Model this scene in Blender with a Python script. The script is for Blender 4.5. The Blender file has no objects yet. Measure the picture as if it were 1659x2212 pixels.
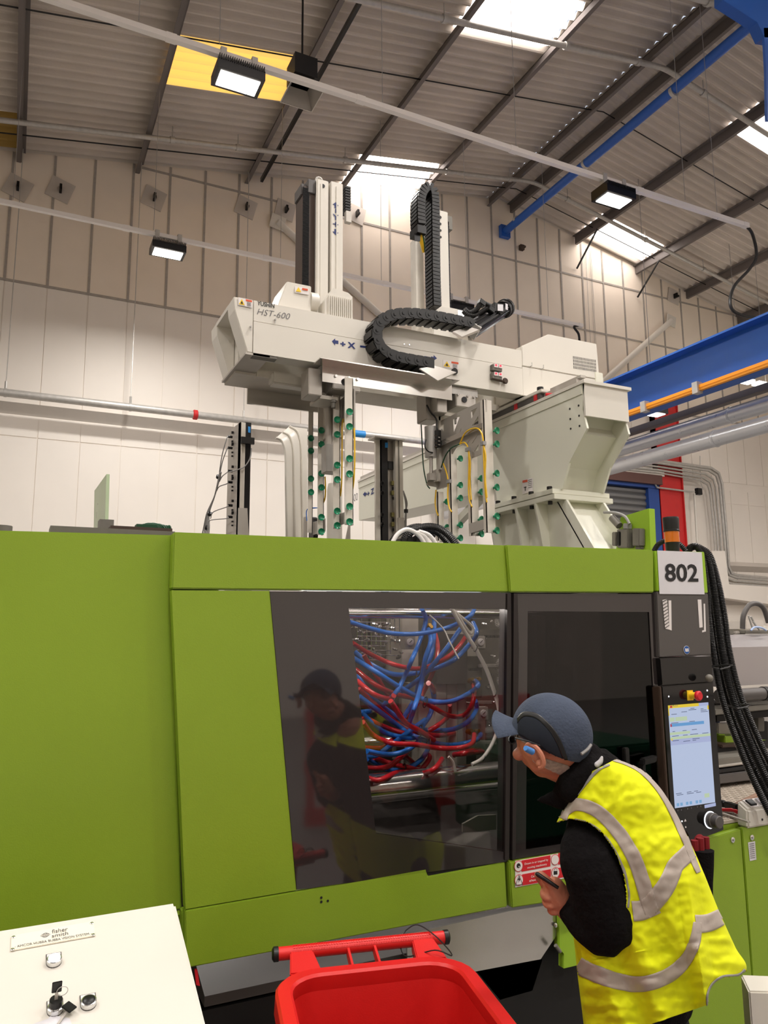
import bpy, bmesh, math, random
import numpy as np
from mathutils import Vector, Matrix
from mathutils.bvhtree import BVHTree
random.seed(7)
SC = bpy.context.scene
COL = SC.collection

# ---------------------------------------------------------------- camera
W_, H_ = 1659, 2212
FPX = 1635.87
RT = Vector((0.899048, -0.437776, -0.00805))
UP = Vector((-0.061766, -0.145005, 0.987501))
FW = Vector((0.433472, 0.887314, 0.157406))
CAM = Vector((0, 0, 1.75))
cd = bpy.data.cameras.new('camera'); cam = bpy.data.objects.new('camera', cd); COL.objects.link(cam)
cd.sensor_fit = 'HORIZONTAL'; cd.sensor_width = 36; cd.lens = FPX / W_ * 36; cd.clip_start = .05; cd.clip_end = 200
m = Matrix.Identity(4)
for i in range(3):
    m[i][0] = RT[i]; m[i][1] = UP[i]; m[i][2] = -FW[i]; m[i][3] = CAM[i]
cam.matrix_world = m
SC.camera = cam

def ray(px, py):
    return RT * ((px - W_ / 2) / FPX) - UP * ((py - H_ / 2) / FPX) + FW
def PY(px, py, y):
    d = ray(px, py); return CAM + d * (y / d.y)
def PX(px, py, x):
    d = ray(px, py); return CAM + d * (x / d.x)
def PZ(px, py, z):
    d = ray(px, py); return CAM + d * ((z - 1.75) / d.z)
def PT(px, py, t):
    return CAM + ray(px, py) * t

# ---------------------------------------------------------------- world, lights, exposure
SC.view_settings.view_transform = 'Standard'; SC.view_settings.look = 'None'
SC.view_settings.gamma = 1; SC.view_settings.use_curve_mapping = False
SC.view_settings.exposure = -0.20
SC.render.film_transparent = False
wd = bpy.data.worlds.new('world'); SC.world = wd; wd.use_nodes = True
wd.node_tree.nodes['Background'].inputs[0].default_value = (.80, .86, 1, 1)
wd.node_tree.nodes['Background'].inputs[1].default_value = 1.0
try:
    SC.cycles.max_bounces = 8; SC.cycles.diffuse_bounces = 5; SC.cycles.glossy_bounces = 4
    SC.cycles.transparent_max_bounces = 12; SC.cycles.transmission_bounces = 6
    SC.cycles.sample_clamp_indirect = 6; SC.cycles.use_denoising = True
    SC.cycles.caustics_reflective = False; SC.cycles.caustics_refractive = False
except Exception: pass
LAMP_W = 130.0          # watts of every high bay lamp
SKY_E = 6.5             # luminance of daylit rooflight sheets

def area_light(name, loc, sx, sy, power, col=(1, .96, .915), rot=(0, 0, 0)):
    l = bpy.data.lights.new(name, 'AREA'); l.shape = 'RECTANGLE'; l.size = sx; l.size_y = sy
    l.energy = power; l.color = col; l.spread = math.radians(165)
    o = bpy.data.objects.new(name, l); COL.objects.link(o); o.location = loc; o.rotation_euler = rot
    return o

# ---------------------------------------------------------------- materials
def lin(c):
    return tuple(((v / 255) / 12.92 if v / 255 <= .04045 else ((v / 255 + .055) / 1.055) ** 2.4) for v in c)
def mat(name, rgb, rough=.5, metal=0, noise=0.0, nscale=8, bump=0.0, bscale=60, emit=None, es=1, spec=.5,
        stretch=None, alpha=None, trans=0, coat=0, ior=1.45):
    m = bpy.data.materials.new(name); m.use_nodes = True
    nt = m.node_tree; b = nt.nodes['Principled BSDF']
    c = lin(rgb) + (1,)
    b.inputs['Base Color'].default_value = c
    b.inputs['Roughness'].default_value = rough; b.inputs['Metallic'].default_value = metal
    b.inputs['Specular IOR Level'].default_value = spec
    b.inputs['IOR'].default_value = ior
    if trans: b.inputs['Transmission Weight'].default_value = trans
    if coat: b.inputs['Coat Weight'].default_value = coat; b.inputs['Coat Roughness'].default_value = .06
    if emit: b.inputs['Emission Color'].default_value = lin(emit) + (1,); b.inputs['Emission Strength'].default_value = es
    if noise or bump:
        tc = nt.nodes.new('ShaderNodeTexCoord'); mp = nt.nodes.new('ShaderNodeMapping')
        nt.links.new(tc.outputs['Object'], mp.inputs[0])
        if stretch: mp.inputs['Scale'].default_value = stretch
    if noise:
        n = nt.nodes.new('ShaderNodeTexNoise'); n.inputs['Scale'].default_value = nscale; n.inputs['Detail'].default_value = 5
        nt.links.new(mp.outputs[0], n.inputs['Vector'])
        mr = nt.nodes.new('ShaderNodeMapRange'); mr.inputs[1].default_value = .25; mr.inputs[2].default_value = .75
        mr.inputs[3].default_value = 1 - noise; mr.inputs[4].default_value = 1 + noise
        nt.links.new(n.outputs['Fac'], mr.inputs[0])
        mx = nt.nodes.new('ShaderNodeVectorMath'); mx.operation = 'SCALE'
        mx.inputs[0].default_value = c[:3]; nt.links.new(mr.outputs[0], mx.inputs['Scale'])
        nt.links.new(mx.outputs[0], b.inputs['Base Color'])
        mr2 = nt.nodes.new('ShaderNodeMapRange'); mr2.inputs[3].default_value = max(rough - .08, .02); mr2.inputs[4].default_value = min(rough + .08, 1)
        nt.links.new(n.outputs['Fac'], mr2.inputs[0]); nt.links.new(mr2.outputs[0], b.inputs['Roughness'])
    if bump:
        n = nt.nodes.new('ShaderNodeTexNoise'); n.inputs['Scale'].default_value = bscale; n.inputs['Detail'].default_value = 4
        nt.links.new(mp.outputs[0], n.inputs['Vector'])
        bp = nt.nodes.new('ShaderNodeBump'); bp.inputs['Strength'].default_value = bump; bp.inputs['Distance'].default_value = .01
        nt.links.new(n.outputs['Fac'], bp.inputs['Height']); nt.links.new(bp.outputs[0], b.inputs['Normal'])
    return m
def pane_mat(name, tint, refl=.06, rough=.02, fres=1.45):
    m = bpy.data.materials.new(name); m.use_nodes = True; nt = m.node_tree; nt.nodes.clear()
    o = nt.nodes.new('ShaderNodeOutputMaterial'); t = nt.nodes.new('ShaderNodeBsdfTransparent'); g = nt.nodes.new('ShaderNodeBsdfGlossy')
    t.inputs[0].default_value = lin(tint) + (1,); g.inputs['Roughness'].default_value = rough
    fr = nt.nodes.new('ShaderNodeFresnel'); fr.inputs[0].default_value = fres
    mx = nt.nodes.new('ShaderNodeMixShader')
    nt.links.new(fr.outputs[0], mx.inputs[0]); nt.links.new(t.outputs[0], mx.inputs[1]); nt.links.new(g.outputs[0], mx.inputs[2])
    nt.links.new(mx.outputs[0], o.inputs[0]); return m

M = {}
M['wall_up'] = mat('cream_panel', (240, 228, 212), .65, noise=.03, nscale=2)
M['wall_lo'] = mat('white_paint', (238, 231, 222), .6, noise=.02, nscale=1.5)
M['joint'] = mat('grey_joint_strip', (168, 161, 153), .6, noise=.1, nscale=20)
M['ledge'] = mat('ledge_paint', (200, 192, 183), .6, noise=.03)
M['roof'] = mat('fibre_cement', (206, 196, 185), .85, noise=.10, nscale=1.2, bump=.3, bscale=25)
M['purlin'] = mat('galvanised_purlin', (112, 105, 102), .55, metal=.1, noise=.12, nscale=6, stretch=(1, .3, 1))
M['galv'] = mat('galvanised_tube', (186, 183, 178), .42, metal=.35, noise=.12, nscale=14)
M['duct'] = mat('bright_duct', (205, 207, 212), .30, metal=.55, noise=.03, nscale=10)
M['steel'] = mat('brushed_steel', (184, 178, 170), .40, metal=.3, noise=.08, nscale=6)
M['stainless'] = mat('stainless_sheet', (214, 210, 204), .22, metal=.85, noise=.06, nscale=3)
M['chrome'] = mat('chrome', (225, 225, 225), .16, metal=.95)
M['alu'] = mat('anodised_aluminium', (212, 205, 194), .45, metal=.1, noise=.06, nscale=12)
M['white'] = mat('white_coat', (218, 213, 203), .38, noise=.015, nscale=4)
M['ivory'] = mat('ivory_paint', (222, 221, 206), .35, noise=.015, nscale=4)
M['trunk'] = mat('white_trunking', (236, 231, 227), .45)
M['green'] = mat('lime_paint', (134, 162, 42), .36, noise=.03, nscale=3, bump=.06, bscale=260)
M['greeng'] = mat('lime_paint_bright', (150, 188, 48), .4, noise=.03)
M['glassgreen'] = mat('pale_green_sheet', (172, 190, 150), .3, noise=.08, nscale=7, trans=.15)
M['tower'] = mat('grey_satin_paint', (84, 80, 78), .42, noise=.03)
M['dark'] = mat('dark_rubber', (24, 22, 22), .6)
M['black'] = mat('black_plastic', (22, 21, 21), .38, noise=.1, nscale=20)
M['blackm'] = mat('black_anodised', (30, 29, 30), .3, metal=.3)
M['gloss'] = mat('black_gloss', (16, 15, 16), .05, coat=.5)
M['tint'] = mat('smoked_panel', (46, 41, 41), .05, spec=.8, coat=.4)
M['frame'] = mat('dark_brown_frame', (40, 35, 34), .35)
M['blue'] = mat('crane_blue', (38, 92, 178), .4, noise=.04, nscale=4)
M['navy'] = mat('navy_mark', (34, 50, 110), .5)
M['orange'] = mat('conductor_orange', (250, 160, 30), .45)
M['red'] = mat('bin_red', (212, 32, 30), .42, noise=.03, nscale=12, bump=.05, bscale=300)
M['redp'] = mat('column_red', (196, 40, 40), .5, noise=.06, nscale=5)
M['hosered'] = mat('red_hose', (200, 34, 44), .22, coat=.4)
M['hoseblue'] = mat('blue_hose', (36, 116, 214), .22, coat=.4)
M['hosewhite'] = mat('white_hose', (214, 208, 200), .35)
M['yellow'] = mat('yellow_tube', (232, 186, 40), .4)
M['cupgreen'] = mat('suction_green', (20, 132, 92), .25, coat=.3)
M['hosegreen'] = mat('dark_green_wire', (20, 70, 44), .4)
M['cable'] = mat('grey_cable', (150, 148, 146), .5)
M['cablek'] = mat('black_cable', (28, 27, 27), .45)
M['brown'] = mat('rack_brown', (66, 50, 40), .6)
M['hardgrey'] = mat('connector_grey', (112, 108, 100), .5, noise=.08, nscale=20)
M['amber'] = mat('amber_lens', (232, 118, 14), .15, trans=.3, coat=.5)
M['paper'] = mat('paper', (214, 212, 216), .7, noise=.03, nscale=14)
M['ink'] = mat('ink_black', (30, 28, 30), .6)
M['inkg'] = mat('ink_grey', (92, 90, 94), .6)
M['signred'] = mat('sign_red', (206, 34, 44), .45)
M['signwhite'] = mat('sign_white', (228, 222, 220), .45)
M['labelorange'] = mat('label_orange', (214, 84, 44), .5)
M['labelyellow'] = mat('label_yellow', (240, 200, 40), .5)
M['lbluetag'] = mat('blue_tag', (44, 138, 210), .5)
M['led'] = mat('led_panel', (255, 250, 240), .5, emit=(255, 248, 236), es=14)
M['rooflight'] = mat('daylit_sheet', (240, 232, 228), .5, emit=(255, 246, 240), es=SKY_E)
M['rooflighty'] = mat('yellowed_daylit_sheet', (240, 200, 110), .5, emit=(255, 205, 105), es=.95)
M['rooflightd'] = mat('dim_yellowed_sheet', (130, 104, 50), .6, emit=(140, 104, 40), es=.12)
M['mesh'] = mat('perforated_cover', (176, 172, 172), .4, metal=.5)
M['tread'] = mat('tread_plate', (196, 184, 170), .4, metal=.3, noise=.1, nscale=30)
M['wood'] = mat('hammer_handle', (128, 96, 76), .6, noise=.2, nscale=20)
M['floor'] = mat('grey_floor', (124, 121, 118), .4, noise=.06, nscale=1.5)
M['shutter'] = mat('grey_shutter', (112, 112, 112), .45, metal=.4)
M['brownbeam'] = mat('brown_lintel', (92, 62, 56), .6)
M['skin'] = mat('skin', (186, 118, 92), .5, noise=.06, nscale=30, bump=.15, bscale=120)
M['hair'] = mat('grey_hair', (176, 160, 148), .8, noise=.25, nscale=120)
M['fleece'] = mat('black_fleece', (20, 18, 19), .95, noise=.2, nscale=80, bump=.5, bscale=90, spec=.1)
M['cap'] = mat('slate_cap', (66, 74, 90), .85, noise=.12, nscale=18, bump=.3, bscale=150, spec=.2)
M['capd'] = mat('dark_slate_cap', (38, 42, 50), .85, noise=.12, nscale=18, spec=.2)
M['vest'] = mat('hi_vis_yellow', (226, 232, 22), .75, noise=.05, nscale=9, bump=.35, bscale=14, emit=None, spec=.25)
M['reflect'] = mat('reflective_tape', (178, 166, 156), .45, noise=.05, nscale=14, bump=.2, bscale=20)
M['piping'] = mat('grey_piping', (150, 148, 142), .6)
M['trousers'] = mat('dark_trousers', (26, 26, 32), .9, noise=.1)
M['earplug'] = mat('blue_earplug', (70, 130, 200), .6)
M['glass'] = pane_mat('clear_guard_pane', (225, 222, 220))
M['glassd'] = pane_mat('smoked_guard_pane', (120, 112, 112), fres=1.5)
M['led_w'] = mat('lit_button', (255, 255, 255), .3, emit=(235, 240, 255), es=3)
M['led_r'] = mat('red_display', (255, 40, 60), .3, emit=(255, 60, 80), es=1.2)
M['navyd'] = mat('door_frame_blue', (36, 70, 140), .5)
M['vanwhite'] = mat('white_vehicle_paint', (215, 210, 205), .4)
M['binGreen'] = mat('dark_green_bin', (18, 84, 56), .5)

# ---------------------------------------------------------------- mesh building helpers
WLOC = {}
def wl(o): return WLOC.get(o.name, Vector((0, 0, 0))) if o else Vector((0, 0, 0))
def props(o, label=None, cat=None, group=None, kind=None):
    if label: o['label'] = label
    if cat: o['category'] = cat
    if group: o['group'] = group
    if kind: o['kind'] = kind
    return o
def thing(name, label, cat, loc, group=None, kind=None):
    o = bpy.data.objects.new(name, None); COL.objects.link(o); o.location = loc; o.empty_display_size = .05
    WLOC[o.name] = Vector(loc)
    return props(o, label, cat, group, kind)
class MB:
    def __init__(s): s.v = []; s.f = []; s.sm = []; s.mi = []; s.cur = 0
    def add(s, vs, fs, smooth=False):
        n = len(s.v); s.v += [tuple(v) for v in vs]
        for f in fs: s.f.append(tuple(i + n for i in f)); s.sm.append(smooth); s.mi.append(s.cur)
        return s
    def hexa(s, p):   # p: 8 points, bottom quad then top quad
        return s.add(p, [(0, 3, 2, 1), (4, 5, 6, 7), (0, 1, 5, 4), (1, 2, 6, 5), (2, 3, 7, 6), (3, 0, 4, 7)])
    def box(s, lo, hi):
        x0, y0, z0 = lo; x1, y1, z1 = hi
        return s.hexa([(x0, y0, z0), (x1, y0, z0), (x1, y1, z0), (x0, y1, z0), (x0, y0, z1), (x1, y0, z1), (x1, y1, z1), (x0, y1, z1)])
    def cbox(s, c, dx, dy, dz): return s.box((c[0] - dx / 2, c[1] - dy / 2, c[2] - dz / 2), (c[0] + dx / 2, c[1] + dy / 2, c[2] + dz / 2))
    def obox(s, c, u, v, w):   # half vectors
        c, u, v, w = map(Vector, (c, u, v, w))
        return s.hexa([c - u - v - w, c + u - v - w, c + u + v - w, c - u + v - w, c - u - v + w, c + u - v + w, c + u + v + w, c - u + v + w])
    def beam(s, a, b, w, h, up=(0, 0, 1)):
        a, b = Vector(a), Vector(b); d = (b - a); L = d.length; d.normalize(); side = d.cross(Vector(up)).normalized(); u = side.cross(d)
        return s.obox((a + b) / 2, d * L / 2, side * w / 2, u * h / 2)
    def prism(s, pts, ext):
        pts = [Vector(p) for p in pts]; e = Vector(ext); n = len(pts)
        vs = pts + [p + e for p in pts]
        fs = [tuple(range(n)), tuple(range(2 * n - 1, n - 1, -1))] + [(i, i + n, (i + 1) % n + n, (i + 1) % n) for i in range(n)]
        return s.add(vs, fs)
    def frame(s, outer, inner, ext):   # polygon ring of equal counts, extruded
        o = [Vector(p) for p in outer]; i_ = [Vector(p) for p in inner]; e = Vector(ext); n = len(o)
        vs = o + i_ + [p + e for p in o] + [p + e for p in i_]; fs = []
        for k in range(n):
            j = (k + 1) % n
            fs += [(k, j, n + j, n + k), (2 * n + k, 3 * n + k, 3 * n + j, 2 * n + j), (k, 2 * n + k, 2 * n + j, j), (n + k, n + j, 3 * n + j, 3 * n + k)]
        return s.add(vs, fs)
    def tube(s, path, r, n=10, cap=True, closed=False, sm=True):
        P = [Vector(p) for p in path]; m_ = len(P); rr = r if isinstance(r, (list, tuple)) else [r] * m_
        vs = []; prev = None
        for i in range(m_):
            if i == 0: d = P[1] - P[0]
            elif i == m_ - 1: d = P[-1] - P[-2]
            else: d = P[i + 1] - P[i - 1]
            if d.length < 1e-9: d = Vector((0, 0, 1))
            d.normalize()
            if prev is None:
                a = d.cross(Vector((0, 0, 1)) if abs(d.z) < .9 else Vector((1, 0, 0))).normalized()
            else:
                a = (prev - d * prev.dot(d))
                a = a.normalized() if a.length > 1e-6 else d.orthogonal().normalized()
            prev = a; b = d.cross(a)
            for k in range(n):
                t = 2 * math.pi * k / n; vs.append(P[i] + (a * math.cos(t) + b * math.sin(t)) * rr[i])
        fs = [(i * n + k, i * n + (k + 1) % n, (i + 1) * n + (k + 1) % n, (i + 1) * n + k) for i in range(m_ - 1) for k in range(n)]
        s.add(vs, fs, sm)
        if cap:
            n0 = len(s.v) - m_ * n
            s.f.append(tuple(n0 + k for k in range(n - 1, -1, -1))); s.sm.append(False); s.mi.append(s.cur)
            s.f.append(tuple(n0 + (m_ - 1) * n + k for k in range(n))); s.sm.append(False); s.mi.append(s.cur)
        return s
    def cyl(s, a, b, r, n=16, r2=None):
        return s.tube([a, b], [r, r if r2 is None else r2], n)
    def lathe(s, prof, o, ax, n=20):   # prof: (r, h) along axis
        ax = Vector(ax).normalized(); a = ax.orthogonal().normalized(); b = ax.cross(a); o = Vector(o)
        m_ = len(prof)
        vs = [o + ax * h + (a * math.cos(2 * math.pi * k / n) + b * math.sin(2 * math.pi * k / n)) * r for r, h in prof for k in range(n)]
        fs = [(i * n + k, i * n + (k + 1) % n, (i + 1) * n + (k + 1) % n, (i + 1) * n + k) for i in range(m_ - 1) for k in range(n)]
        s.add(vs, fs, True)
        n0 = len(s.v) - m_ * n
        s.f.append(tuple(n0 + k for k in range(n - 1, -1, -1))); s.sm.append(False); s.mi.append(s.cur)
        s.f.append(tuple(n0 + (m_ - 1) * n + k for k in range(n))); s.sm.append(False); s.mi.append(s.cur)
        return s
    def ball(s, c, r, n=14, m_=9, sc=(1, 1, 1), basis=None):
        c = Vector(c); vs = []; fs = []
        B = basis or (Vector((1, 0, 0)), Vector((0, 1, 0)), Vector((0, 0, 1)))
        for i in range(m_ + 1):
            ph = math.pi * i / m_
            for k in range(n):
                t = 2 * math.pi * k / n
                x, y, z = math.sin(ph) * math.cos(t) * sc[0], math.sin(ph) * math.sin(t) * sc[1], math.cos(ph) * sc[2]
                vs.append(c + (B[0] * x + B[1] * y + B[2] * z) * r)
        for i in range(m_):
            for k in range(n): fs.append((i * n + k, (i + 1) * n + k, (i + 1) * n + (k + 1) % n, i * n + (k + 1) % n))
        return s.add(vs, fs, True)
    def mesh(s, name, off=Vector((0, 0, 0)), bevel=0):
        me = bpy.data.meshes.new(name)
        me.from_pydata([(v[0] - off.x, v[1] - off.y, v[2] - off.z) for v in s.v], [], s.f)
        me.polygons.foreach_set('use_smooth', s.sm)
        me.polygons.foreach_set('material_index', s.mi)
        anysm = any(s.sm)
        bm = bmesh.new(); bm.from_mesh(me)
        bmesh.ops.remove_doubles(bm, verts=bm.verts, dist=1e-5) if len(s.v) < 60000 else None
        bmesh.ops.recalc_face_normals(bm, faces=bm.faces)
        if bevel:
            es = [e for e in bm.edges if len(e.link_faces) == 2 and e.calc_face_angle(0) > .6]
            bmesh.ops.bevel(bm, geom=es, offset=bevel, segments=2, affect='EDGES', clamp_overlap=True)
        bm.to_mesh(me); bm.free()
        if anysm: me.set_sharp_from_angle(angle=math.radians(42))
        return me
    def build(s, name, material, parent=None, label=None, cat=None, group=None, kind=None, bevel=0):
        off = wl(parent)
        me = s.mesh(name, off, bevel)
        for mm in (material if isinstance(material, (list, tuple)) else [material]): me.materials.append(mm)
        o = bpy.data.objects.new(name, me); COL.objects.link(o)
        if parent: o.parent = parent
        WLOC[o.name] = off
        return props(o, label, cat, group, kind)
def inst(name, me, parent, mtx, label=None):
    o = bpy.data.objects.new(name, me); COL.objects.link(o)
    o.matrix_local = Matrix.Translation(-wl(parent)) @ mtx
    if parent: o.parent = parent
    o.matrix_local = Matrix.Translation(-wl(parent)) @ mtx
    if label: o['label'] = label
    return o
def smooth_path(pts, k=8):
    P = [Vector(p) for p in pts]; out = []
    for i in range(len(P) - 1):
        p0 = P[max(i - 1, 0)]; p1 = P[i]; p2 = P[i + 1]; p3 = P[min(i + 2, len(P) - 1)]
        for j in range(k):
            t = j / k
            out.append(.5 * ((2 * p1) + (p2 - p0) * t + (2 * p0 - 5 * p1 + 4 * p2 - p3) * t * t + (3 * p1 - p0 - 3 * p2 + p3) * t ** 3))
    out.append(P[-1]); return out
def resample(path, step):
    P = [Vector(p) for p in path]; out = [P[0]]; acc = 0
    for i in range(len(P) - 1):
        a, b = P[i], P[i + 1]; L = (b - a).length; d = step - acc
        while d <= L and L > 0:
            out.append(a + (b - a) * (d / L)); d += step
        acc = L - (d - step) if L > 0 else acc
    return out
def corr_tube(mb, path, r, pitch=.008, depth=.16, n=10):
    P = resample(path, pitch / 2)
    mb.tube(P, [r * (1 if i % 2 else 1 - depth) for i in range(len(P))], n); return mb
def text(name, body, O, U, V, material, parent, bold=0.0, depth=.0006, label=None, shear=0, fit=True):
    """flat lettering filling the parallelogram O, O+U, O+V (V is up)"""
    cu = bpy.data.curves.new(name, 'FONT'); cu.body = body; cu.align_x = 'LEFT'; cu.resolution_u = 3
    cu.offset = bold; cu.shear = shear; cu.space_line = .9
    t = bpy.data.objects.new(name, cu); COL.objects.link(t)
    dg = bpy.context.evaluated_depsgraph_get(); me = bpy.data.meshes.new_from_object(t.evaluated_get(dg))
    bpy.data.objects.remove(t)
    vs = [v.co.copy() for v in me.vertices]
    x0 = min(v.x for v in vs); x1 = max(v.x for v in vs); y0 = min(v.y for v in vs); y1 = max(v.y for v in vs)
    O, U, V = Vector(O), Vector(U), Vector(V); N = U.cross(V).normalized(); off = wl(parent)
    for v, c in zip(me.vertices, vs):
        v.co = O + U * ((c.x - x0) / (x1 - x0)) + V * ((c.y - y0) / (y1 - y0)) + N * depth - off
    me.materials.clear(); me.materials.append(material)
    o = bpy.data.objects.new(name, me); COL.objects.link(o)
    if parent: o.parent = parent
    WLOC[o.name] = off
    if label: o['label'] = label
    return o
def quadp(mb, f, pts, th=.0008, n=None):
    """thin plate from pixel polygon pts mapped by f, thickened towards the viewer side n"""
    P = [f(*p) for p in pts]; nn = Vector(n) if n else -ray(*pts[0]).normalized()
    return mb.prism(P, nn * th)
# ================================================================ THE HALL
RX, RZ = 9.3, 11.39
def zroof(x): return RZ - .1714 * (RX - x) if x < RX else RZ - .188 * (x - RX)
YB = 13.0; X0, X1, Y0 = -9.0, 21.0, -11.0
MB().box((X0 - .3, Y0 - .3, -.2), (X1 + .3, YB + .3, 0)).build('floor', M['floor'], kind='structure')
# back (gable) wall: backing, panels, joint strips
wb = MB().prism([(X0, YB, 0), (X1, YB, 0), (X1, YB, zroof(X1) + .1), (RX, YB, RZ + .1), (X0, YB, zroof(X0) + .1)], (0, .25, 0)).build('wall_back', M['wall_lo'], kind='structure')
SP = .633; XS = [-.44 + SP * k for k in range(-1, 34)]
def panel(x0, x1, z0, z1, m_, slope=False, th=.02):
    g = .008
    x0 += g; x1 -= g; z0 += g
    if slope:
        pts = [(x0, YB - th, z0), (x1, YB - th, z0), (x1, YB - th, zroof(x1) - .03)]
        if x0 < RX < x1: pts.append((RX, YB - th, RZ - .03))
        pts.append((x0, YB - th, zroof(x0) - .03))
    else:
        z1 -= g; pts = [(x0, YB - th, z0), (x1, YB - th, z0), (x1, YB - th, z1), (x0, YB - th, z1)]
    MB().prism(pts, (0, th, 0)).build('wall_panel', m_, wb)
DX0, DX1, DZ = 11.2, 13.2, 5.05      # roller door opening
for k in range(len(XS) - 1):
    a, b = XS[k], XS[k + 1]
    if b > X1: break
    rows = [7.43] + ([8.67] if a > 9.7 else []) + [9.97]
    top = zroof((a + b) / 2)
    if a < 1.5: rows = [7.43]
    low = 7.43 if a < 4.5 else 7.0
    if a >= 4.5: rows = [low] + rows[1:] if a < 9.7 else [low] + rows[1:]
    for i in range(len(rows) - 1): panel(a, b, rows[i], rows[i + 1], M['wall_up'])
    panel(a, b, rows[-1], 0, M['wall_up'], True)
    if low > 5.41: panel(a, b, 5.40, low, M['wall_lo'], th=.014)
    if b < DX0 - .1 or a > 15.2:
        panel(a, b, 4.86, 5.21, M['wall_lo'], th=.012); panel(a, b, 2.4, 4.86, M['wall_lo'], th=.012)
for k, x in enumerate(XS):
    zl = 7.43 if x < 4.5 else 7.0
    MB().box((x - .02, YB - .034, zl), (x + .02, YB - .016, zroof(x) - .04)).build('joint_strip', M['joint'], wb)
def hstrip(x0, x1, z): MB().box((x0, YB - .032, z - .02), (x1, YB - .015, z + .02)).build('joint_strip', M['joint'], wb)
hstrip(X0, 4.5, 7.43); hstrip(1.55, X1, 9.97); hstrip(9.78, X1, 8.67); hstrip(9.0, X1, 7.0)
MB().prism([(X0, YB, 5.215), (X0, YB - .11, 5.385), (X0, YB, 5.40)], (DX0 + 2.3 - X0, 0, 0)).build('trim_1', M['ledge'], kind='structure')
MB().prism([(14.6, YB, 3.15), (14.6, YB - .12, 3.3), (14.6, YB, 3.42)], (X1 - 14.6, 0, 0)).build('trim_2', M['ledge'], kind='structure')
MB().prism([(14.6, YB, 2.35), (14.6, YB - .2, 2.52), (14.6, YB, 2.62)], (X1 - 14.6, 0, 0)).build('trim_3', M['ledge'], kind='structure')
# other walls, unseen but closing the hall
MB().box((X0 - .25, Y0, 0), (X0, YB, 9)).build('wall_left', M['wall_lo'], kind='structure')
MB().box((X1, Y0, 0), (X1 + .25, YB, 10)).build('wall_right', M['wall_lo'], kind='structure')
MB().prism([(X0, Y0 - .25, 0), (X1, Y0 - .25, 0), (X1, Y0 - .25, 10), (RX, Y0 - .25, 11.6), (X0, Y0 - .25, 9)], (0, .25, 0)).build('wall_front', M['wall_lo'], kind='structure')

# roof: corrugated sheets in every bay, rooflights let into them
ceil = thing('ceiling', None, None, (RX, 1, RZ), kind='structure')
PUR = [-7.8, -5.95, -4.09, -2.21, -.33, 1.55, 3.52, 5.43, 7.19, 9.01, 9.57, 11.41, 13.27, 14.96, 16.8, 18.6, 20.4]
def sheet(x0, x1, y0, y1, m_, par, name='roof_sheet', dz=0, **k):
    pitch = .19; n = max(2, int((y1 - y0) / pitch * 8)); vs = []; fs = []
    for i in range(n + 1):
        y = y0 + (y1 - y0) * i / n; c = .042 * math.sin(2 * math.pi * y / pitch) + .014 + dz
        for x in (x0, x1): vs.append((x, y, zroof(x) + c))
    for x in (x0, x1):
        for y in (y0, y1): vs.append((x, y, zroof(x) + .06 + dz))
    for i in range(n): fs.append((2 * i, 2 * i + 1, 2 * i + 3, 2 * i + 2))
    b = 2 * (n + 1); fs.append((b, b + 1, b + 3, b + 2))
    fs.append((0, 1, b + 2, b)); fs.append((2 * n, 2 * n + 1, b + 3, b + 1))
    fs.append(tuple([2 * i for i in range(n + 1)] + [b + 1, b])); fs.append(tuple([2 * i + 1 for i in range(n, -1, -1)] + [b + 2, b + 3]))
    mb = MB(); mb.add(vs, fs, False); return mb.build(name, m_, par, **k)
RL = {(1.55, 3.52): [(9.77, 10.77, 'rooflighty', 'yellowed corrugated rooflight glowing behind the nearest high bay lamp')],
      (5.43, 7.19): [(7.66, 8.62, 'rooflight', 'blazing white rooflight sheet at the top edge of the roof'), (11.95, 12.95, 'rooflight', 'bright white rooflight against the gable wall above the two robot columns')],
      (11.41, 13.27): [(7.9, 8.68, 'rooflight', 'white rooflight cut by the right edge, beyond the ridge'), (11.96, 12.78, 'rooflight', 'bright white rooflight beside the gable wall right of the ridge')],
      (-2.21, -.33): [(11.93, 12.9, 'rooflightd', 'dull brown-yellow rooflight at the far left above the wall')]}
for _k in ((-4.09, -2.21), (1.55, 3.52), (5.43, 7.19), (11.41, 13.27), (14.96, 16.8), (18.6, 20.4)):  # unseen rooflights added across the hall to raise the ambient light
    _s = [(y_, y_ + 1.0, 'rooflight', 'unseen white rooflight added over the hall to brighten it') for y_ in (-9, -5.5, -2.0, 1.5)]
    RL[_k] = _s + RL.get(_k, [])
edges = [X0 - .2] + PUR + [X1 + .2]
for i in range(len(edges) - 1):
    a, b = edges[i], edges[i + 1]
    if abs(a - 9.01) < .01: continue
    cuts = [Y0 - .2]
    rl = RL.get((a, b), [])
    spans = []; y = -11.2
    for r in rl: spans.append((y, r[0])); y = r[1]
    spans.append((y, YB + .05))
    for s0, s1 in spans:
        n = max(1, round((s1 - s0) / 2.7))
        for q in range(n): sheet(a, b, s0 + (s1 - s0) * q / n, s0 + (s1 - s0) * (q + 1) / n, M['roof'], ceil)
    for r in rl:
        o = sheet(a + .01, b - .04, r[0], r[1], M[r[2]], ceil, 'rooflight', label=r[3])
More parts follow.
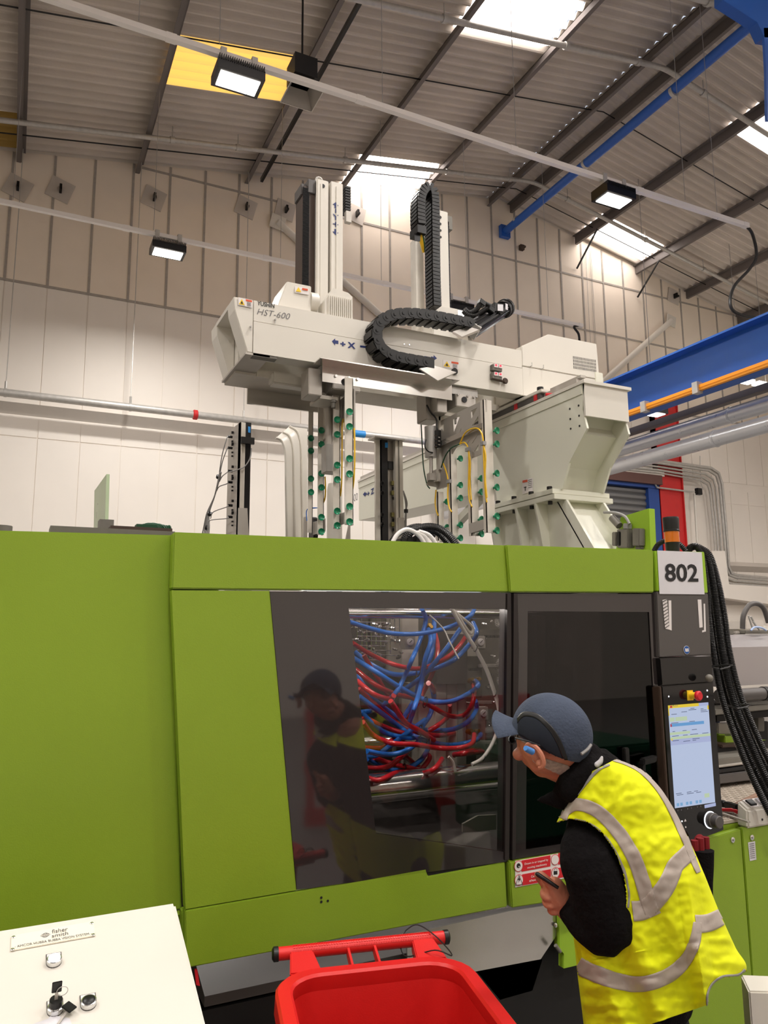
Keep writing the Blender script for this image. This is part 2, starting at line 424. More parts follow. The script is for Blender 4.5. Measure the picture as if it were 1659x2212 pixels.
# ridge capping pieces with wavy lower edge
for j in range(12):
    y0 = -10 + j * 1.92
    vs = []; fs = []; n = 40
    for i in range(n + 1):
        y = y0 + 1.94 * i / n; w = .02 * math.sin(2 * math.pi * y / .19)
        for x in (9.0, 9.29, 9.58): vs.append((x, y, zroof(x) + w + (.03 if x == 9.29 else -.01)))
    for i in range(n):
        for q in range(2): fs.append((3 * i + q, 3 * i + q + 1, 3 * i + 4 + q, 3 * i + 3 + q))
    nn = len(vs); vs += [(v[0], v[1], v[2] + .012) for v in vs]; fs += [tuple(reversed([k + nn for k in f])) for f in fs]
    MB().add(vs, fs).build('ridge_cap', M['roof'], ceil)
# purlins
wordp = ['left edge', 'second from the left', 'third from the left', 'left of the near robot column', 'over the far robot column', 'left side of the ridge', 'right side of the ridge', 'right of the ridge', 'beyond the right rooflight', 'far right, lower']
for x in PUR:
    s = 1 if x < 9.3 else -1; z = zroof(x) - .03
    mb = MB().prism([(x - .005, 0, z - .19), (x + .012, 0, z - .19), (x + .012, 0, z), (x - .005, 0, z)], (0, YB - .02, 0))
    mb = MB()
    ya = -10.5; L = YB - .03 - ya
    mb.prism([(x, ya, z - .19), (x + .012, ya, z - .19), (x + .012, ya, z), (x, ya, z)], (0, L, 0))
    mb.prism([(x, ya, z - .20), (x - .065 * s, ya, z - .20), (x - .065 * s, ya, z - .188), (x, ya, z - .188)], (0, L, 0))
    mb.prism([(x, ya, z), (x + .065 * s, ya, z), (x + .065 * s, ya, z - .012), (x, ya, z - .012)], (0, L, 0))
    i = PUR.index(x) - 4
    lab = 'grey galvanised roof purlin, ' + ('%s, running to the gable wall' % wordp[i] if 0 <= i < 10 else ('far out on the %s side of the roof' % ('left' if x < 0 else 'right')))
    mb.build('roof_purlin', M['purlin'], label=lab, cat='purlin', group='roof purlins')
MB().prism([(3.74, -3, zroof(3.74) - .20), (3.79, -3, zroof(3.74) - .20), (3.79, -3, zroof(3.74) - .12), (3.74, -3, zroof(3.74) - .12)], (0, 15.9, 0)).build('steel_angle', M['blackm'], label='slim dark steel bar running beside the third purlin', cat='steel bar')
# sag rods between purlins (thin dark rods following the slope)
def sagrod(y, xa, xb, lab):
    path = [(x, y, zroof(x) - .12) for x in np.linspace(xa, xb, 12)]
    if xa < RX < xb: path = [(xa, y, zroof(xa) - .12), (RX, y, RZ - .12), (xb, y, zroof(xb) - .12)]
    MB().tube(path, .011, 6).build('sag_rod', M['blackm'], label=lab, cat='rod', group='sag rods')
for y, lab in ((9.62, 'thin dark sag rod crossing the roof behind the near high bay lamp'), (12.35, 'thin sag rod crossing the roof closest to the gable wall'), (6.9, 'thin sag rod crossing the roof nearest the camera')):
    sagrod(y, -2.2, 18.5, lab)
for k, x in enumerate((11.41, 13.27)):   # knee braces under the right purlins
    z = zroof(x) - .23
    MB().beam((x, 12.2, z), (x, 12.95, z - .62), .03, .03).build('knee_brace', M['blackm'], label=('short dark knee brace left of the right rooflight' if k == 0 else 'short dark knee brace right of the right rooflight'), cat='brace')

# conduits that follow the roof slope
def roofpipe(y, r, xa, xb, lab, dz=.30):
    pts = [(xa, y, zroof(xa) - dz), (RX - .35, y, zroof(RX - .35) - dz), (RX, y, RZ - dz - .02), (RX + .35, y, zroof(RX + .35) - dz), (xb, y, zroof(xb) - dz)]
    root = thing('roof_conduit', lab, 'conduit', (RX, y, RZ - dz))
    MB().tube([pts[0], pts[1]] + smooth_path(pts[1:4], 6)[1:-1] + [pts[3], pts[4]], r, 12).build('conduit_tube', M['galv'], root)
    for x in (1.9, 3.0, 5.0, 7.2, 8.7, 10.2, 12.4, 14.2):
        z = zroof(x) - dz
        MB().lathe([(r * 1.35, -.035), (r * 1.35, .035)], (x, y, z), (1, 0, .17 if x < RX else -.19), 12).cyl((x, y, z), (x, y, zroof(x) - .05), .008, 6).build('clip', M['galv'], root)
roofpipe(11.75, .042, -8, 19, 'galvanised conduit following the roof slope closest to the gable wall')
roofpipe(8.15, .045, -8, 19, 'galvanised conduit following the roof slope past the upper white rooflight')
roofpipe(6.75, .06, 2, 19, 'thick grey pipe crossing the roof at the top right corner', .34)

# cable trunkings with high bay lamps
def trunking(y, z, xa, xb, label):
    root = thing('lighting_trunking', label, 'trunking', ((xa + xb) / 2, y, z))
    n = int((xb - xa) / 1.9)
    for i in range(n):
        a = xa + (xb - xa) * i / n; b = xa + (xb - xa) * (i + 1) / n
        MB().box((a + .004, y - .03, z - .03), (b - .004, y + .03, z + .03)).build('trunking_length', M['trunk'], root)
        MB().box((b - .05, y - .034, z - .034), (b + .05, y + .034, z + .034)).build('coupler', M['trunk'], root)
    return root
t1 = trunking(6.8, 7.5, -3.0, 9.15, 'upper white lighting trunking crossing in front of the roof')
t2 = trunking(10.65, 7.5, -3.0, 9.4, 'lower white lighting trunking crossing in front of the gable wall')
def highbay(x, y, z, lab, body='alu_body', power=None):
    root = thing('high_bay_lamp', lab, 'lamp', (x, y, z), group='high bay lamps')
    MB().box((x - .24, y - .15, z - .26), (x + .24, y + .15, z - .16)).build('lamp_body', M['blackm'], root)
    for k in range(22):
        xx = x - .225 + k * .0215
        MB().box((xx - .004, y - .16, z - .17), (xx + .004, y + .16, z - .115)).build('cooling_fin', M['blackm'], root)
    MB().box((x - .2, y - .11, z - .268), (x + .2, y + .11, z - .259)).build('led_panel', M['led'], root)
    for s in (-1, 1):
        MB().box((x + s * .16 - .03, y - .045, z - .13), (x + s * .16 + .03, y + .045, z + .06)).build('bracket', M['galv'], root)
    area_light('lamp_light', (x, y, z - .275), .4, .22, power or LAMP_W)
    return root
highbay(PY(515, 140, 6.8).x, 6.8, 7.5, 'nearest high bay lamp, hanging from the upper trunking in front of the yellow rooflight')
highbay(PY(1325, 420, 6.8).x, 6.8, 7.5, 'high bay lamp on the right half of the upper trunking')
highbay(PY(363, 525, 10.65).x, 10.65, 7.5, 'high bay lamp on the lower trunking at left, in front of the tan wall panels')
highbay(PY(990, 675, 10.65).x, 10.65, 7.5, 'high bay lamp seen just behind the foot of the far robot column')
for p in PY(60, 0, 6.8), : pass
for k, (x, y) in enumerate(((-2.6, 6.8), (-4.5, -1.0), (0.5, -1.2), (5.5, -1.2), (10.5, -1.2), (-2.5, 2.9), (3.0, 2.4), (8.2, 2.6), (13.5, 6.8), (13.5, 2.6), (15.5, -1.2), (17.5, 4.5), (0.5, -6), (6.5, -6), (12.5, -6))):
    highbay(x, y, 7.5, 'high bay lamp outside the picture, over the hall floor')
# lamp seen under the crane beam
hb = PY(1412, 895, 10.65)
highbay(hb.x, 10.65, hb.z + .26, 'small lit lamp glimpsed under the blue crane beam', power=60)
MB().tube([(hb.x, 10.65, hb.z + .3), (hb.x, 10.65, zroof(hb.x) - .02)], .006, 5).build('suspension_wire', M['cable'], label='thin wire holding the small lamp under the crane beam', cat='wire', group='suspension wires')
for k, p in enumerate(((1560, 832), (1615, 835))):
    q = PY(p[0] + 40, p[1] - (8 if k == 0 else 0), 11.0)
    MB().box((q.x - .35, 10.9, q.z), (q.x + .35, 11.1, q.z + .06)).build('strip_lamp', M['led'], label='short lit strip lamp below the crane beam, %s' % ('left one' if k == 0 else 'right one at the picture edge'), cat='lamp')
    MB().tube([(q.x, 11.0, q.z + .05), (q.x, 11.0, zroof(q.x) - .02)], .006, 5).build('suspension_wire', M['cable'], label='thin wire above the %s strip lamp below the crane beam' % ('left' if k == 0 else 'right'), cat='wire', group='suspension wires')
# suspension wires
def wire(px, py, y, lab, z1=None, r=.004):
    p = PY(px, py, y)
    MB().tube([(p.x, y, p.z), (p.x, y, zroof(p.x) - .2)], r, 5).build('suspension_wire', M['cable'], label=lab, cat='wire', group='suspension wires')
for p, lab in (((474, 96), 'thin wire holding the upper trunking left of the nearest lamp'), ((826, 222), 'thin wire holding the upper trunking left of the near robot column'), ((1115, 322), 'thin wire holding the upper trunking, above the far robot column'),
               ((1480, 432), 'thin wire holding the upper trunking right of its second lamp'), ((1550, 472), 'thin wire at the right end of the upper trunking'), ((300, 45), 'thin wire holding the upper trunking near the picture top')):
    wire(*p, 6.8, lab)
for p, lab in (((28, 432), 'thin wire at the left end of the lower trunking'), ((332, 497), 'thin wire just left of the left wall lamp'), ((606, 557), 'thin wire holding the lower trunking left of the near robot column'), ((824, 607), 'thin wire holding the lower trunking between the robot columns'),
               ((1010, 650), 'thin wire holding the lower trunking behind the far robot column'), ((1185, 690), 'thin wire at the right end of the lower trunking')):
    wire(*p, 10.65, lab)
for px, py, y, lab in ((1278, 790, 12.95, 'long thin wire right of the white drive housing, left one of three'), (1288, 800, 12.95, 'long thin wire right of the white drive housing, middle one of three'), (1296, 900, 12.95, 'long thin wire right of the white drive housing, right one of three')):
    wire(px, py, y, lab)
# flexible black cables dropping from the trunking ends
e1 = (9.15, 6.8, 7.5)
MB().tube(smooth_path([e1, PY(1625, 505, 6.8), PY(1634, 550, 6.8), PY(1620, 580, 6.8), PY(1585, 620, 6.8), PY(1578, 660, 6.8), PY(1600, 680, 6.8), PY(1659, 690, 6.8)], 8), .022, 8).build('flexible_cable', M['cablek'], label='thick black cable drooping from the right end of the upper trunking', cat='cable')
MB().tube(smooth_path([(9.4, 10.65, 7.5), PY(1240, 706, 10.65), PY(1250, 722, 10.65), PY(1252, 745, 10.65)], 6), .022, 8).build('flexible_cable', M['cablek'], label='short black cable curving down behind the white drive housing', cat='cable')
# old unlit box light
root = thing('old_box_lamp', 'unlit square metal lamp with flared reflector beside the yellow rooflight', 'lamp', PY(655, 170, 7.1))
c = PY(655, 160, 7.1)
MB().box((c.x - .13, 7.0, c.z - .08), (c.x + .13, 7.28, c.z + .16)).build('lamp_housing', M['blackm'], root)
MB().frame([(c.x - .19, 6.95, c.z - .25), (c.x + .19, 6.95, c.z - .25), (c.x + .19, 7.33, c.z - .25), (c.x - .19, 7.33, c.z - .25)],
           [(c.x - .18, 6.96, c.z - .25), (c.x + .18, 6.96, c.z - .25), (c.x + .18, 7.32, c.z - .25), (c.x - .18, 7.32, c.z - .25)], (0, 0, .004)).build('rim', M['steel'], root)
MB().cyl((c.x, 7.14, c.z + .1), (c.x, 7.14, zroof(c.x) - .2), .012, 6).build('hanger', M['blackm'], root)
b_ = []
for s, (h, w) in enumerate(((-.25, .19), (-.08, .1))):
    b_.append([(c.x - w, 7.14 - w, c.z + h), (c.x + w, 7.14 - w, c.z + h), (c.x + w, 7.14 + w, c.z + h), (c.x - w, 7.14 + w, c.z + h)])
MB().add(b_[0] + b_[1], [(0, 1, 5, 4), (1, 2, 6, 5), (2, 3, 7, 6), (3, 0, 4, 7), (4, 5, 6, 7)]).build('reflector', M['steel'], root)
# galvanised wall pipe with hangers
root = thing('wall_pipe', 'long galvanised pipe running level along the white wall', 'pipe', (3.5, 12.6, 5.45))
pa, pb = PY(0, 845, 12.6), PY(915, 955, 12.6); zc = (pa.z + pb.z) / 2
MB().cyl((X0 + .1, 12.6, zc), (10.5, 12.6, zc), .062, 20).build('pipe_tube', M['galv'], root)
q = PY(422, 891, 12.6); MB().lathe([(.07, -.04), (.085, -.03), (.085, .03), (.07, .04)], (q.x, 12.6, zc), (1, 0, 0), 16).build('coupling', M['redp'], root, label='red coupling')
q = PY(775, 936, 12.6); MB().lathe([(.066, -.12), (.066, .12)], (q.x, 12.6, zc), (1, 0, 0), 16).build('sleeve', M['lbluetag'], root, label='blue sleeve')
for px in (10, 282, 527):
    q = PY(px, 870, 12.6); mbb = MB().lathe([(.07, -.02), (.07, .02)], (q.x, 12.6, zc), (1, 0, 0), 14).cyl((q.x, 12.6, zc), (q.x, 12.6, zc + .18), .02, 8)
    mbb.tube([(q.x, 12.6, zc + .15), (q.x, 12.6, zroof(q.x) - .2)], .007, 5).build('hanger', M['galv'], root)
# square plates with hooks on the gable wall
for k, (px, py, a, pos) in enumerate(((38, 405, .35, 'first from the left'), (130, 410, .3, 'second from the left'), (332, 428, .28, 'beside the lamp wire'), (531, 448, .25, 'amid the tan panels'), (616, 454, .2, 'above the long diagonal brace'), (769, 463, .22, 'between the two robot columns'), (1455, 640, .2, 'above the right diagonal brace'))):
    c = PY(px, py, YB - .04); h = .17
    root = thing('wall_plate', 'tilted square plate with dark hook on the gable wall, ' + pos, 'wall plate', c, group='square plates on the gable wall')
    u = Vector((math.cos(a), 0, -math.sin(a))) * h; v = Vector((math.sin(a), 0, math.cos(a))) * h
    MB().obox(c, u * 1.1, v * 1.1, (0, .012, 0)).build('plate', M['ledge'], root, bevel=.002)
    MB().box((c.x - .015, YB - .16, c.z - .07), (c.x + .025, YB - .045, c.z + .05)).box((c.x - .015, YB - .2, c.z - .07), (c.x + .025, YB - .15, c.z - .03)).build('hook', M['blackm'], root)
# white diagonal braces
for k, (a, b, lab) in enumerate((((600, 480), (1090, 925), 'long white diagonal brace tube passing behind the near robot column'), ((1450, 693), (1290, 835), 'white diagonal brace tube rising right of the drive housing'))):
    A = PY(*a, YB - .09); B = PY(*b, YB - .09)
    root = thing('diagonal_brace', lab, 'brace', B)
    MB().cyl(A, B, .07, 14).build('brace_tube', M['white'], root)
    MB().obox(A, (.14, 0, -.03), (.03, 0, .14), (0, .01, 0)).build('end_plate', M['white'], root)
# grey electrical item on wall
c = PY(1127, 535, YB - .07); MB().cbox(c, .1, .08, .12).cbox(c + Vector((.06, 0, .04)), .08, .05, .04).build('wall_junction_box', M['brown'], label='small dark junction box on the wall below the blue tube', cat='junction box')
# blue steelwork
MB().cyl((9.36, 2.0, 10.72), (9.36, 12.93, 10.56), .085, 18).box((9.24, 12.86, 10.42), (9.48, 12.96, 10.70)).build('blue_tube', M['blue'], label='long blue round tube running under the ridge to the gable wall', cat='steel tube')
for k, px in enumerate(((1117, 478), (1265, 360), (1455, 200))):
    q = PX(*px, 9.36); MB().lathe([(.092, -.03), (.092, .03)], (9.36, q.y, 10.60), (0, 1, 0), 16).build('pipe_strap', M['galv'], label='pale strap clamped round the blue tube, %s' % ('nearest the wall', 'in the middle', 'nearest the camera')[k], cat='strap', group='straps on the blue tube')
# blue frame corner at the top right
root = thing('blue_beam', 'blue steel beam corner cut off by the top right of the picture', 'beam', (6.9, 4.5, 7.5))
MB().prism([PY(*p, 5.0) for p in ((1562, -60), (1562, 0), (1636, 48), (1651, 80), (1900, 120), (1900, -60))], (0, .12, 0)).build('gusset', M['blue'], root)
MB().prism([PY(*p, 5.0) for p in ((1650, 60), (1655, 150), (1657, 260), (1900, 260), (1900, 60))], (0, .03, 0)).build('web', M['blue'], root)

# crane runway beam with conductor rail
XC = 7.44
zt = PX(1659, 690, XC).z; zo = PX(1659, 795, XC).z
root = thing('crane_beam', 'big blue crane runway beam at right with an orange conductor rail', 'beam', (XC, 7, zo))
za = PX(1500, 757, XC).z; zt = (zt + za) / 2
zo = (PX(1355, 900, XC).z + zo) / 2
MB().box((XC, 3, zo - .02), (XC + .02, 12.9, zt)).build('web', M['blue'], root)
MB().box((XC - .14, 3, zt), (XC + .16, 12.9, zt + .025)).build('top_flange', M['blue'], root)
MB().box((XC - .14, 3, zo - .06), (XC + .04, 12.9, zo - .035)).build('bottom_flange', M['blue'], root)
MB().box((XC - .20, 3, zo - .06), (XC - .15, 12.9, zo + .01)).box((XC - .205, 3, zo - .03), (XC - .19, 12.9, zo - .02)).build('conductor_rail', M['orange'], root, label='orange conductor rail')
for px in ((1392, 888), (1505, 850)):
    q = PX(*px, XC - .2); MB().box((XC - .23, q.y - .04, zo - .09), (XC - .14, q.y + .04, zo + .05)).build('rail_clamp', M['galv'], root)
# grey rail and two bright ducts under the crane beam
z1_ = PX(1659, 838, 7.9).z; MB().box((7.84, 2, z1_ - .03), (7.96, 12.8, z1_ + .05)).build('steel_rail', M['purlin'], label='dark grey steel rail under the orange conductor rail', cat='rail')
for (a, b, lab, xx) in (((1659, 868), (1360, 968), 'upper of two bright metal ducts under the crane beam', 7.9), ((1659, 915), (1350, 1003), 'lower of two bright metal ducts under the crane beam', 7.6)):
    A, B = PX(*a, xx), PX(*b, xx); d = (B - A).normalized(); z = (A.z + B.z) / 2
    root = thing('air_duct', lab, 'duct', (xx, 6, z))
    MB().cyl((xx, 2, z), (xx, 12.8, z), .10, 22).build('duct_tube', M['duct'], root)
    for y in (4.4, 6.3, 8.4, 10.4): MB().lathe([(.104, -.02), (.11, 0), (.104, .02)], (xx, y, z), (0, 1, 0), 22).build('seam', M['duct'], root)

# roller door, red column, wall conduits
dr = thing('door_1', None, None, (12.4, 12.9, 0), kind='structure')
top = PY(1340, 1050, 12.9).z; xr = PY(1396, 1100, 12.9).x
n = 26
for i in range(n):
    z = 1.2 + (top - 1.2) * i / n; h = (top - 1.2) / n
    MB().prism([(10.5, 12.92, z), (10.5, 12.88, z + h * .3), (10.5, 12.88, z + h * .7), (10.5, 12.92, z + h)], (xr - 10.5, 0, 0)).build('shutter_slat', M['shutter'], dr)
MB().box((xr, 12.8, 0), (xr + .33, 12.97, top + .0)).build('door_post', M['navyd'], dr, label='blue post')
MB().box((10.5, 12.78, top), (xr + .33, 12.97, top + .08)).build('door_head', M['navyd'], dr)
MB().box((10.5, 12.70, top + .08), (xr + .36, 12.97, top + .30)).build('lintel', M['brownbeam'], dr, label='brown lintel')
MB().box((10.5, 12.76, top + .30), (xr + .5, 12.97, top + .42)).build('head_trim', M['white'], dr)
MB().prism([PY(1418, 1180, 12.85), PY(1408, 1060, 12.85), PY(1413, 1060, 12.85), PY(1424, 1180, 12.85)], (0, .1, 0)).build('trim_4', M['blackm'], kind='structure')
xl, xrr = PY(1425, 1100, 12.85).x, PY(1475, 1100, 12.85).x
MB().box((xl, 12.82, 0), (xrr, 12.99, 7.2)).box((xl, 12.80, 0), (xl + .02, 12.99, 7.2)).box((xrr - .03, 12.78, 0), (xrr, 12.99, 7.2)).build('red_column', M['redp'], label='red painted steel column against the back wall behind the beacon', cat='column')
def conduit_run(offset, r, lab, name='wall_conduit', mt='galv'):
    pts = [(1320, 985 + offset), (1420, 995 + offset), (1535 - offset * .9, 1011 + offset), (1552 - offset * .9, 1022 + offset), (1559 - offset * 1.0, 1045 + offset * .6), (1567 - offset, 1130), (1574 - offset, 1225 + offset * .3), (1580 - offset, 1238 + offset * .8), (1592 - offset * .5, 1243 + offset * .9), (1659, 1249 + offset * .9), (1700, 1252 + offset * .9)]
    MB().tube([PY(px, py, 12.75) for px, py in pts], r, 8).build(name, M[mt], label=lab, cat='conduit', group='conduits looping round the wall recess')
for k, (o, r, l) in enumerate(((0, .04, 'outermost and thickest galvanised conduit looping on the back wall at right'), (5, .035, 'second galvanised conduit from the outside, looping on the back wall'), (13, .025, 'third galvanised conduit from the outside, looping on the back wall'), (20, .028, 'fourth galvanised conduit from the outside, looping on the back wall'), (26, .02, 'innermost thin conduit looping on the back wall'))):
    conduit_run(o, r, l)
MB().tube([PY(1415, 1045, 12.75), PY(1419, 1053, 12.75), PY(1490, 1062, 12.75), PY(1500, 1062, 12.75)], .022, 8).build('wall_conduit', M['galv'], label='short conduit crossing the red column to a small box', cat='conduit')
c = PY(1509, 1062, 12.75); MB().cbox(c, .16, .1, .16).build('wall_sensor', M['black'], label='small black sensor box on the white wall right of the red column', cat='sensor', bevel=.01)
MB().tube([PY(1512, 985, 12.9), PY(1513, 1040, 12.9), PY(1519, 1058, 12.8)], .009, 6).build('thin_wire', M['galv'], label='thin wire hanging down to the black wall sensor', cat='wire')
MB().tube([PY(1500, 1066, 12.8), PY(1507, 1190, 12.8)], .03, 6).build('wall_trunking', M['white'], label='vertical white wall trunking below the sensor', cat='trunking')
# raised white wall casing at the right (pilaster and sill)
MB().prism([PY(1538, 1190, 12.6), PY(1555, 1290, 12.6), PY(1700, 1310, 12.6), PY(1700, 1270, 12.6), PY(1575, 1262, 12.6), PY(1566, 1190, 12.6)], (0, .35, 0)).build('trim_5', M['wall_lo'], kind='structure')

# things behind the photographer, seen mirrored in the guard panes
for k, (x, y, rz) in enumerate(((3.1, -1.9, .15), (4.5, -2.2, -.1))):
    root = thing('red_barrier', 'red plastic pedestrian barrier mirrored in the right guard pane, %s' % ('left one' if k else 'right one'), 'barrier', (x, y, 0), group='red barriers')
    c_, s_ = math.cos(rz), math.sin(rz)
    def L(u, z, w=0): return (x + u * c_ - w * s_, y + u * s_ + w * c_, z)
    for z0, z1 in ((.05, .2), (.5, .62), (.95, 1.08)):
        MB().hexa([L(-.65, z0, -.03), L(.65, z0, -.03), L(.65, z0, .03), L(-.65, z0, .03), L(-.65, z1, -.03), L(.65, z1, -.03), L(.65, z1, .03), L(-.65, z1, .03)]).build('rail', M['redp'], root)
    for i in range(7):
        u = -.6 + i * .2
        MB().hexa([L(u - .035, .2, -.025), L(u + .035, .2, -.025), L(u + .035, .2, .025), L(u - .035, .2, .025), L(u - .035, .95, -.025), L(u + .035, .95, -.025), L(u + .035, .95, .025), L(u - .035, .95, .025)]).build('slat', M['redp'], root)
MB().box((3.6, -1.3, .1), (5.2, -.5, .75)).box((3.55, -1.35, .7), (5.25, -.45, .78)).build('green_tote', M['binGreen'], label='dark green tote mirrored in the right guard pane', cat='container', bevel=.02)
MB().box((-1.5, -9.5, 0), (1.5, -7.5, 1.5)).box((-.8, -9, 1.5), (1.4, -7.7, 2.0)).build('white_vehicle', M['vanwhite'], label='pale vehicle mirrored dimly in the left guard pane', cat='machine', bevel=.08)  # plain boxes stand for the white vehicle mirrored from behind the camera
# ================================================================ MOULDING MACHINE
YF = 2.35
F = lambda px, py, y=YF: PY(px, py, y)
def face(pts, y=YF, d=.03):
    return MB().prism([PY(px, py, y) for px, py in pts], (0, d, 0))
mc = thing('moulding_machine', 'large lime green injection moulding machine with smoked guard doors, filling the lower half', 'machine', (1.2, 3.2, 0))
face([(-500, 1132), (372, 1156), (383, 1620), (393, 1964), (-500, 2150)], 2.40, .04).build('guard_panel', M['green'], mc, bevel=.004)
face([(375, 1149), (1091, 1178), (1099, 1279), (371, 1272)], YF, .05).build('top_fascia', M['green'], mc, bevel=.004)
face([(1094, 1177), (1412, 1188), (1413, 1280), (1102, 1279)], YF - .012, .06).build('top_fascia', M['green'], mc, bevel=.004)
face([(371, 1275), (582, 1276), (640, 1923), (401, 1964)], YF + .002, .04).build('door_leaf', M['green'], mc)
face([(400, 1967), (640, 1926), (921, 1876), (924, 1893), (1091, 1862), (1096, 1959), (401, 2092)], YF, .04).build('lower_panel', M['green'], mc, bevel=.003)
face([(393, 1970), (402, 1968), (402, 2090), (396, 2092)], YF + .03, .04).build('edge_post', M['green'], mc)
face([(-500, 2160), (393, 1975), (397, 2094), (-500, 2300)], 2.42, .04).build('lower_panel', M['green'], mc)
# smoked sliding door with clear window
MB().frame([F(583, 1277), F(1103, 1281), F(1096, 1861), F(641, 1922)], [F(753, 1313), F(1095, 1316), F(1089, 1840), F(812, 1800)], (0, .012, 0)).build('smoked_door', M['tint'], mc, label='smoked glossy surround')
MB().prism([F(753, 1313, YF + .004), F(1095, 1316, YF + .004), F(1089, 1840, YF + .004), F(812, 1800, YF + .004)], (0, .005, 0)).build('window_pane', M['glass'], mc, label='clear pane')
face([(1096, 1282), (1104, 1282), (1105, 1400), (1100, 1857), (1091, 1858)], YF - .006, .05).build('door_edge', M['frame'], mc)
face([(921, 1874), (1094, 1846), (1095, 1862), (924, 1892)], YF + .004, .02).build('recessed_grip', M['dark'], mc)
# right guard
face([(1105, 1282), (1113, 1282), (1116, 1400), (1108, 1860), (1101, 1861)], YF + .03, .05).build('seal_gap', M['dark'], mc)
MB().frame([F(1111, 1282), F(1413, 1283), F(1452, 1803), F(1107, 1857)], [F(1140, 1320), F(1402, 1322), F(1428, 1790), F(1136, 1836)], (0, .012, 0)).build('smoked_door', M['tint'], mc, label='smoked glossy surround')
MB().prism([F(1140, 1320, YF + .004), F(1402, 1322, YF + .004), F(1428, 1790, YF + .004), F(1136, 1836, YF + .004)], (0, .005, 0)).build('window_pane', M['glassd'], mc, label='smoked pane')
face([(1110, 1282), (1118, 1282), (1121, 1400), (1114, 1856), (1107, 1857)], YF - .012, .03).build('door_edge', M['frame'], mc)
face([(1100, 1862), (1452, 1806), (1470, 1905), (1106, 1962)], YF - .012, .05).build('lower_panel', M['green'], mc, bevel=.004)
face([(1413, 1284), (1424, 1284), (1466, 1900), (1452, 1905)], YF + .02, .02).build('seal_gap', M['dark'], mc)
# door latch in the right guard
c = F(1400, 1642, YF - .03); MB().obox(c, (.035, 0, .004), (0, .015, 0), (.003, 0, .012)).obox(c + Vector((-.025, .01, -.05)), (.011, 0, 0), (0, .012, 0), (.002, 0, .045)).build('door_handle', M['black'], mc, bevel=.004)
c = F(1352, 1635, YF - .01); MB().obox(c, (.012, 0, 0), (0, .01, 0), (0, 0, .035)).build('latch', M['black'], mc, bevel=.003)
# decks and body behind the guards (mould area is open from above)
MB().box((-1.0, 2.44, 1.90), (.55, 4.3, 1.98)).build('deck', M['tower'], mc)
MB().box((2.3, 2.42, 1.92), (2.6, 4.6, 1.984)).box((2.6, 3.12, 1.92), (3.3, 4.6, 1.984)).build('deck', M['tower'], mc)
MB().box((-1.0, 4.25, .1), (3.3, 4.35, 1.95)).build('rear_guard', M['tower'], mc)
MB().box((-1.0, 2.5, .0), (2.3, 4.2, .62)).build('machine_bed', M['dark'], mc)
MB().box((.55, 2.46, .8), (.60, 4.2, 1.95)).build('platen', M['tower'], mc)
MB().box((2.3, 2.46, .6), (2.38, 4.2, 1.95)).build('platen', M['hardgrey'], mc)
MB().box((.6, 3.6, .6), (2.3, 3.66, 1.9)).build('inner_wall', M['tower'], mc)
MB().hexa([(.6, 2.5, .63), (2.3, 2.5, .63), (2.3, 3.5, .63), (.6, 3.5, .63), (.6, 2.5, .66), (2.3, 2.5, .66), (2.3, 3.5, 1.0), (.6, 3.5, 1.0)]).build('drip_floor', M['tower'], mc)
# tie bars
for px, py, r, y in ((930, 1690, .055, 2.75), (900, 1326, .02, 2.8), (830, 1605, .04, 3.2)):
    c = PY(px, py, y); MB().cyl((.6, y, c.z), (2.3, y, c.z), r, 24).build('tie_bar', M['chrome'], mc)
face([(1033, 1762), (1072, 1760), (1072, 1792), (1000, 1798), (1000, 1780)], 2.6, .01).build('bracket', M['hardgrey'], mc)
wl_ = MB().box((.9, 2.44, 1.86), (1.6, 2.47, 1.885)).build('work_light', M['led_w'], mc)
area_light('work_lamp', (1.25, 2.5, 1.86), .7, .03, 7, (1, .97, .93), (math.radians(-28), 0, 0))
# lower stainless chute
face([(880, 2018), (1101, 1968), (1206, 1952), (1208, 2012), (1168, 2072), (1020, 2100), (880, 2110)], 2.44, .01).build('chute_panel', M['stainless'], mc, label='stainless chute cover')
pts = [PY(px, py, 2.50) for px, py in ((1030, 2098), (1172, 2072), (1150, 2140), (1080, 2160))]
MB().prism(pts, (0, .02, 0)).build('perforated_grille', M['hardgrey'], mc)
c = PY(1200, 1998, 2.435); MB().lathe([(.008, 0), (.008, .006), (.004, .009)], c, (0, -1, 0), 12).build('screw', M['chrome'], mc)
face([(1209, 1960), (1290, 1948), (1290, 2075), (1218, 2092), (1218, 2060), (1209, 2050)], 2.42, .03).build('side_cover', M['greeng'], mc)
MB().cyl(PY(1200, 2042, 2.4), PY(1210, 2056, 2.4), .007, 10).build('coupling', M['hardgrey'], mc)
face([(420, 2093), (426, 2093), (432, 2130), (424, 2128)], 2.36, .004).build('warning_tag', M['signred'], mc)
for px, py in ((694, 1939), (694, 1948), (708, 1946)):
    MB().lathe([(.004, 0), (.004, .001)], F(px, py, YF - .0005), (0, -1, 0), 8).build('screw_hole', M['ink'], mc)
# perforated strip under the door
for i in range(34):
    x = 1000 + i * 2.9; y = 1985.5 - (x - 920) * .176
    MB().lathe([(.0022, 0), (.0022, .001)], PY(x, y + 5, 2.43), (0, -1, 0), 6).build('perforation', M['galv'], mc)
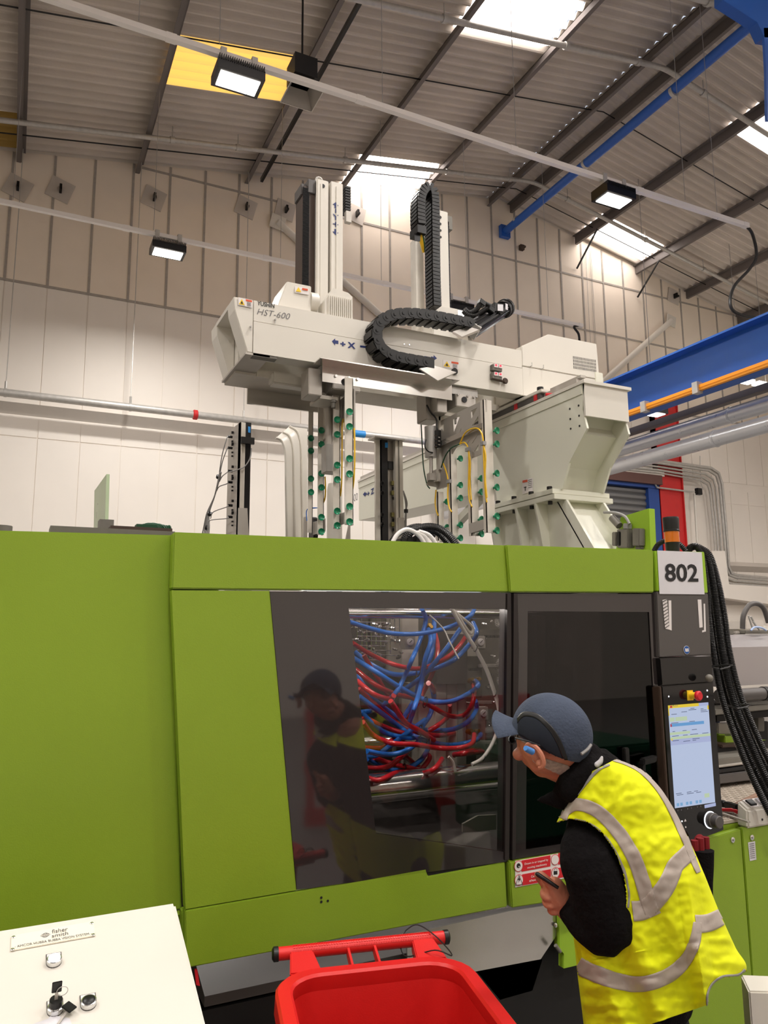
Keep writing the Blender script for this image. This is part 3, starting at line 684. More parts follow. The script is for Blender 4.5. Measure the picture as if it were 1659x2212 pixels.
# top of the left part: guide rails, green sheet, cable knot
rt = thing('linear_guide', 'grey and dark guide rail lying on top of the left guard', 'rail', PY(240, 1147, 2.55))
a, b = PY(107, 1145, 2.55), PY(372, 1152, 2.55)
MB().box((a.x, 2.5, a.z - .04), (b.x, 2.6, a.z + .008)).build('rail_bed', M['hardgrey'], rt)
a2 = PY(235, 1147, 2.6)
MB().box((a2.x, 2.55, a2.z - .02), (b.x, 2.66, a2.z + .012)).build('rail_strip', M['brown'], rt)
MB().lathe([(.03, -.01), (.03, .01)], PY(4, 1143, 2.6), (0, 0, 1), 10).build('small_bolt', M['hardgrey'], rt)
kn = PY(325, 1142, 2.75); mb = MB()
for i in range(7):
    a = i * .9; mb.tube(smooth_path([kn + Vector((-.06 + .02 * i, 0, -.02)), kn + Vector((-.03 + .015 * i, .01, .012 + .006 * math.sin(a))), kn + Vector((.02 + .008 * i, 0, .01)), kn + Vector((.05 + .004 * i, 0, -.03))], 5), .004, 6)
mb.box(kn + Vector((-.05, -.02, -.03)), kn + Vector((.02, .03, .012)))
mb.build('cable_knot', M['hosegreen'], label='tangle of green and grey cables on top of the left guard', cat='cables')
Xg = PY(229, 1100, 3.0).x
MB().prism([PX(230, 1024, Xg), PX(204, 1060, Xg), PX(202, 1160, Xg), PX(226, 1160, Xg)], (.012, 0, 0)).build('green_sheet', M['glassgreen'], label='upright pale green translucent sheet on top of the left guard', cat='panel')
q = PY(230, 1143, 3.0); MB().box((q.x - .03, 2.95, q.z - .03), (q.x + .02, 3.02, q.z + .03)).build('sheet_clamp', M['hardgrey'], label='small clamp at the foot of the green sheet', cat='clamp')

# ------------------------------------------------ mould tool and hoses seen through the clear pane
S_ = 4.1475
def WC(cx_, cy_, y): return PY(740 + cx_ / S_, 1290 + cy_ / S_, y)
mt = thing('mould_tool', 'grey steel mould with gauges and bundled red and blue hoses behind the clear pane', 'mould', (1.4, 3.2, .9))
def wbox(x0, y0, x1, y1, y, d, m_, name, **k):
    pts = [WC(x0, y0, y), WC(x1, y0, y), WC(x1, y1, y), WC(x0, y1, y)]
    return MB().prism(pts, (0, d, 0)).build(name, m_, mt, bevel=.002, **k)
wbox(530, 60, 680, 700, 3.12, .2, M['alu'], 'mould_plate'); wbox(660, 60, 830, 900, 3.2, .2, M['hardgrey'], 'mould_plate')
wbox(680, 780, 830, 1560, 3.10, .2, M['alu'], 'mould_plate'); wbox(834, 780, 930, 1560, 3.09, .2, M['alu'], 'mould_plate')
wbox(934, 780, 1030, 1560, 3.10, .2, M['alu'], 'mould_plate'); wbox(1034, 780, 1110, 1500, 3.09, .2, M['steel'], 'mould_plate')
wbox(1110, 530, 1250, 900, 3.08, .22, M['hardgrey'], 'mould_plate'); wbox(1114, 960, 1280, 1400, 3.1, .2, M['steel'], 'mould_plate')
wbox(1114, 300, 1225, 530, 3.12, .2, M['alu'], 'mould_plate'); wbox(840, 330, 1120, 780, 3.06, .2, M['tower'], 'control_box')
wbox(60, 60, 230, 900, 3.25, .1, M['tower'], 'mould_plate'); wbox(250, 60, 500, 620, 3.28, .1, M['hardgrey'], 'mould_plate')
wbox(160, 700, 660, 1500, 3.3, .1, M['tower'], 'mould_plate')
wbox(1200, 1290, 1380, 1320, 3.05, .03, M['steel'], 'cross_bar'); wbox(1220, 930, 1380, 960, 3.05, .03, M['steel'], 'cross_bar')
wbox(1240, 600, 1390, 630, 3.05, .03, M['steel'], 'cross_bar'); wbox(1230, 290, 1500, 360, 3.05, .03, M['hardgrey'], 'cross_bar')
mb = MB()
for i in range(22): mb.cbox(WC(1190 + i * 14, 352, 3.04), .003, .004, .012)
for i in range(12): mb.cbox(WC(1130 + i * 9, 648, 3.04), .003, .004, .012)
for i in range(12): mb.cbox(WC(190 + i * 14, 690, 3.04), .003, .004, .012)
mb.build('rack_teeth', M['dark'], mt)
for gx, gy in ((585, 405), (1215, 405), (1240, 1040)):
    c = WC(gx, gy, 3.02)
    g = MB().obox(c, (.028, 0, 0), (0, .02, 0), (0, 0, .03)).build('gauge', M['steel'], mt, bevel=.003)
    MB().lathe([(.016, 0), (.016, .006), (.013, .007)], c + Vector((0, -.02, .002)), (0, -1, 0), 16).build('gauge_face', M['signwhite'], g)
    MB().obox(c + Vector((0, -.028, .004)), (.007, 0, .006), (0, .0005, 0), (.001, 0, -.001)).build('needle', M['ink'], g)
rnd = random.Random(4)
mb = MB()
for i in range(90):
    x = rnd.uniform(70, 560) if i < 60 else rnd.uniform(1260, 1500); y = rnd.uniform(80, 560) if i < 60 else rnd.uniform(80, 1200)
    c = WC(x, y, 3.05); mb.lathe([(.005, -.02), (.0065, -.004), (.0065, .004), (.003, .012)], c, (rnd.uniform(-.4, .4), -1, rnd.uniform(-.3, .3)), 7)
mb.build('fittings', M['chrome'], mt, kind='stuff')
mb = MB()
for i in range(10):
    x = 130 + i * 42; mb.tube([WC(x, 100 + (i % 3) * 40, 3.1), WC(x + 4, 420 + (i % 4) * 30, 3.1)], .0025, 5)
    mb.tube([WC(130, 180 + i * 42, 3.09), WC(380 + (i % 3) * 60, 185 + i * 42, 3.09)], .002, 5)
mb.build('pipework', M['chrome'], mt, kind='stuff')
for cx_, cy_, r in ((1430, 210, 62), (1430, 610, 52), (1440, 740, 52), (1450, 1020, 50), (1460, 1150, 50)):
    pts = []
    for k in range(60):
        a = math.radians(80 + 200 * k / 59); pts.append(WC(cx_ + math.cos(a) * r * .8, cy_ - math.sin(a) * r, 3.0))
    corr_tube(MB(), pts, .011, .006, .35, 8).build('coiled_conduit', M['galv'], mt)
B = [[(60, 220), (250, 280), (450, 325), (700, 325), (950, 270), (1130, 180), (1180, 110)],
     [(110, 490), (250, 600), (450, 690), (650, 680), (850, 630), (1000, 560), (1130, 430), (1200, 330), (1170, 230)],
     [(105, 550), (300, 670), (500, 800), (700, 905), (850, 940), (1000, 925), (1150, 850), (1215, 790), (1190, 750)],
     [(130, 700), (250, 880), (400, 1010), (550, 1110), (700, 1180), (850, 1195), (1000, 1180), (1130, 1110), (1200, 1000), (1190, 930)],
     [(150, 890), (350, 1040), (520, 1170), (650, 1250), (800, 1300), (950, 1325), (1100, 1310), (1210, 1270), (1240, 1225)],
     [(710, 105), (745, 200), (700, 370), (620, 560), (560, 700), (480, 850), (370, 960)],
     [(770, 105), (820, 200), (800, 500), (700, 700), (650, 900), (540, 1090)],
     [(1180, 120), (1080, 250), (900, 500), (700, 720), (520, 850)],
     [(770, 290), (790, 400), (740, 560), (700, 800), (640, 1000), (600, 1120)],
     [(790, 780), (815, 870), (810, 950), (780, 1060), (720, 1150)],
     [(170, 1030), (270, 1130), (400, 1220), (600, 1260), (680, 1250)],
     [(215, 1380), (400, 1410), (560, 1380), (690, 1290)],
     [(220, 1450), (400, 1540), (560, 1540), (700, 1460), (765, 1360)],
     [(350, 1390), (600, 1200), (740, 1100)], [(160, 1030), (230, 1025), (300, 1010)], [(215, 1430), (300, 1420), (420, 1340), (520, 1260)]]
Rr = [[(90, 410), (250, 510), (450, 600), (650, 640), (800, 610), (950, 530), (1050, 430), (1110, 340)],
      [(830, 330), (855, 470), (820, 640), (740, 820), (640, 1000), (560, 1110)],
      [(120, 650), (300, 790), (480, 870), (650, 910), (800, 980), (950, 1060), (1080, 1060), (1160, 960), (1180, 830), (1160, 760)],
      [(130, 750), (280, 870), (420, 910), (460, 880)],
      [(145, 820), (300, 970), (480, 1120), (650, 1200), (850, 1240), (1000, 1220)],
      [(170, 1070), (400, 1170), (560, 1220), (640, 1230)],
      [(180, 1120), (280, 1240), (450, 1310), (650, 1320), (850, 1350), (1050, 1350), (1160, 1310), (1180, 1230)],
      [(200, 1350), (350, 1350), (450, 1280), (600, 1250)],
      [(222, 1530), (400, 1520), (560, 1400), (640, 1320)],
      [(228, 1620), (330, 1640), (500, 1570), (700, 1580), (820, 1540), (890, 1450)],
      [(190, 520), (300, 700), (450, 950), (600, 1150)], [(770, 770), (815, 830), (822, 910)],
      [(960, 960), (950, 1060), (850, 1150), (760, 1200)], [(280, 1440), (400, 1480), (600, 1530), (700, 1540), (780, 1440), (750, 1400)],
      [(1000, 1410), (1100, 1400), (1255, 1385)], [(1000, 1420), (1100, 1380), (1240, 1375)], [(170, 1060), (300, 1130), (420, 1190)],
      [(430, 930), (560, 1120), (700, 1200), (820, 1280)], [(540, 1400), (680, 1520), (800, 1580), (880, 1500)]]
for j, (lst, nm, mm) in enumerate(((B, 'blue_hose', 'hoseblue'), (Rr, 'red_hose', 'hosered'))):
    for i, c in enumerate(lst):
        n = len(c); y0 = 2.72 + ((i * 7 + j * 3) % 11) * .022
        p = [WC(x, y, y0 + .05 * math.sin(k * 2.1 + i) + (.14 if k == n - 1 and i % 3 else 0)) for k, (x, y) in enumerate(c)]
        MB().tube(smooth_path(p, 7), .0105 if i % 5 else .0095, 9).build(nm, M[mm], mt)
MB().tube(smooth_path([WC(*q, 2.66) for q in ((975, 100), (1100, 320), (1190, 460), (1290, 650), (1360, 850), (1400, 1000), (1400, 1150), (1350, 1300), (1260, 1440), (1160, 1500))], 7), .0085, 9).build('white_hose', M['hosewhite'], mt)
MB().tube(smooth_path([WC(*q, 2.68) for q in ((985, 110), (1080, 190), (1150, 250), (1170, 290), (1150, 325), (1110, 280), (1060, 200), (1030, 150))], 7), .006, 8).build('white_hose', M['hosewhite'], mt)
MB().tube(smooth_path([WC(*q, 2.62) for q in ((780, 160), (900, 280), (960, 400), (1040, 550))], 6), .0028, 6).build('thin_tube', M['hosewhite'], mt)
MB().tube(smooth_path([WC(*q, 2.7) for q in ((950, 1430), (990, 1480), (1010, 1560))], 6), .006, 6).build('thin_tube', M['hosewhite'], mt)
for q, r, yy in (((680, 665), .022, 2.8), ((740, 940), .022, 2.8), ((695, 1200), .024, 2.8), ((770, 1310), .02, 2.8), ((545, 1550), .024, 2.8), ((1192, 460), .012, 2.66), ((1365, 862), .012, 2.66), ((1398, 1145), .012, 2.66), ((1262, 1440), .012, 2.66)):
    c = WC(*q, yy); pts = [c + Vector((math.sin(a) * .006, math.cos(a) * r * .7, math.sin(a) * r)) for a in np.linspace(0, 2 * math.pi, 18)]
    MB().tube(pts, .0022, 5).build('cable_tie', M['cablek'], mt)
mb = MB()
for x, y in ((1180, 750), (1150, 745), (1210, 740), (780, 275), (765, 260), (1160, 1210), (1200, 1205), (1135, 1200), (1170, 1365), (1210, 1370), (690, 110), (1180, 110)):
    mb.lathe([(.009, -.02), (.012, -.012), (.012, 0), (.008, .006), (.008, .02)], WC(x, y, 2.95), (0, -1, .3), 8)
mb.build('brass_fittings', mat('brass', (180, 140, 60), .3, metal=.9), mt)
MB().obox(WC(500, 1365, 3.0), (.02, 0, 0), (0, .02, 0), (0, 0, .04)).build('valve_block', M['hardgrey'], mt)
# behind the smoked pane
for (a, b, c, d, mm) in ((1160, 1330, 1178, 1480, 'steel'), (1182, 1340, 1200, 1480, 'hardgrey'), (1205, 1440, 1235, 1560, 'hardgrey'), (1238, 1350, 1262, 1560, 'steel')):
    face([(a, b), (c, b), (c, d), (a, d)], 2.75, .1).build('mounting_bar', M[mm], mt)
MB().cyl(PY(1130, 1650, 2.9), PY(1400, 1610, 2.9), .05, 20).build('tie_bar', M['chrome'], mc)

# ------------------------------------------------ safety sign on the lower right panel
sg = thing('warning_sign', 'white and red safety sign under the smoked pane, in front of the worker\'s hand', 'sign', F(1165, 1880, YF - .016))
ys = YF - .014
MB().prism([F(1113, 1860, ys), F(1260, 1834, ys), F(1260, 1890, ys), (F(1113, 1917, ys))], (0, .001, 0)).build('sign_board', M['signwhite'], sg)
for (x0, y0, x1, y1) in ((1127, 1859, 1189, 1883), (1128, 1889, 1190, 1913), (1206, 1843, 1258, 1868), (1206, 1875, 1258, 1897)):
    s = -.185; ym = ys - .001
    yl = y0 ; pts = [F(x0, yl, ym), F(x1, yl + (x1 - x0) * s, ym), F(x1, y1 + (x1 - x0) * s, ym), F(x0, y1, ym)]
    MB().prism(pts, (0, .001, 0)).build('red_field', M['signred'], sg)
def disc(px, py, rx, m_, name, par, y, th=.001, n=24):
    c = PY(px, py, y); return MB().lathe([(rx, 0), (rx, th)], c, (0, -1, 0), n).build(name, m_, par)
for px, py in ((1120, 1871), (1121, 1901), (1199, 1857), (1200, 1885)):
    disc(px, py, .0185, M['signred'], 'ring', sg, ys - .001); disc(px, py, .0165, M['signwhite'], 'symbol_disc', sg, ys - .0018)
disc(1120, 1870, .008, M['ink'], 'symbol', sg, ys - .0026); disc(1121, 1872, .002, M['signwhite'], 'symbol', sg, ys - .0034)
MB().prism([F(*p, ys - .003) for p in ((1123, 1892), (1118, 1901), (1121, 1901), (1119, 1908), (1125, 1898), (1122, 1898), (1124, 1892))], (0, .0006, 0)).build('symbol', M['ink'], sg)
MB().frame([F(*p, ys - .003) for p in ((1121, 1889), (1130, 1911), (1113, 1913))], [F(*p, ys - .003) for p in ((1121, 1892), (1128, 1910), (1115, 1911.5))], (0, .0004, 0)).build('symbol', M['inkg'], sg)
MB().prism([F(*p, ys - .003) for p in ((1196, 1882), (1204, 1881), (1204, 1889), (1196, 1890))], (0, .0006, 0)).build('symbol', M['ink'], sg)
MB().tube([F(*p, ys - .003) for p in ((1197, 1882), (1197, 1878), (1200, 1875), (1203, 1877), (1203, 1879))], .0008, 5).build('symbol', M['ink'], sg)
U = lambda a, b, y: PY(*b, y) - PY(*a, y)
def ptext(body, tl_, tr_, bl_, y, m_, par, name='lettering', **k):
    O = PY(*bl_, y); V = PY(*tl_, y) - O; Uv = PY(*tr_, y) - PY(*tl_, y)
    return text(name, body, O, Uv, V, m_, par, **k)
ptext('Drawn in or trapped by', (1133, 1864), (1184, 1854.5), (1133, 1870), ys - .003, M['signwhite'], sg, bold=.01)
ptext('moving machinery', (1139, 1872), (1181, 1864), (1139, 1878), ys - .003, M['signwhite'], sg, bold=.01)
ptext('Contact with', (1147, 1891), (1174, 1886), (1147, 1896), ys - .003, M['signwhite'], sg, bold=.01)
ptext('electrical', (1143, 1900), (1176, 1894), (1143, 1905), ys - .003, M['signwhite'], sg, bold=.01)
ptext('ABC', (1194, 1855), (1206, 1853), (1194, 1860), ys - .003, M['inkg'], sg) if False else None

# ------------------------------------------------ control tower
tw = thing('control_tower', 'tall grey operator tower with a lit touch screen, emergency stop and the number sheet', 'control panel', (2.6, 2.4, 1.0))
YT = 2.334
def tface(pts, m_, name, y=YT, d=.34, **k): return MB().prism([PY(px, py, y) for px, py in pts], (0, d, 0)).build(name, m_, tw, bevel=.003, **k)
tface([(1414, 1190), (1522, 1192), (1530, 1281), (1420, 1277)], M['greeng'], 'top_cap', YT)
tface([(1418, 1278), (1530, 1282), (1537, 1414), (1424, 1420)], M['tower'], 'upper_housing')
tface([(1425, 1422), (1537, 1417), (1541, 1472), (1430, 1480)], M['gloss'], 'glossy_cover', YT - .006, .05)
tface([(1421, 1424), (1537, 1420), (1560, 1760), (1436, 1780)], M['frame'], 'column', YT + .012, .3)
YP = YT - .022
pn = tface([(1430, 1483), (1541, 1474), (1564, 1793), (1454, 1836)], M['gloss'], 'operator_panel', YP, .07)
tface([(1424, 1484), (1431, 1483), (1455, 1836), (1448, 1838)], M['brown'], 'side_strip', YP + .004, .07)
sc_q = ((1443, 1524), (1530, 1517), (1545, 1733), (1458, 1746))
def scr(u, v, y):  # u right, v down in screen
    a = Vector((sc_q[0][0] + (sc_q[1][0] - sc_q[0][0]) * u, sc_q[0][1] + (sc_q[1][1] - sc_q[0][1]) * u)); b = Vector((sc_q[3][0] + (sc_q[2][0] - sc_q[3][0]) * u, sc_q[3][1] + (sc_q[2][1] - sc_q[3][1]) * u))
    c = a + (b - a) * v; return PY(c.x, c.y, y)
def emi(name, rgb, s): return mat(name, (12, 12, 12), .25, emit=rgb, es=s * .95)
E_ = {'bg': emi('screen_pale_blue', (196, 210, 240), .95), 'bg2': emi('screen_lilac', (186, 196, 236), .9), 'y': emi('screen_yellow', (246, 214, 60), .95), 'b': emi('screen_blue', (112, 172, 228), .9),
      'g': emi('screen_green', (206, 226, 190), .9), 'd': emi('screen_ink', (92, 104, 140), .6), 'r': emi('screen_red', (222, 60, 70), .8), 'w': emi('screen_white', (222, 230, 248), .95), 'b2': emi('screen_icon_blue', (140, 190, 235), .85)}
def srect(u0, v0, u1, v1, k, lay=1, name='screen_field'):
    y = YP - .001 - .0005 * lay
    return MB().prism([scr(u0, v0, y), scr(u1, v0, y), scr(u1, v1, y), scr(u0, v1, y)], (0, .0004, 0)).build(name, E_[k], tw)
srect(0, 0, 1, 1, 'bg', 0, 'screen'); srect(0, .0, .76, .03, 'y'); srect(.76, 0, 1, .03, 'bg2'); srect(0, .03, .02, .1, 'y'); srect(.97, .03, 1, .07, 'y')
srect(.05, .004, .1, .026, 'r', 2); srect(.02, .12, .14, .16, 'g'); srect(.16, .12, .45, .16, 'g'); srect(.02, .18, .86, .21, 'b'); srect(.03, .183, .06, .21, 'r', 2)
srect(.0, .265, .5, .29, 'g'); srect(0, .31, 1, .335, 'g'); srect(0, .335, 1, .39, 'bg2'); srect(.03, .325, .055, .345, 'y', 2); srect(.75, .9, .87, .94, 'g')
for i, u in enumerate((.05, .14, .28, .37, .52, .61)): srect(u, .955, u + .06, .985, 'b2')
rn = random.Random(3)
for i in range(46):
    u = rn.choice((.05, .07, .32, .5, .55, .8)); v = rn.choice((.045, .058, .072, .087, .172, .255, .30, .345, .36, .86, .875)); w = rn.uniform(.05, .18)
    srect(u, v, u + w, v + .005, 'd', 3, 'screen_line')
ptext('Auto', (1452, 1523), (1464, 1522), (1452, 1526.5), YP - .004, E_['d'], tw)
es = PY(1490, 1502, YP)
MB().obox(es, (.016, 0, 0), (0, .003, 0), (0, 0, .02)).build('emergency_plate', M['labelyellow'], tw)
MB().lathe([(.013, 0), (.013, .026)], es + Vector((.003, -.002, 0)), (.1, -1, .02), 18).build('emergency_collar', M['labelyellow'], tw)
MB().lathe([(.012, 0), (.019, .004), (.020, .014), (.015, .019)], es + Vector((.006, -.028, 0)), (.1, -1, .02), 20).build('emergency_button', M['signred'], tw, label='red mushroom button')
kb = PY(1534, 1771, YP)
MB().lathe([(.0335, 0), (.0335, .002)], kb, (0, -1, 0), 32).build('lit_ring', M['led_w'], tw, label='glowing ring')
MB().lathe([(.030, 0), (.030, .020), (.027, .023), (.024, .023), (.024, .045), (.021, .048)], kb, (0, -1, 0), 32).build('rotary_knob', M['tower'], tw)
for px, py, r in ((1545, 1491, .003), (1527.5, 1491.5, .0032), (1528, 1505, .0032), (1444.5, 1504.5, .0028), (1473, 1774, .0028), (1474, 1788, .0028)):
    if px < 1540: disc(px, py, r, M['led_w'], 'indicator', tw, YP - .0002)
for px, py in ((1464, 1751), (1471.5, 1749.5), (1485, 1747), (1493, 1745.5), (1506, 1743), (1513.5, 1741.5)): disc(px, py, .003, M['inkg'], 'soft_key', tw, YP - .0002)
MB().prism([PY(1522, 1739, YP - .001), PY(1546, 1734, YP - .001), PY(1546.5, 1741, YP - .001), PY(1522.5, 1746, YP - .001)], (0, .0008, 0)).build('name_strip', E_['bg2'], tw)
MB().prism([PY(1478, 1775, YP - .001), PY(1483, 1774, YP - .001), PY(1480.5, 1769, YP - .001)], (0, .0008, 0)).build('warning_symbol', M['signwhite'], tw)
disc(1481, 1786.5, .0035, M['signwhite'], 'warning_symbol', tw, YP - .0002)
c = PY(1541, 1488, YT - .01)
# stuck-on things of the tower
nb = thing('number_sheet', 'white paper sheet reading 802 taped to the top of the tower', 'sheet', PY(1470, 1240, YT - .004))
MB().prism([PY(1420, 1189, YT - .004), PY(1516, 1193, YT - .004), PY(1522, 1284, YT - .004), PY(1425, 1283, YT - .004)], (0, .0012, 0)).build('paper', M['paper'], nb)
ptext('802', (1435.5, 1217), (1507, 1219), (1437, 1256), YT - .006, M['ink'], nb, bold=.02)
for pts in (((1431, 1296), (1441, 1294), (1446, 1360), (1437, 1358)), ((1444, 1297), (1450, 1297), (1451, 1362), (1446, 1360)), ((1507, 1295), (1515, 1295), (1518, 1355), (1511, 1356)), ((1520, 1304), (1523, 1304), (1525, 1364), (1517, 1366), (1517, 1362), (1521, 1361))):
    mb = MB(); y = YT - .0015
    mb.prism([PY(px, py, y) for px, py in pts], (0, .0008, 0)); mb.build('glue_residue', M['signwhite'], tw)
mb = MB()
for i in range(9): mb.prism([PY(1430 + i * .8, 1300 + i * 7, YT - .0035), PY(1442 + i * .5, 1296.5 + i * 7 - 3, YT - .0035), PY(1442 + i * .5, 1298 + i * 7 - 3, YT - .0035), PY(1430 + i * .8, 1302.5 + i * 7, YT - .0035)], (0, .0006, 0))
mb.build('scratch_marks', M['tower'], tw)
bd = PY(1483, 1404, YT - .002)
ss = thing('manual_sticker', 'round blue sticker with an open book symbol low on the tower', 'sticker', bd)
MB().lathe([(.0175, 0), (.0175, .0008)], bd, (0, -1, 0), 28).build('white_rim', M['signwhite'], ss)
MB().lathe([(.0160, 0), (.0160, .0008)], bd + Vector((0, -.0009, 0)), (0, -1, 0), 28).build('blue_disc', mat('sticker_blue', (28, 84, 156), .5), ss)
MB().prism([bd + Vector((x, -.0025, z)) for x, z in ((-.0095, .007), (-.001, .0055), (-.001, -.0075), (-.0095, -.006))], (0, .0006, 0)).prism([bd + Vector((x, -.0025, z)) for x, z in ((.0095, .007), (.001, .0055), (.001, -.0075), (.0095, -.006))], (0, .0006, 0)).build('book_symbol', M['signwhite'], ss)
MB().prism([PY(px, py, YT + .02) for px, py in ((1414, 1413), (1424, 1413), (1424, 1420), (1414, 1420))], (0, .001, 0)).build('small_label', M['paper'], tw)
c = PY(1532, 1465, YT - .05); MB().ball(c, .016, 12, 8).build('mirror_knob', M['hardgrey'], tw)

# beacon
bc = PY(1453, 1185, 2.48)
bk = thing('signal_beacon', 'black and amber signal beacon standing behind the top of the tower', 'beacon', bc)
ppm = (PY(1453, 1120, 2.48).z - bc.z) / 65
MB().lathe([(.029, -.03), (.031, ppm * 10), (.032, ppm * 13)], bc, (0, 0, 1), 24).build('base', M['black'], bk)
MB().lathe([(.0325, ppm * 13), (.0325, ppm * 36)], bc, (0, 0, 1), 24).build('amber_lens', M['amber'], bk)
MB().lathe([(.036, ppm * 36), (.036, ppm * 39), (.034, ppm * 40), (.036, ppm * 63), (.034, ppm * 67)], bc, (0, 0, 1), 24).build('siren_cap', M['black'], bk)
for k, (rr) in enumerate(((.0, 'arc'),)):
    pass
# black corrugated hoses running down to the right
offs = [(-14, 0), (-5, 0), (4, 0), (12, 0), (19, 0)]
base = [(1480, 1200, 2.62), (1492, 1183, 2.62), (1508, 1182, 2.6), (1525, 1205, 2.56), (1537, 1262, 2.54), (1545, 1330, 2.52), (1556, 1410, 2.5), (1575, 1500, 2.45), (1608, 1590, 2.4), (1648, 1680, 2.34), (1690, 1760, 2.3)]
hl = ('innermost', 'second from the tower', 'in the middle of the bundle', 'second from the outside', 'outermost')
for k, (dx, _) in enumerate(offs):
    P_ = []
    for i, (px, py, y) in enumerate(base):
        w = min(1, max(0, (i - 1) / 4)) * (1 + .6 * max(0, (i - 6) / 4)); nx, ny = 1.0, -.35
        P_.append(PY(px + dx * w * nx, py + dx * (.35 if i < 3 else -.25) * w + (0 if i else 0), y + (k % 2) * .05 - .02))
    corr_tube(MB(), smooth_path(P_, 10), .0155 if k != 2 else .018, .0075, .2, 10).build('corrugated_hose', M['black'], label='black ribbed hose sweeping down right of the tower, ' + hl[k], cat='hose', group='black hoses right of the tower')
for k, (a, b) in enumerate((((1555, 1446), (1582, 1436)), ((1592, 1531), (1622, 1522)), ((1632, 1660), (1672, 1650)))):
    A, B_ = PY(*a, 2.36), PY(*b, 2.36); MB().tube([A, (A + B_) / 2 + Vector((0, -.012, 0)), B_, (A + B_) / 2 + Vector((0, .09, 0))] + [A], .004, 6).build('cable_tie', M['cablek'], label='black cable tie round the hose bundle, %s' % ('uppermost', 'middle', 'lowest')[k], cat='cable tie')
corr_tube(MB(), smooth_path([PY(1412, 1192, 2.7), PY(1422, 1176, 2.7), PY(1440, 1168, 2.68), PY(1462, 1172, 2.62), PY(1478, 1186, 2.6), PY(1484, 1200, 2.6)], 8), .013, .0075, .2, 10).build('corrugated_hose', M['black'], label='short black corrugated hose looping behind the beacon', cat='hose')

# green connector plate on the deck
XG = PY(1401, 1140, 2.95).x
gp = thing('connector_plate', 'upright lime green plate carrying grey cable connectors, beside the white pedestal', 'panel', (XG, 3.0, 2.0))
MB().prism([PX(1401, 1098, XG), PX(1340, 1117, XG), PX(1330, 1190, XG), PX(1405, 1188, XG)], (.045, 0, 0)).build('plate', M['greeng'], gp, bevel=.002)
def gbox(a, b, c, d, dp, name, mt_='hardgrey'):
    p = [PX(a, b, XG - .001), PX(c, b, XG - .001), PX(c, d, XG - .001), PX(a, d, XG - .001)]
    return MB().prism(p, (-dp, 0, 0)).build(name, M[mt_], gp, bevel=.004)
gbox(1347, 1144, 1371, 1184, .05, 'connector_hood'); gbox(1379, 1142, 1394, 1180, .045, 'connector_hood'); gbox(1336, 1150, 1345, 1180, .05, 'connector_hood')
gbox(1371, 1150, 1379, 1172, .02, 'pin_insert', 'brown'); gbox(1349, 1149, 1356, 1180, .056, 'locking_lever', 'blackm')
gbox(1380, 1180, 1392, 1187, .03, 'gland'); gbox(1354, 1131, 1366, 1144, .03, 'gland', 'cable')
MB().tube(smooth_path([PX(1305, 1107, XG - .02), PX(1330, 1108, XG - .03), PX(1350, 1116, XG - .03), PX(1360, 1132, XG - .03)], 6), .008, 8).build('cable', M['cable'], gp)
a = PX(1322, 1118, XG - .03); b = PX(1338, 1136, XG - .03); MB().cyl(a, b, .02, 12).build('angled_connector', M['hardgrey'], gp)
ptext('~~', (1381, 1128), (1396, 1126), (1381, 1134), 2.9, M['paper'], gp) if False else None

# ------------------------------------------------ cabinets, bench and injection unit at the right
YCb = 2.38
def cface(pts, y=YCb, d=.03): return MB().prism([PY(px, py, y) for px, py in pts], (0, d, 0))
ct = thing('green_cabinet', 'low lime green cabinet row under the tread plate bench at right', 'cabinet', (3.4, 2.7, 0))
cface([(1440, 1838), (1600, 1791), (1624, 2105), (1640, 2230), (1470, 2260)], YCb, .03).build('cabinet_door', M['green'], ct, bevel=.003)
cface([(1603, 1790), (1730, 1772), (1770, 2200), (1642, 2230), (1626, 2105)], YCb, .03).build('cabinet_door', M['green'], ct, bevel=.003)
MB().box((2.35, 2.42, .05), (4.2, 3.1, .93)).build('carcass', M['green'], ct)
MB().box((2.3, 2.45, 0), (4.2, 3.1, .08)).build('plinth', M['dark'], ct)
for px, py in ((1582, 1814), (1623.5, 1809)):
    c = PY(px, py, YCb - .001); MB().lathe([(.0115, 0), (.0115, .004), (.009, .006)], c, (0, -1, 0), 20).cbox(c + Vector((0, -.007, 0)), .003, .002, .009).build('quarter_turn_lock', M['chrome'], ct)
cface([(1616, 1820), (1631, 1817), (1634, 1857), (1620, 1860)], YCb - .002, .001).build('cabinet_label', M['paper'], ct)
for i in range(8):
    yy = 1823 + i * 4.3; cface([(1619 + i * .3, yy), (1629 + i * .3, yy - 1.5), (1629 + i * .3, yy - .3), (1619 + i * .3, yy + 1.2)], YCb - .003, .0006).build('print_line', M['inkg'], ct)
bz = .945
tp = thing('tread_plate_bench', 'silver tread plate bench top with tools lying on it at right', 'bench top', (3.3, 2.75, bz))
MB().box((2.35, 2.42, bz - .012), (4.2, 3.15, bz)).build('sheet', M['tread'], tp)
mb = MB(); 
for i in range(46):
    for j in range(22):
        x = 2.75 + i * .028; y = 2.44 + j * .032; a = .5 if (i + j) % 2 else -1.05
        if x > 4.1: continue
        c_, s_ = math.cos(a), math.sin(a)
        mb.obox((x, y, bz + .0012), (c_ * .011, s_ * .011, 0), (-s_ * .0035, c_ * .0035, 0), (0, 0, .0015))
mb.build('tread_pattern', M['tread'], tp, kind='stuff')
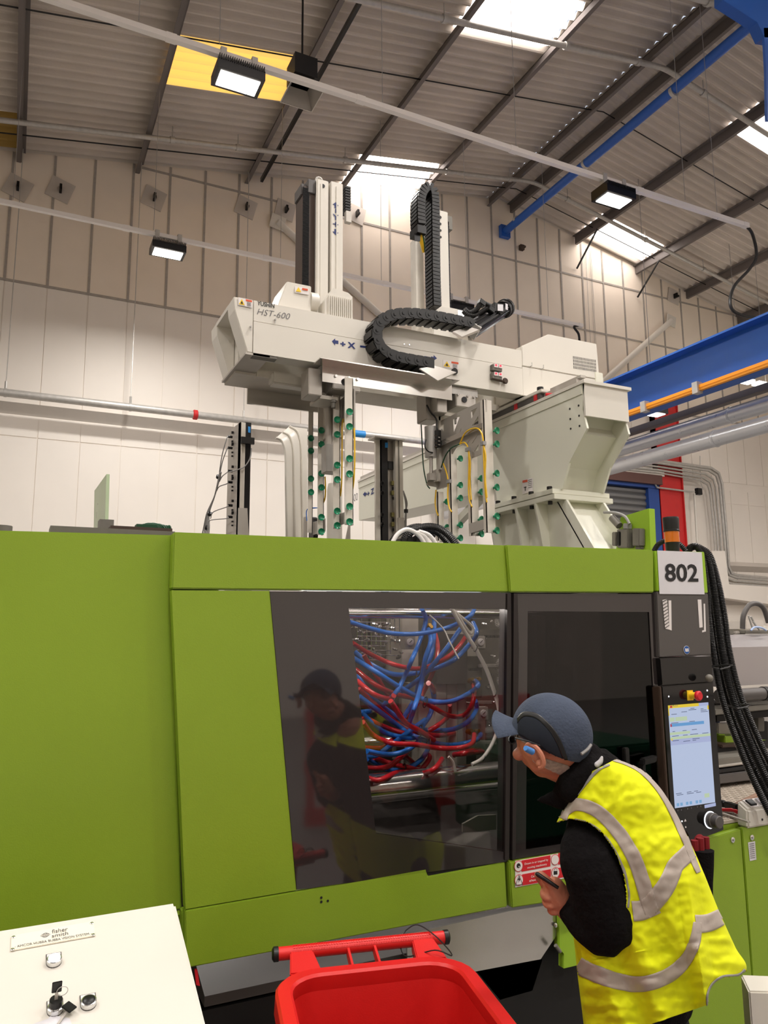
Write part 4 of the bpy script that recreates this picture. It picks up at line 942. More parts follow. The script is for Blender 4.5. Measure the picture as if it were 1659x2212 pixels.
# hammer
h1, h2 = PZ(1562, 1736, bz + .03), PZ(1602, 1748, bz + .03)
hm = thing('club_hammer', 'club hammer with a worn wooden handle lying on the tread plate', 'hammer', (h1 + h2) / 2)
d = (h2 - h1).normalized()
MB().obox((h1 + h2) / 2, d * .038, Vector((0, 0, 1)) * .014, d.cross(Vector((0, 0, 1))) * .014).cyl(h2 - d * .015, h2 + d * .012, .018, 12).ball(h1, .017, 10, 7).build('hammer_head', M['blackm'], hm, bevel=.003)
g0 = (h1 + h2) / 2; g1 = PZ(1644, 1716, bz + .025)
MB().tube([g0, g0 + (g1 - g0) * .4, g1], [.009, .012, .015], 12).build('handle', M['wood'], hm)
# pliers with red grips and steel bar
a, b = PZ(1561, 1749, bz + .012), PZ(1612, 1762, bz + .012)
MB().tube([a, (a + b) / 2 + Vector((0, .012, .01)), b + Vector((0, .02, 0))], .007, 8).tube([a, (a + b) / 2 + Vector((0, -.012, .01)), b + Vector((0, -.012, 0))], .007, 8).build('red_grips', M['signred'], label='pair of red tool grips lying below the hammer', cat='pliers')
a, b = PZ(1561, 1757, bz + .008), PZ(1618, 1776, bz + .008)
MB().beam(a, b, .014, .006).build('steel_bar', M['steel'], label='flat steel bar lying below the red grips', cat='bar')
# white socket box
c = PY(1614, 1765, 2.37)
sb = thing('white_switch_box', 'white plastic box with rocker switches on the bench edge, cut by the right side', 'switch box', (c.x + .1, 2.42, bz))
zl, zh = PY(1630, 1788, 2.37).z, PY(1630, 1748, 2.37).z
MB().hexa([(c.x, 2.37, zl), (c.x + .3, 2.37, zl), (c.x + .3, 2.43, zl), (c.x, 2.43, zl), (c.x + .005, 2.37, zh), (c.x + .3, 2.37, zh), (c.x + .3, 2.425, zh + .030), (c.x + .01, 2.425, zh + .030)]).build('box_body', M['white'], sb, bevel=.008)
for i in range(2):
    p = Vector((c.x + .062 + i * .058, 2.398, zh + .0165)); n_ = Vector((0, -.48, .88)).normalized(); u = Vector((1, 0, 0)); v = n_.cross(u)
    MB().obox(p, u * .026, v * .024, n_ * .003).build('switch_frame', M['signwhite'], sb)
    MB().obox(p + n_ * .005, u * .019, v * .017, n_ * .005).build('rocker', M['black'] if i == 0 else M['chrome'], sb, bevel=.002)
MB().lathe([(.005, 0), (.005, .001)], (c.x + .09, 2.369, zl + .028), (0, -1, 0), 10).build('cable_hole', M['ink'], sb)
# gloves hanging below the tower
gl = thing('work_glove', 'red and black work glove hanging below the tower behind the worker', 'glove', PY(1515, 1840, 2.25))
A = [(1490, 1822), (1522, 1800), (1532, 1830), (1530, 1850), (1500, 1850)]
MB().ball(PY(1512, 1828, 2.27), .045, 14, 10, (.75, .4, 1.0)).tube([PY(1500, 1815, 2.25), PY(1502, 1842, 2.25)], .014, 8).tube([PY(1512, 1810, 2.245), PY(1514, 1842, 2.245)], .014, 8).tube([PY(1524, 1808, 2.25), PY(1526, 1842, 2.25)], .014, 8).build('red_cuff', mat('glove_red', (120, 16, 24), .9), gl)
MB().tube(smooth_path([PY(1518, 1836, 2.24), PY(1520, 1870, 2.24), PY(1521, 1910, 2.24), PY(1524, 1950, 2.25)], 5), [.042 - .001 * i for i in range(16)], 14).build('black_palm', M['fleece'], gl)
MB().tube(smooth_path([PY(1533, 1845, 2.24), PY(1534, 1870, 2.24), PY(1530, 1920, 2.24)], 5), .006, 6).build('grey_edge', M['cable'], gl)

# injection unit behind
iu = thing('injection_unit', 'injection unit with perforated silver cover and dark barrel behind the hose bundle', 'machine', (4.2, 3.4, 1.0))
def irect(x0, y0, x1, y1, y, d, m_, name, sl=0, **k):
    return MB().prism([PY(x0, y0, y), PY(x1, y0 + (x1 - x0) * sl, y), PY(x1, y1 + (x1 - x0) * sl, y), PY(x0, y1, y)], (0, d, 0)).build(name, m_, iu, bevel=.004, **k)
def perf(name, rgb):
    m_ = bpy.data.materials.new(name); m_.use_nodes = True; nt = m_.node_tree; b = nt.nodes['Principled BSDF']
    b.inputs['Metallic'].default_value = .5; b.inputs['Roughness'].default_value = .4
    tc = nt.nodes.new('ShaderNodeTexCoord'); mp = nt.nodes.new('ShaderNodeMapping'); mp.inputs['Scale'].default_value = (115, 115, 115)
    vo = nt.nodes.new('ShaderNodeTexVoronoi'); vo.feature = 'F1'; vo.inputs['Randomness'].default_value = 0
    rp = nt.nodes.new('ShaderNodeValToRGB'); rp.color_ramp.elements[0].position = .34; rp.color_ramp.elements[1].position = .42
    rp.color_ramp.elements[0].color = (.03, .03, .03, 1); rp.color_ramp.elements[1].color = lin(rgb) + (1,)
    nt.links.new(tc.outputs['Object'], mp.inputs[0]); nt.links.new(mp.outputs[0], vo.inputs[0]); nt.links.new(vo.outputs['Distance'], rp.inputs[0]); nt.links.new(rp.outputs[0], b.inputs[0])
    return m_
PF = perf('perforated_sheet', (176, 170, 170))
zt_ = PY(1600, 1371, 3.3).z; zb_ = PY(1600, 1398, 3.1).z; zc_ = PY(1600, 1481, 3.1).z; xa_ = PY(1545, 1440, 3.1).x
MB().hexa([(xa_, 3.1, zc_), (xa_ + 1.5, 3.1, zc_), (xa_ + 1.5, 3.5, zc_), (xa_, 3.5, zc_), (xa_, 3.1, zb_), (xa_ + 1.5, 3.1, zb_), (xa_ + 1.5, 3.5, zb_), (xa_, 3.5, zb_)]).build('barrel_cover', PF, iu)
MB().hexa([(xa_, 3.1, zb_), (xa_ + 1.5, 3.1, zb_), (xa_ + 1.5, 3.5, zb_), (xa_, 3.5, zb_), (xa_, 3.28, zt_), (xa_ + 1.5, 3.28, zt_), (xa_ + 1.5, 3.5, zt_), (xa_, 3.5, zt_)]).build('cover_top', PF, iu)
zc2 = PY(1600, 1501, 3.05).z; r_ = .035
MB().cyl((xa_ - .05, 3.05, zc2), (PY(1652, 1500, 3.05).x, 3.05, zc2), r_, 22).build('dark_barrel', M['tower'], iu)
MB().lathe([(r_ + .004, -.02), (r_ + .004, .02)], (PY(1652, 1500, 3.05).x, 3.05, zc2), (1, 0, 0), 20).build('barrel_clamp', M['blackm'], iu)
MB().cyl((PY(1652, 1500, 3.05).x, 3.05, zc2), (xa_ + 1.5, 3.05, zc2), r_ * .7, 20).build('barrel_end', M['steel'], iu)
irect(1545, 1533, 1700, 1545, 3.05, .3, M['hardgrey'], 'cross_member', -.1); irect(1545, 1520, 1700, 1531, 3.2, .2, M['dark'], 'cable_duct', -.05)
irect(1548, 1545, 1700, 1560, 3.15, .3, M['dark'], 'under_frame', -.1)
irect(1550, 1640, 1700, 1660, 2.95, .2, M['hardgrey'], 'slide_rail', -.12); irect(1552, 1655, 1640, 1659, 2.93, .05, M['steel'], 'bright_rod', -.13)
irect(1552, 1664, 1620, 1672, 2.92, .1, M['dark'], 'slide_block', -.15); irect(1553, 1675, 1680, 1694, 2.9, .25, M['tower'], 'lower_rail', -.12)
irect(1550, 1612, 1700, 1640, 3.1, .2, M['dark'], 'sliding_bed', -.06); irect(1560, 1609, 1640, 1616, 3.08, .2, M['brown'], 'bed_edge', -.05)
irect(1553, 1586, 1568, 1608, 3.2, .1, M['greeng'], 'green_block'); irect(1566, 1590, 1630, 1608, 3.15, .12, M['green'], 'green_block', .0)
irect(1552, 1562, 1590, 1586, 3.3, .05, M['signwhite'], 'white_housing'); irect(1549, 1524, 1556, 1568, 3.35, .05, M['blue'], 'blue_post')
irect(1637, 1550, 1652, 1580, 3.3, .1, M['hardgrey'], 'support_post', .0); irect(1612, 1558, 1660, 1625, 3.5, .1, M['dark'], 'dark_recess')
irect(1620, 1640, 1700, 1650, 2.94, .05, M['steel'], 'folded_sheet', -.12)
irect(1625, 1597, 1656, 1603, 3.2, .08, M['greeng'], 'green_ledge', .05)
MB().tube(smooth_path([PY(*p, 3.35) for p in ((1604, 1358), (1606, 1330), (1618, 1308), (1635, 1304), (1650, 1315), (1660, 1345))], 7), .016, 10).build('rubber_hose', M['tower'], iu, label='thick dark hose arching up')
for p in (((1617, 1330), (1626, 1358)), ((1622, 1332), (1635, 1356)), ((1626, 1342), (1640, 1360))):
    MB().cyl(PY(*p[0], 3.3), PY(*p[1], 3.3), .006, 8).build('steel_rod', M['galv'], iu)
MB().tube(smooth_path([PY(*p, 3.25) for p in ((1622, 1362), (1630, 1355), (1645, 1356), (1655, 1362))], 5), .006, 8).build('blue_tube_loop', mat('pale_blue_tube', (170, 190, 226), .4), iu)
irect(1575, 1361, 1586, 1371, 3.3, .06, M['hardgrey'], 'small_block'); irect(1588, 1363, 1612, 1370, 3.32, .04, M['steel'], 'small_cylinder')
irect(1568, 1352, 1660, 1372, 4.2, .3, M['white'], 'pale_housing'); irect(1612, 1340, 1650, 1360, 4.0, .2, M['ledge'], 'pale_box')
irect(1610, 1361, 1700, 1369, 3.28, .06, M['hardgrey'], 'grey_manifold')
MB().cyl(PY(1620, 1575, 3.4), PY(1635, 1600, 3.4), .02, 10).build('amber_hose', M['amber'], iu)
# ================================================================ TAKE-OUT ROBOT
YE = 3.11
XZ = PY(1262, 828, YE).x; XR = PY(1355, 843, YE).x
zrail = (PX(1235, 825, XZ).z + PX(1065, 905, XZ).z) / 2
rb = thing('takeout_robot', 'white three axis take-out robot with long travelling beam, standing on top of the machine', 'robot', (XZ + .2, 3.6, 2.0))
# Z beam (runs to the back) with its big end bracket
side = [(1262, 828), (1258, 885), (1268, 925), (1229, 1000), (1214, 1056)]
prof = [PX(px, py, XZ) for px, py in side]
zb = PX(1213, 1056, XZ).z
back = [PX(1062, 1090, XZ), PX(1055, 1062, XZ)]
back[0] = Vector((XZ, PX(1075, 1085, XZ).y, zb)); zu = PX(1035, 1068, XZ).z
back[1] = Vector((XZ, back[0].y + .02, zu)); yend = PX(775, 1030, XZ).y
prof = prof + [back[0], back[1], Vector((XZ, yend, PX(872, 1092, XZ).z)), Vector((XZ, yend, prof[0].z))]
MB().prism(prof, (.014, 0, 0)).build('side_plate', M['ivory'], rb)
MB().prism([p + Vector((XR - XZ - .014, 0, 0)) for p in prof], (.014, 0, 0)).build('side_plate', M['ivory'], rb)
e0, e1_, e2, e3 = PY(1262, 828, YE), PY(1355, 843, YE), PY(1355, 908, YE), PY(1268, 898, YE)
MB().prism([e0, Vector((XR, YE, e0.z)), Vector((XR, YE, e3.z)), Vector((XZ, YE, e3.z))], (0, .014, 0)).build('end_plate', M['white'], rb)
inner = [Vector((XZ + .01, p.y + (.10 if i in (1, 2, 3, 4) else .012), p.z)) for i, p in enumerate(prof)]
inner[0] = Vector((XZ + .01, YE + .012, prof[0].z - .005)); inner[1] = Vector((XZ + .01, YE + .13, e3.z - .02))
MB().prism(inner, (XR - XZ - .02, 0, 0)).build('web', M['ivory'], rb)
MB().box((XZ - .012, YE - .012, prof[0].z), (XR + .02, yend, prof[0].z + .018)).build('top_plate', M['white'], rb)
zt0 = prof[0].z + .018
# rail along left top edge
MB().box((XZ + .015, YE + .08, zt0), (XZ + .05, yend, zt0 + .035)).build('linear_rail', M['steel'], rb)
MB().box((XZ + .055, YE + .05, zt0), (XZ + .09, yend, zt0 + .025)).build('gear_rack', M['brown'], rb)
MB().box((XR - .06, YE + .08, zt0), (XR - .025, yend, zt0 + .035)).build('linear_rail', M['steel'], rb)
for i in range(24):
    y = YE + .14 + i * .125
    if y < yend - .1: MB().lathe([(.007, 0), (.007, .002)], (XZ - .0005, y, prof[0].z - .028), (-1, 0, 0), 8).build('bolt_hole', M['ink'], rb)
MB().box((XZ - .006, YE + .02, prof[0].z - .055), (XZ, yend, prof[0].z - .002)).build('edge_strip', M['ivory'], rb)
for px, py in ((1231, 883), (1250, 876), (1232, 905), (1251, 898), (1233, 926), (1252, 920)):
    MB().lathe([(.006, 0), (.006, .002)], PX(px, py, XZ - .001), (-1, 0, 0), 8).build('bolt_hole', M['ink'], rb)
# warning label on the side
def xquad(pts, x, m_, name, par=rb, d=-.001): return MB().prism([PX(px, py, x) for px, py in pts], (d, 0, 0)).build(name, m_, par)
xquad(((1128, 1037), (1151, 1032), (1151, 1061), (1129, 1068)), XZ - .002, M['signwhite'], 'side_label'); xquad(((1129, 1038), (1139.5, 1036), (1139.5, 1041), (1129, 1043)), XZ - .0035, M['labelorange'], 'side_label')
xquad(((1132, 1052), (1137, 1051), (1137, 1053), (1135.4, 1053.4), (1135.4, 1060), (1134, 1060.4), (1134, 1053.6), (1132, 1054)), XZ - .0035, M['ink'], 'side_label')
for i in range(5): xquad(((1141, 1037 + i * 4), (1149, 1035 + i * 4), (1149, 1036 + i * 4), (1141, 1038 + i * 4)), XZ - .0035, M['inkg'], 'print_line')
# Z axis mark
def xtext(body, tl_, tr_, bl_, x, m_, **k):
    O = PX(*bl_, x); return text('lettering', body, O, PX(*tr_, x) - PX(*tl_, x), PX(*tl_, x) - O, m_, rb, **k)
xtext('+ Z', (793, 1062), (808, 1053), (793, 1074), XZ - .002, M['navy'], bold=.03)
xquad(((784, 1068), (789, 1062), (789, 1065), (792, 1064), (792, 1069), (789, 1070), (789, 1073)), XZ - .002, M['navy'], 'arrow_mark'); xquad(((809, 1057), (815, 1054), (815, 1057), (809, 1060)), XZ - .002, M['navy'], 'arrow_mark')
xtext('600', (760, 1070), (773, 1064), (760, 1086), XZ - .002, M['inkg'])
# flanges
pf = PZ(1192, 1055, zb); pr = PZ(1318, 1066, zb); pl = PZ(1070, 1086, zb)
fy0, fy1 = (pf.y + pr.y) / 2, back[0].y + .06
fx0, fx1 = pf.x, pr.x
MB().box((fx0, fy0, zb - .028), (fx1, fy1, zb)).build('bracket_flange', M['ivory'], rb, bevel=.002)
MB().box((fx0 - .0, fy0 - .015, zb - .062), (fx1 + .01, fy1 + .02, zb - .032)).build('pedestal_flange', M['ivory'], rb, bevel=.002)
for i in range(4):
    y = fy0 + .06 + i * (fy1 - fy0 - .1) / 3.4
    for x in (fx0 + .028, fx1 - .03):
        MB().lathe([(.016, 0), (.016, .022)], (x, y, zb), (0, 0, 1), 12).build('bolt', M['black'], rb); MB().lathe([(.013, 0), (.013, .020)], (x, y, zb - .082), (0, 0, 1), 12).build('bolt', M['black'], rb)
# pedestal
zf = zb - .062; px0, px1 = XZ + .02, XR - .005
p0 = PX(1222, 1078, px0); p1 = PX(1287, 1190, px0)
sl = (p0.y - p1.y) / (p0.z - p1.z)   # y shift per z
def py_(z): return p0.y + (z - p0.z) * sl
zbot = 2.0
MB().prism([(px0, py_(zf), zf), (px0, py_(zbot), zbot), (px0, fy1 + .10, zbot), (px0, fy1 - .02, zf)], (.016, 0, 0)).build('pedestal_side', M['ivory'], rb)
MB().prism([(px1 - .016, py_(zf), zf), (px1 - .016, py_(zbot), zbot), (px1 - .016, fy1 + .10, zbot), (px1 - .016, fy1 - .02, zf)], (.016, 0, 0)).build('pedestal_side', M['ivory'], rb)
MB().hexa([(px0, py_(zbot) + .07, zbot), (px1, py_(zbot) + .07, zbot), (px1, py_(zbot) + .08, zbot), (px0, py_(zbot) + .08, zbot), (px0, py_(zf) + .07, zf), (px1, py_(zf) + .07, zf), (px1, py_(zf) + .08, zf), (px0, py_(zf) + .08, zf)]).build('pedestal_front', M['ivory'], rb)
for k, y in enumerate((py_(zf) + .17, py_(zf) + .36, fy1 - .06)):
    MB().prism([(px0, y, zf), (px0 - .085, y, zf), (px0 - .02, y - .02, zbot), (px0, y - .02, zbot)], (0, .014, 0)).build('gusset', M['ivory'], rb)
MB().box((px0 - .06, py_(zbot) - .03, 1.985), (px1 + .06, fy1 + .12, 2.005)).build('base_plate', M['ivory'], rb)
A_ = PX(1040, 1075, XZ + .1); B_ = PX(955, 1165, XZ + .1); MB().beam(A_, B_, .05, .05).build('rear_brace', M['ivory'], rb)

# carriage plate between the beams
YB0, YB1 = 3.66, 4.16      # cross beam depth range
zc0 = zt0 + .035
MB().box((XZ - .02, YB0 - .2, zc0), (XR + .05, YB1 + .12, zc0 + .02)).build('carriage_plate', M['white'], rb, bevel=.003)
MB().box((XZ - .012, YB0 - .18, zt0 + .002), (XZ + .014, YB1 + .1, zc0 - .003)).build('carriage_block', M['tower'], rb, label='dark green-grey carriage block')
for y in (YB0 - .15, YB0 + .05, YB1 + .05): MB().box((XZ - .016, y, zt0), (XZ + .06, y + .03, zc0)).build('scraper', M['signred'], rb, label='red scraper')
MB().tube(smooth_path([(XZ, YB0 - .22, zc0 - .02), (XZ + .02, YB0 - .26, zc0 - .03), (XZ + .05, YB0 - .24, zc0)], 4), .01, 8).build('red_fitting', M['signred'], rb)
for x, y in ((XZ + .02, YB0 - .14), (XR, YB0 - .14)): MB().lathe([(.02, 0), (.02, .03)], (x, y, zc0 + .02), (0, 0, 1), 12).build('rubber_stop', M['black'], rb)
MB().box((XZ + .03, YE + .06, zt0 + .04), (XZ + .065, YB0 - .22, zt0 + .055)).build('slot_cover', M['steel'], rb)

# ------------- cross beam
yf = YB0
zT = PY(800, 696, yf).z; zBt = zc0 + .02
zB = PY(800, 802, yf).z
xs_ = PY(547, 690, yf).x; zS = PY(547, 690, yf).z; zS = (zS + PY(800, 741, yf).z) / 2
xr_ = PY(1298, 830, yf).x
xm = PY(1127, 780, yf).x
cb_u = MB().box((xs_ + .002, yf, zS + .002), (xm, yf + .015, zT)).build('upper_cover', M['white'], rb)
MB().box((xs_ + .002, yf - .003, zB), (xm, yf + .015, zS - .002)).build('lower_cover', M['white'], rb)
MB().box((xm + .001, yf - .003, zB), (xr_, yf + .3, zS + .01)).build('lower_cover', M['white'], rb)
MB().box((xs_ + .002, yf + .015, zT - .015), (xr_, yf + .13, zT)).build('top_cover', M['white'], rb)
MB().box((xs_ + .002, yf + .015, zB), (xr_, yf + .10, zB + .015)).build('bottom_cover', M['white'], rb)
MB().box((xs_ + .002, yf + .30, zB), (xr_, yf + .48, zT - .02)).build('rear_beam', M['white'], rb)
MB().box((xs_ - .02, yf + .27, zB - .025), (xr_ - .3, yf + .50, zB - .0)).build('rear_beam_rail', M['alu'], rb)
MB().box((xs_ + .1, yf + .26, zB - .03), (xr_ - .1, yf + .30, zB + .01)).build('rear_linear_rail', M['alu'], rb)
# end cap with its open slanted face
a0 = PY(505, 637, yf); a1 = PY(507, 668, yf); a2 = PY(535, 744, yf)
d_ = .5
cap = []
for y0_, y1_ in ((yf, yf + .13), (yf + d_ - .13, yf + d_)):
    MB().prism([(xs_, y0_, zT), (a0.x, y0_, zT), (a1.x, y0_, a1.z), (a2.x, y0_, zB), (xs_, y0_, zB)], (0, y1_ - y0_, 0)).build('end_cap', M['white'], rb, bevel=.003)
MB().prism([(xs_, yf + .12, zT), (a0.x, yf + .12, zT), (a0.x + .002, yf + .12, zT - .02), (xs_, yf + .12, zT - .02)], (0, d_ - .24, 0)).build('end_cap_top', M['white'], rb)
MB().box((a2.x, yf + .12, zB), (xs_, yf + d_ - .12, zB + .01)).build('end_cap_bottom', M['white'], rb)
MB().box((a2.x + .1, yf + .12, zB), (a2.x + .11, yf + d_ - .12, zT - .02)).build('end_cap_back', M['ivory'], rb)
MB().box((a2.x + .03, yf, zB - .014), (a2.x + .16, yf + .05, zB)).build('foot_strip', M['hardgrey'], rb)
MB().box((a2.x - .01, yf, zB - .012), (a2.x + .12, yf + d_, zB - .001)).build('end_bottom_plate', M['steel'], rb)
# lettering on the covers
def ft(body, tl_, tr_, bl_, m_, y=None, **k): return ptext(body, tl_, tr_, bl_, (yf - .0045) if y is None else y, m_, rb, **k)
ft('YUSHIN', (556, 649.5), (593, 656.5), (555.5, 659), M['ink'], bold=.02, y=yf - .002)
ft('HST-600', (556, 666), (627, 677.5), (555, 679), M['inkg'], y=yf - .002, shear=.25, bold=-.01)
def fq(pts, m_, name, y=None, d=.001): return MB().prism([PY(px, py, (yf - .0045) if y is None else y) for px, py in pts], (0, d, 0)).build(name, m_, rb)
def warn(x, y, w=30, h=18, red=False, s=.2):
    t = yf - .005
    q = lambda u, v: (x + u * w, y + v * h + u * w * s)
    fq([q(0, 0), q(1, 0), q(1, 1), q(0, 1)], M['signwhite'], 'warning_label', t)
    fq([q(.25, .12), q(.46, .85), q(.04, .85)], M['labelyellow'], 'warning_label', t - .0015); fq([q(.25, .35), q(.34, .72), q(.16, .72)], M['ink'], 'warning_label', t - .003)
    fq([q(.54, .05), q(.98, .05), q(.98, .3), q(.54, .3)], M['labelorange'], 'warning_label', t - .0015)
    for i in range(4): fq([q(.62, .42 + i * .13), q(.9, .42 + i * .13), q(.9, .46 + i * .13), q(.62, .46 + i * .13)], M['inkg'], 'print_line', t - .0015)
warn(515, 642, 30, 17)
warn(957, 777, 34, 16, s=.15)
ft('+ X', (735, 736), (768, 741), (735, 749), M['navy'], bold=.04)
fq([(717, 737), (724, 731), (724, 735), (731, 736), (731, 743), (724, 742), (724, 746)], M['navy'], 'arrow_mark'); fq([(778, 746), (790, 747.5), (790, 751.5), (778, 750)], M['navy'], 'arrow_mark')
fq([(917, 769), (929, 771), (929, 775), (917, 773)], M['navy'], 'arrow_mark'); fq([(931, 770), (937, 771), (937, 767), (944, 774), (937, 779), (937, 776), (931, 775)], M['navy'], 'arrow_mark')
for px, py in ((594, 691), (541, 706)):
    c = PY(px, py, yf - .002); MB().lathe([(.005, 0), (.005, .012)], c, (0, -1, 0), 8).cbox(c + Vector((0, -.006, -.012)), .004, .004, .018).build('latch', M['galv'], rb)
for px, py in ((1145, 792), (1170, 797)):
    c = PY(px, py, yf - .004); MB().tube([c, c + Vector((0, -.02, 0)), c + Vector((0, -.02, .02))], .003, 6).build('hook', M['galv'], rb)
for px, py in ((873, 744), (884, 745)): MB().lathe([(.004, 0), (.004, .003)], PY(px, py, yf - .001), (0, -1, 0), 8).build('screw', M['chrome'], rb)
# mirror finish tray under the front
t0, t1_ = PY(705, 778, yf - .06).x, PY(985, 805, yf - .06).x
zt_0 = PY(800, 800, yf - .10).z
MB().box((t0 - .05, yf - .10, zB - .01), (t1_, yf - .002, zB - .004)).build('chain_tray', M['stainless'], rb, label='mirror bright tray')
MB().box((t0, yf - .002, zB - .10), (PY(975, 805, yf).x, yf + .004, zB - .005)).build('drip_plate', M['stainless'], rb, label='mirror bright plate')
MB().box((PY(535, 840, yf + .5).x, yf + .5, zB - .115), (PY(695, 860, yf + .5).x, yf + .515, zB - .02)).build('drip_plate', M['stainless'], rb, label='mirror bright plate')
# right drive housing
xa2 = PY(1184, 722, yf).x; zh_ = PY(1184, 722, yf).z; xb2 = PY(1288, 741, yf).x
MB().prism([(xm, yf - .004, zS + .014), (xm, yf - .004, PY(1127, 748, yf).z), (xa2, yf - .004, zh_), (xb2, yf - .004, zh_ + .0), (xb2 + .01, yf - .004, zS + .014)], (0, .42, 0)).build('drive_housing', M['white'], rb, bevel=.004)
MB().box((xb2 - .03, yf - .01, zB + .03), (xb2 + .035, yf + .2, zS + .06)).build('corner_block', M['ivory'], rb, bevel=.003)
for i in range(17):
    for j in range(4):
        x = PY(1239 + i * 2.95, 772 + i * .5, yf - .006); 
        MB().cbox((x.x, yf - .005, x.z - j * .022), .0032, .002, .017).build('vent_slot', M['ink'], rb)
# digital gauges
for k, (px, py) in enumerate(((1068, 787), (1068, 805))):
    gq = [PY(px - 4, py - 1, yf - .03), PY(px + 17, py + 3, yf - .03), PY(px + 17, py + 16, yf - .03), PY(px - 4, py + 12, yf - .03)]
    MB().prism(gq, (0, .03, 0)).build('pressure_switch', M['hardgrey'], rb, bevel=.002)
    for i in range(2):
        x = px + i * 9.5; y = py + i * 1.6
        MB().prism([PY(x, y - 2, yf - .036), PY(x + 8, y - .6, yf - .036), PY(x + 8, y + 7, yf - .036), PY(x, y + 5.6, yf - .036)], (0, .006, 0)).build('switch_face', M['signwhite'], rb)
        MB().prism([PY(x + 2, y - .6, yf - .038), PY(x + 6, y, yf - .038), PY(x + 6, y + 3.4, yf - .038), PY(x + 2, y + 2.8, yf - .038)], (0, .001, 0)).build('red_display', M['led_r'], rb)
MB().cyl(PY(1062, 817, yf - .02), PY(1088, 824, yf - .02), .008, 8).lathe([(.015, 0), (.02, .012), (.015, .02)], PY(1089, 824, yf - .01), (0, -1, 0), 12).build('air_fitting', M['brown'], rb)
# small motor box on top at the left, ribbed gearbox
q0, q1 = PY(592, 655, yf + .1), PY(667, 640, yf + .1)
zbx = PY(625, 616, yf + .1).z
MB().prism([(q0.x, yf + .06, zT), (PY(620, 614, yf + .06).x, yf + .06, zbx), (q1.x, yf + .06, zbx), (q1.x, yf + .06, zT)], (0, .22, 0)).build('motor_cover', M['white'], rb, bevel=.004)
MB().cyl((q1.x, yf + .10, (zT + zbx) / 2 + .01), (q1.x + .045, yf + .10, (zT + zbx) / 2 + .01), .055, 18).build('motor_cap', M['white'], rb)
qq = lambda px, py: PY(px, py, yf + .055)
MB().prism([qq(637, 618), qq(667, 623), qq(667, 637), qq(637, 632)], (0, .001, 0)).build('warning_label', M['signwhite'], rb)
MB().prism([PY(*p, yf + .052) for p in ((645, 620), (651, 631), (639, 629))], (0, .001, 0)).build('warning_label', M['labelyellow'], rb)
MB().prism([PY(*p, yf + .052) for p in ((653, 622), (665, 624), (665, 628), (653, 626))], (0, .001, 0)).build('warning_label', M['labelorange'], rb)
g0_, g1_ = PY(700, 690, yf + .03), PY(760, 690, yf + .03); zg = PY(725, 625, yf + .03).z
MB().prism([(g0_.x, yf + .02, zT), (g0_.x, yf + .02, PY(705, 650, yf + .02).z), (PY(720, 626, yf + .02).x, yf + .02, zg), (PY(752, 630, yf + .02).x, yf + .02, zg - .01), (g1_.x, yf + .02, zg - .03), (g1_.x, yf + .02, zT)], (0, .10, 0)).build('ribbed_cover', M['white'], rb)
for i in range(12):
    x = g0_.x + .02 + i * (g1_.x - g0_.x - .02) / 12; MB().box((x, yf + .010, zT), (x + .005, yf + .02, zg - .05)).build('rib', M['white'], rb)

# ------------- vertical arms
YA = yf + .17
def zr(px, py, y=YA): return PY(px, py, y)
L0, L1 = zr(684, 640), zr(739, 640); zt1 = zr(700, 389).z
cl = MB().box((L0.x, YA, zB - .1), (L0.x + (L1.x - L0.x) * .45, YA + .09, zt1)).build('arm_profile', M['white'], rb, bevel=.003)
MB().box((L0.x + (L1.x - L0.x) * .52, YA - .012, zT - .1), (L1.x, YA + .09, zt1 + .0)).build('arm_profile', M['white'], rb, bevel=.003)
MB().box((L0.x - .004, YA + .004, zT - .1), (L0.x + .03, YA + .010, zt1 - .005)).build('groove', M['alu'], rb)
MB().box((L0.x + .02, YA - .004, zT - .1), (L0.x + .03, YA + .004, zt1 - .03)).build('profile_rib', M['white'], rb)
MB().box((L0.x + (L1.x - L0.x) * .72, YA - .018, zT - .1), (L0.x + (L1.x - L0.x) * .76, YA - .01, zt1 - .03)).build('profile_rib', M['white'], rb)
MB().box((L0.x - .075, YA + .03, zT - .05), (L0.x - .003, YA + .16, zt1 - .05)).build('toothed_cover', M['brown'], rb)
mb = MB()
for i in range(120):
    z = zT - .04 + i * (zt1 - zT - .02) / 120; mb.box((L0.x - .079, YA + .022, z), (L0.x - .04, YA + .03, z + .0035))
mb.build('rack_teeth', M['blackm'], rb)
MB().box((L0.x - .05, YA + .02, zt1 - .09), (L0.x - .002, YA + .14, zt1 - .002)).box((L0.x - .085, YA + .04, zt1 - .10), (L0.x - .04, YA + .16, zt1 - .03)).build('belt_housing', M['tower'], rb, bevel=.003)
MB().lathe([(.012, 0), (.012, .002)], (L0.x + .035, YA - .001, zt1 - .04), (0, -1, 0), 14).build('hole', M['ink'], rb)
ring = [Vector((L0.x + .03 + .02 * math.cos(a), YA + .05, zt1 + .02 + .022 * math.sin(a))) for a in np.linspace(-.6, math.pi + .6, 16)]
MB().tube(ring, .006, 8).build('lifting_eye', M['galv'], rb)
xt_ = L0.x + (L1.x - L0.x) * .58; wt_ = (L1.x - L0.x) * .3
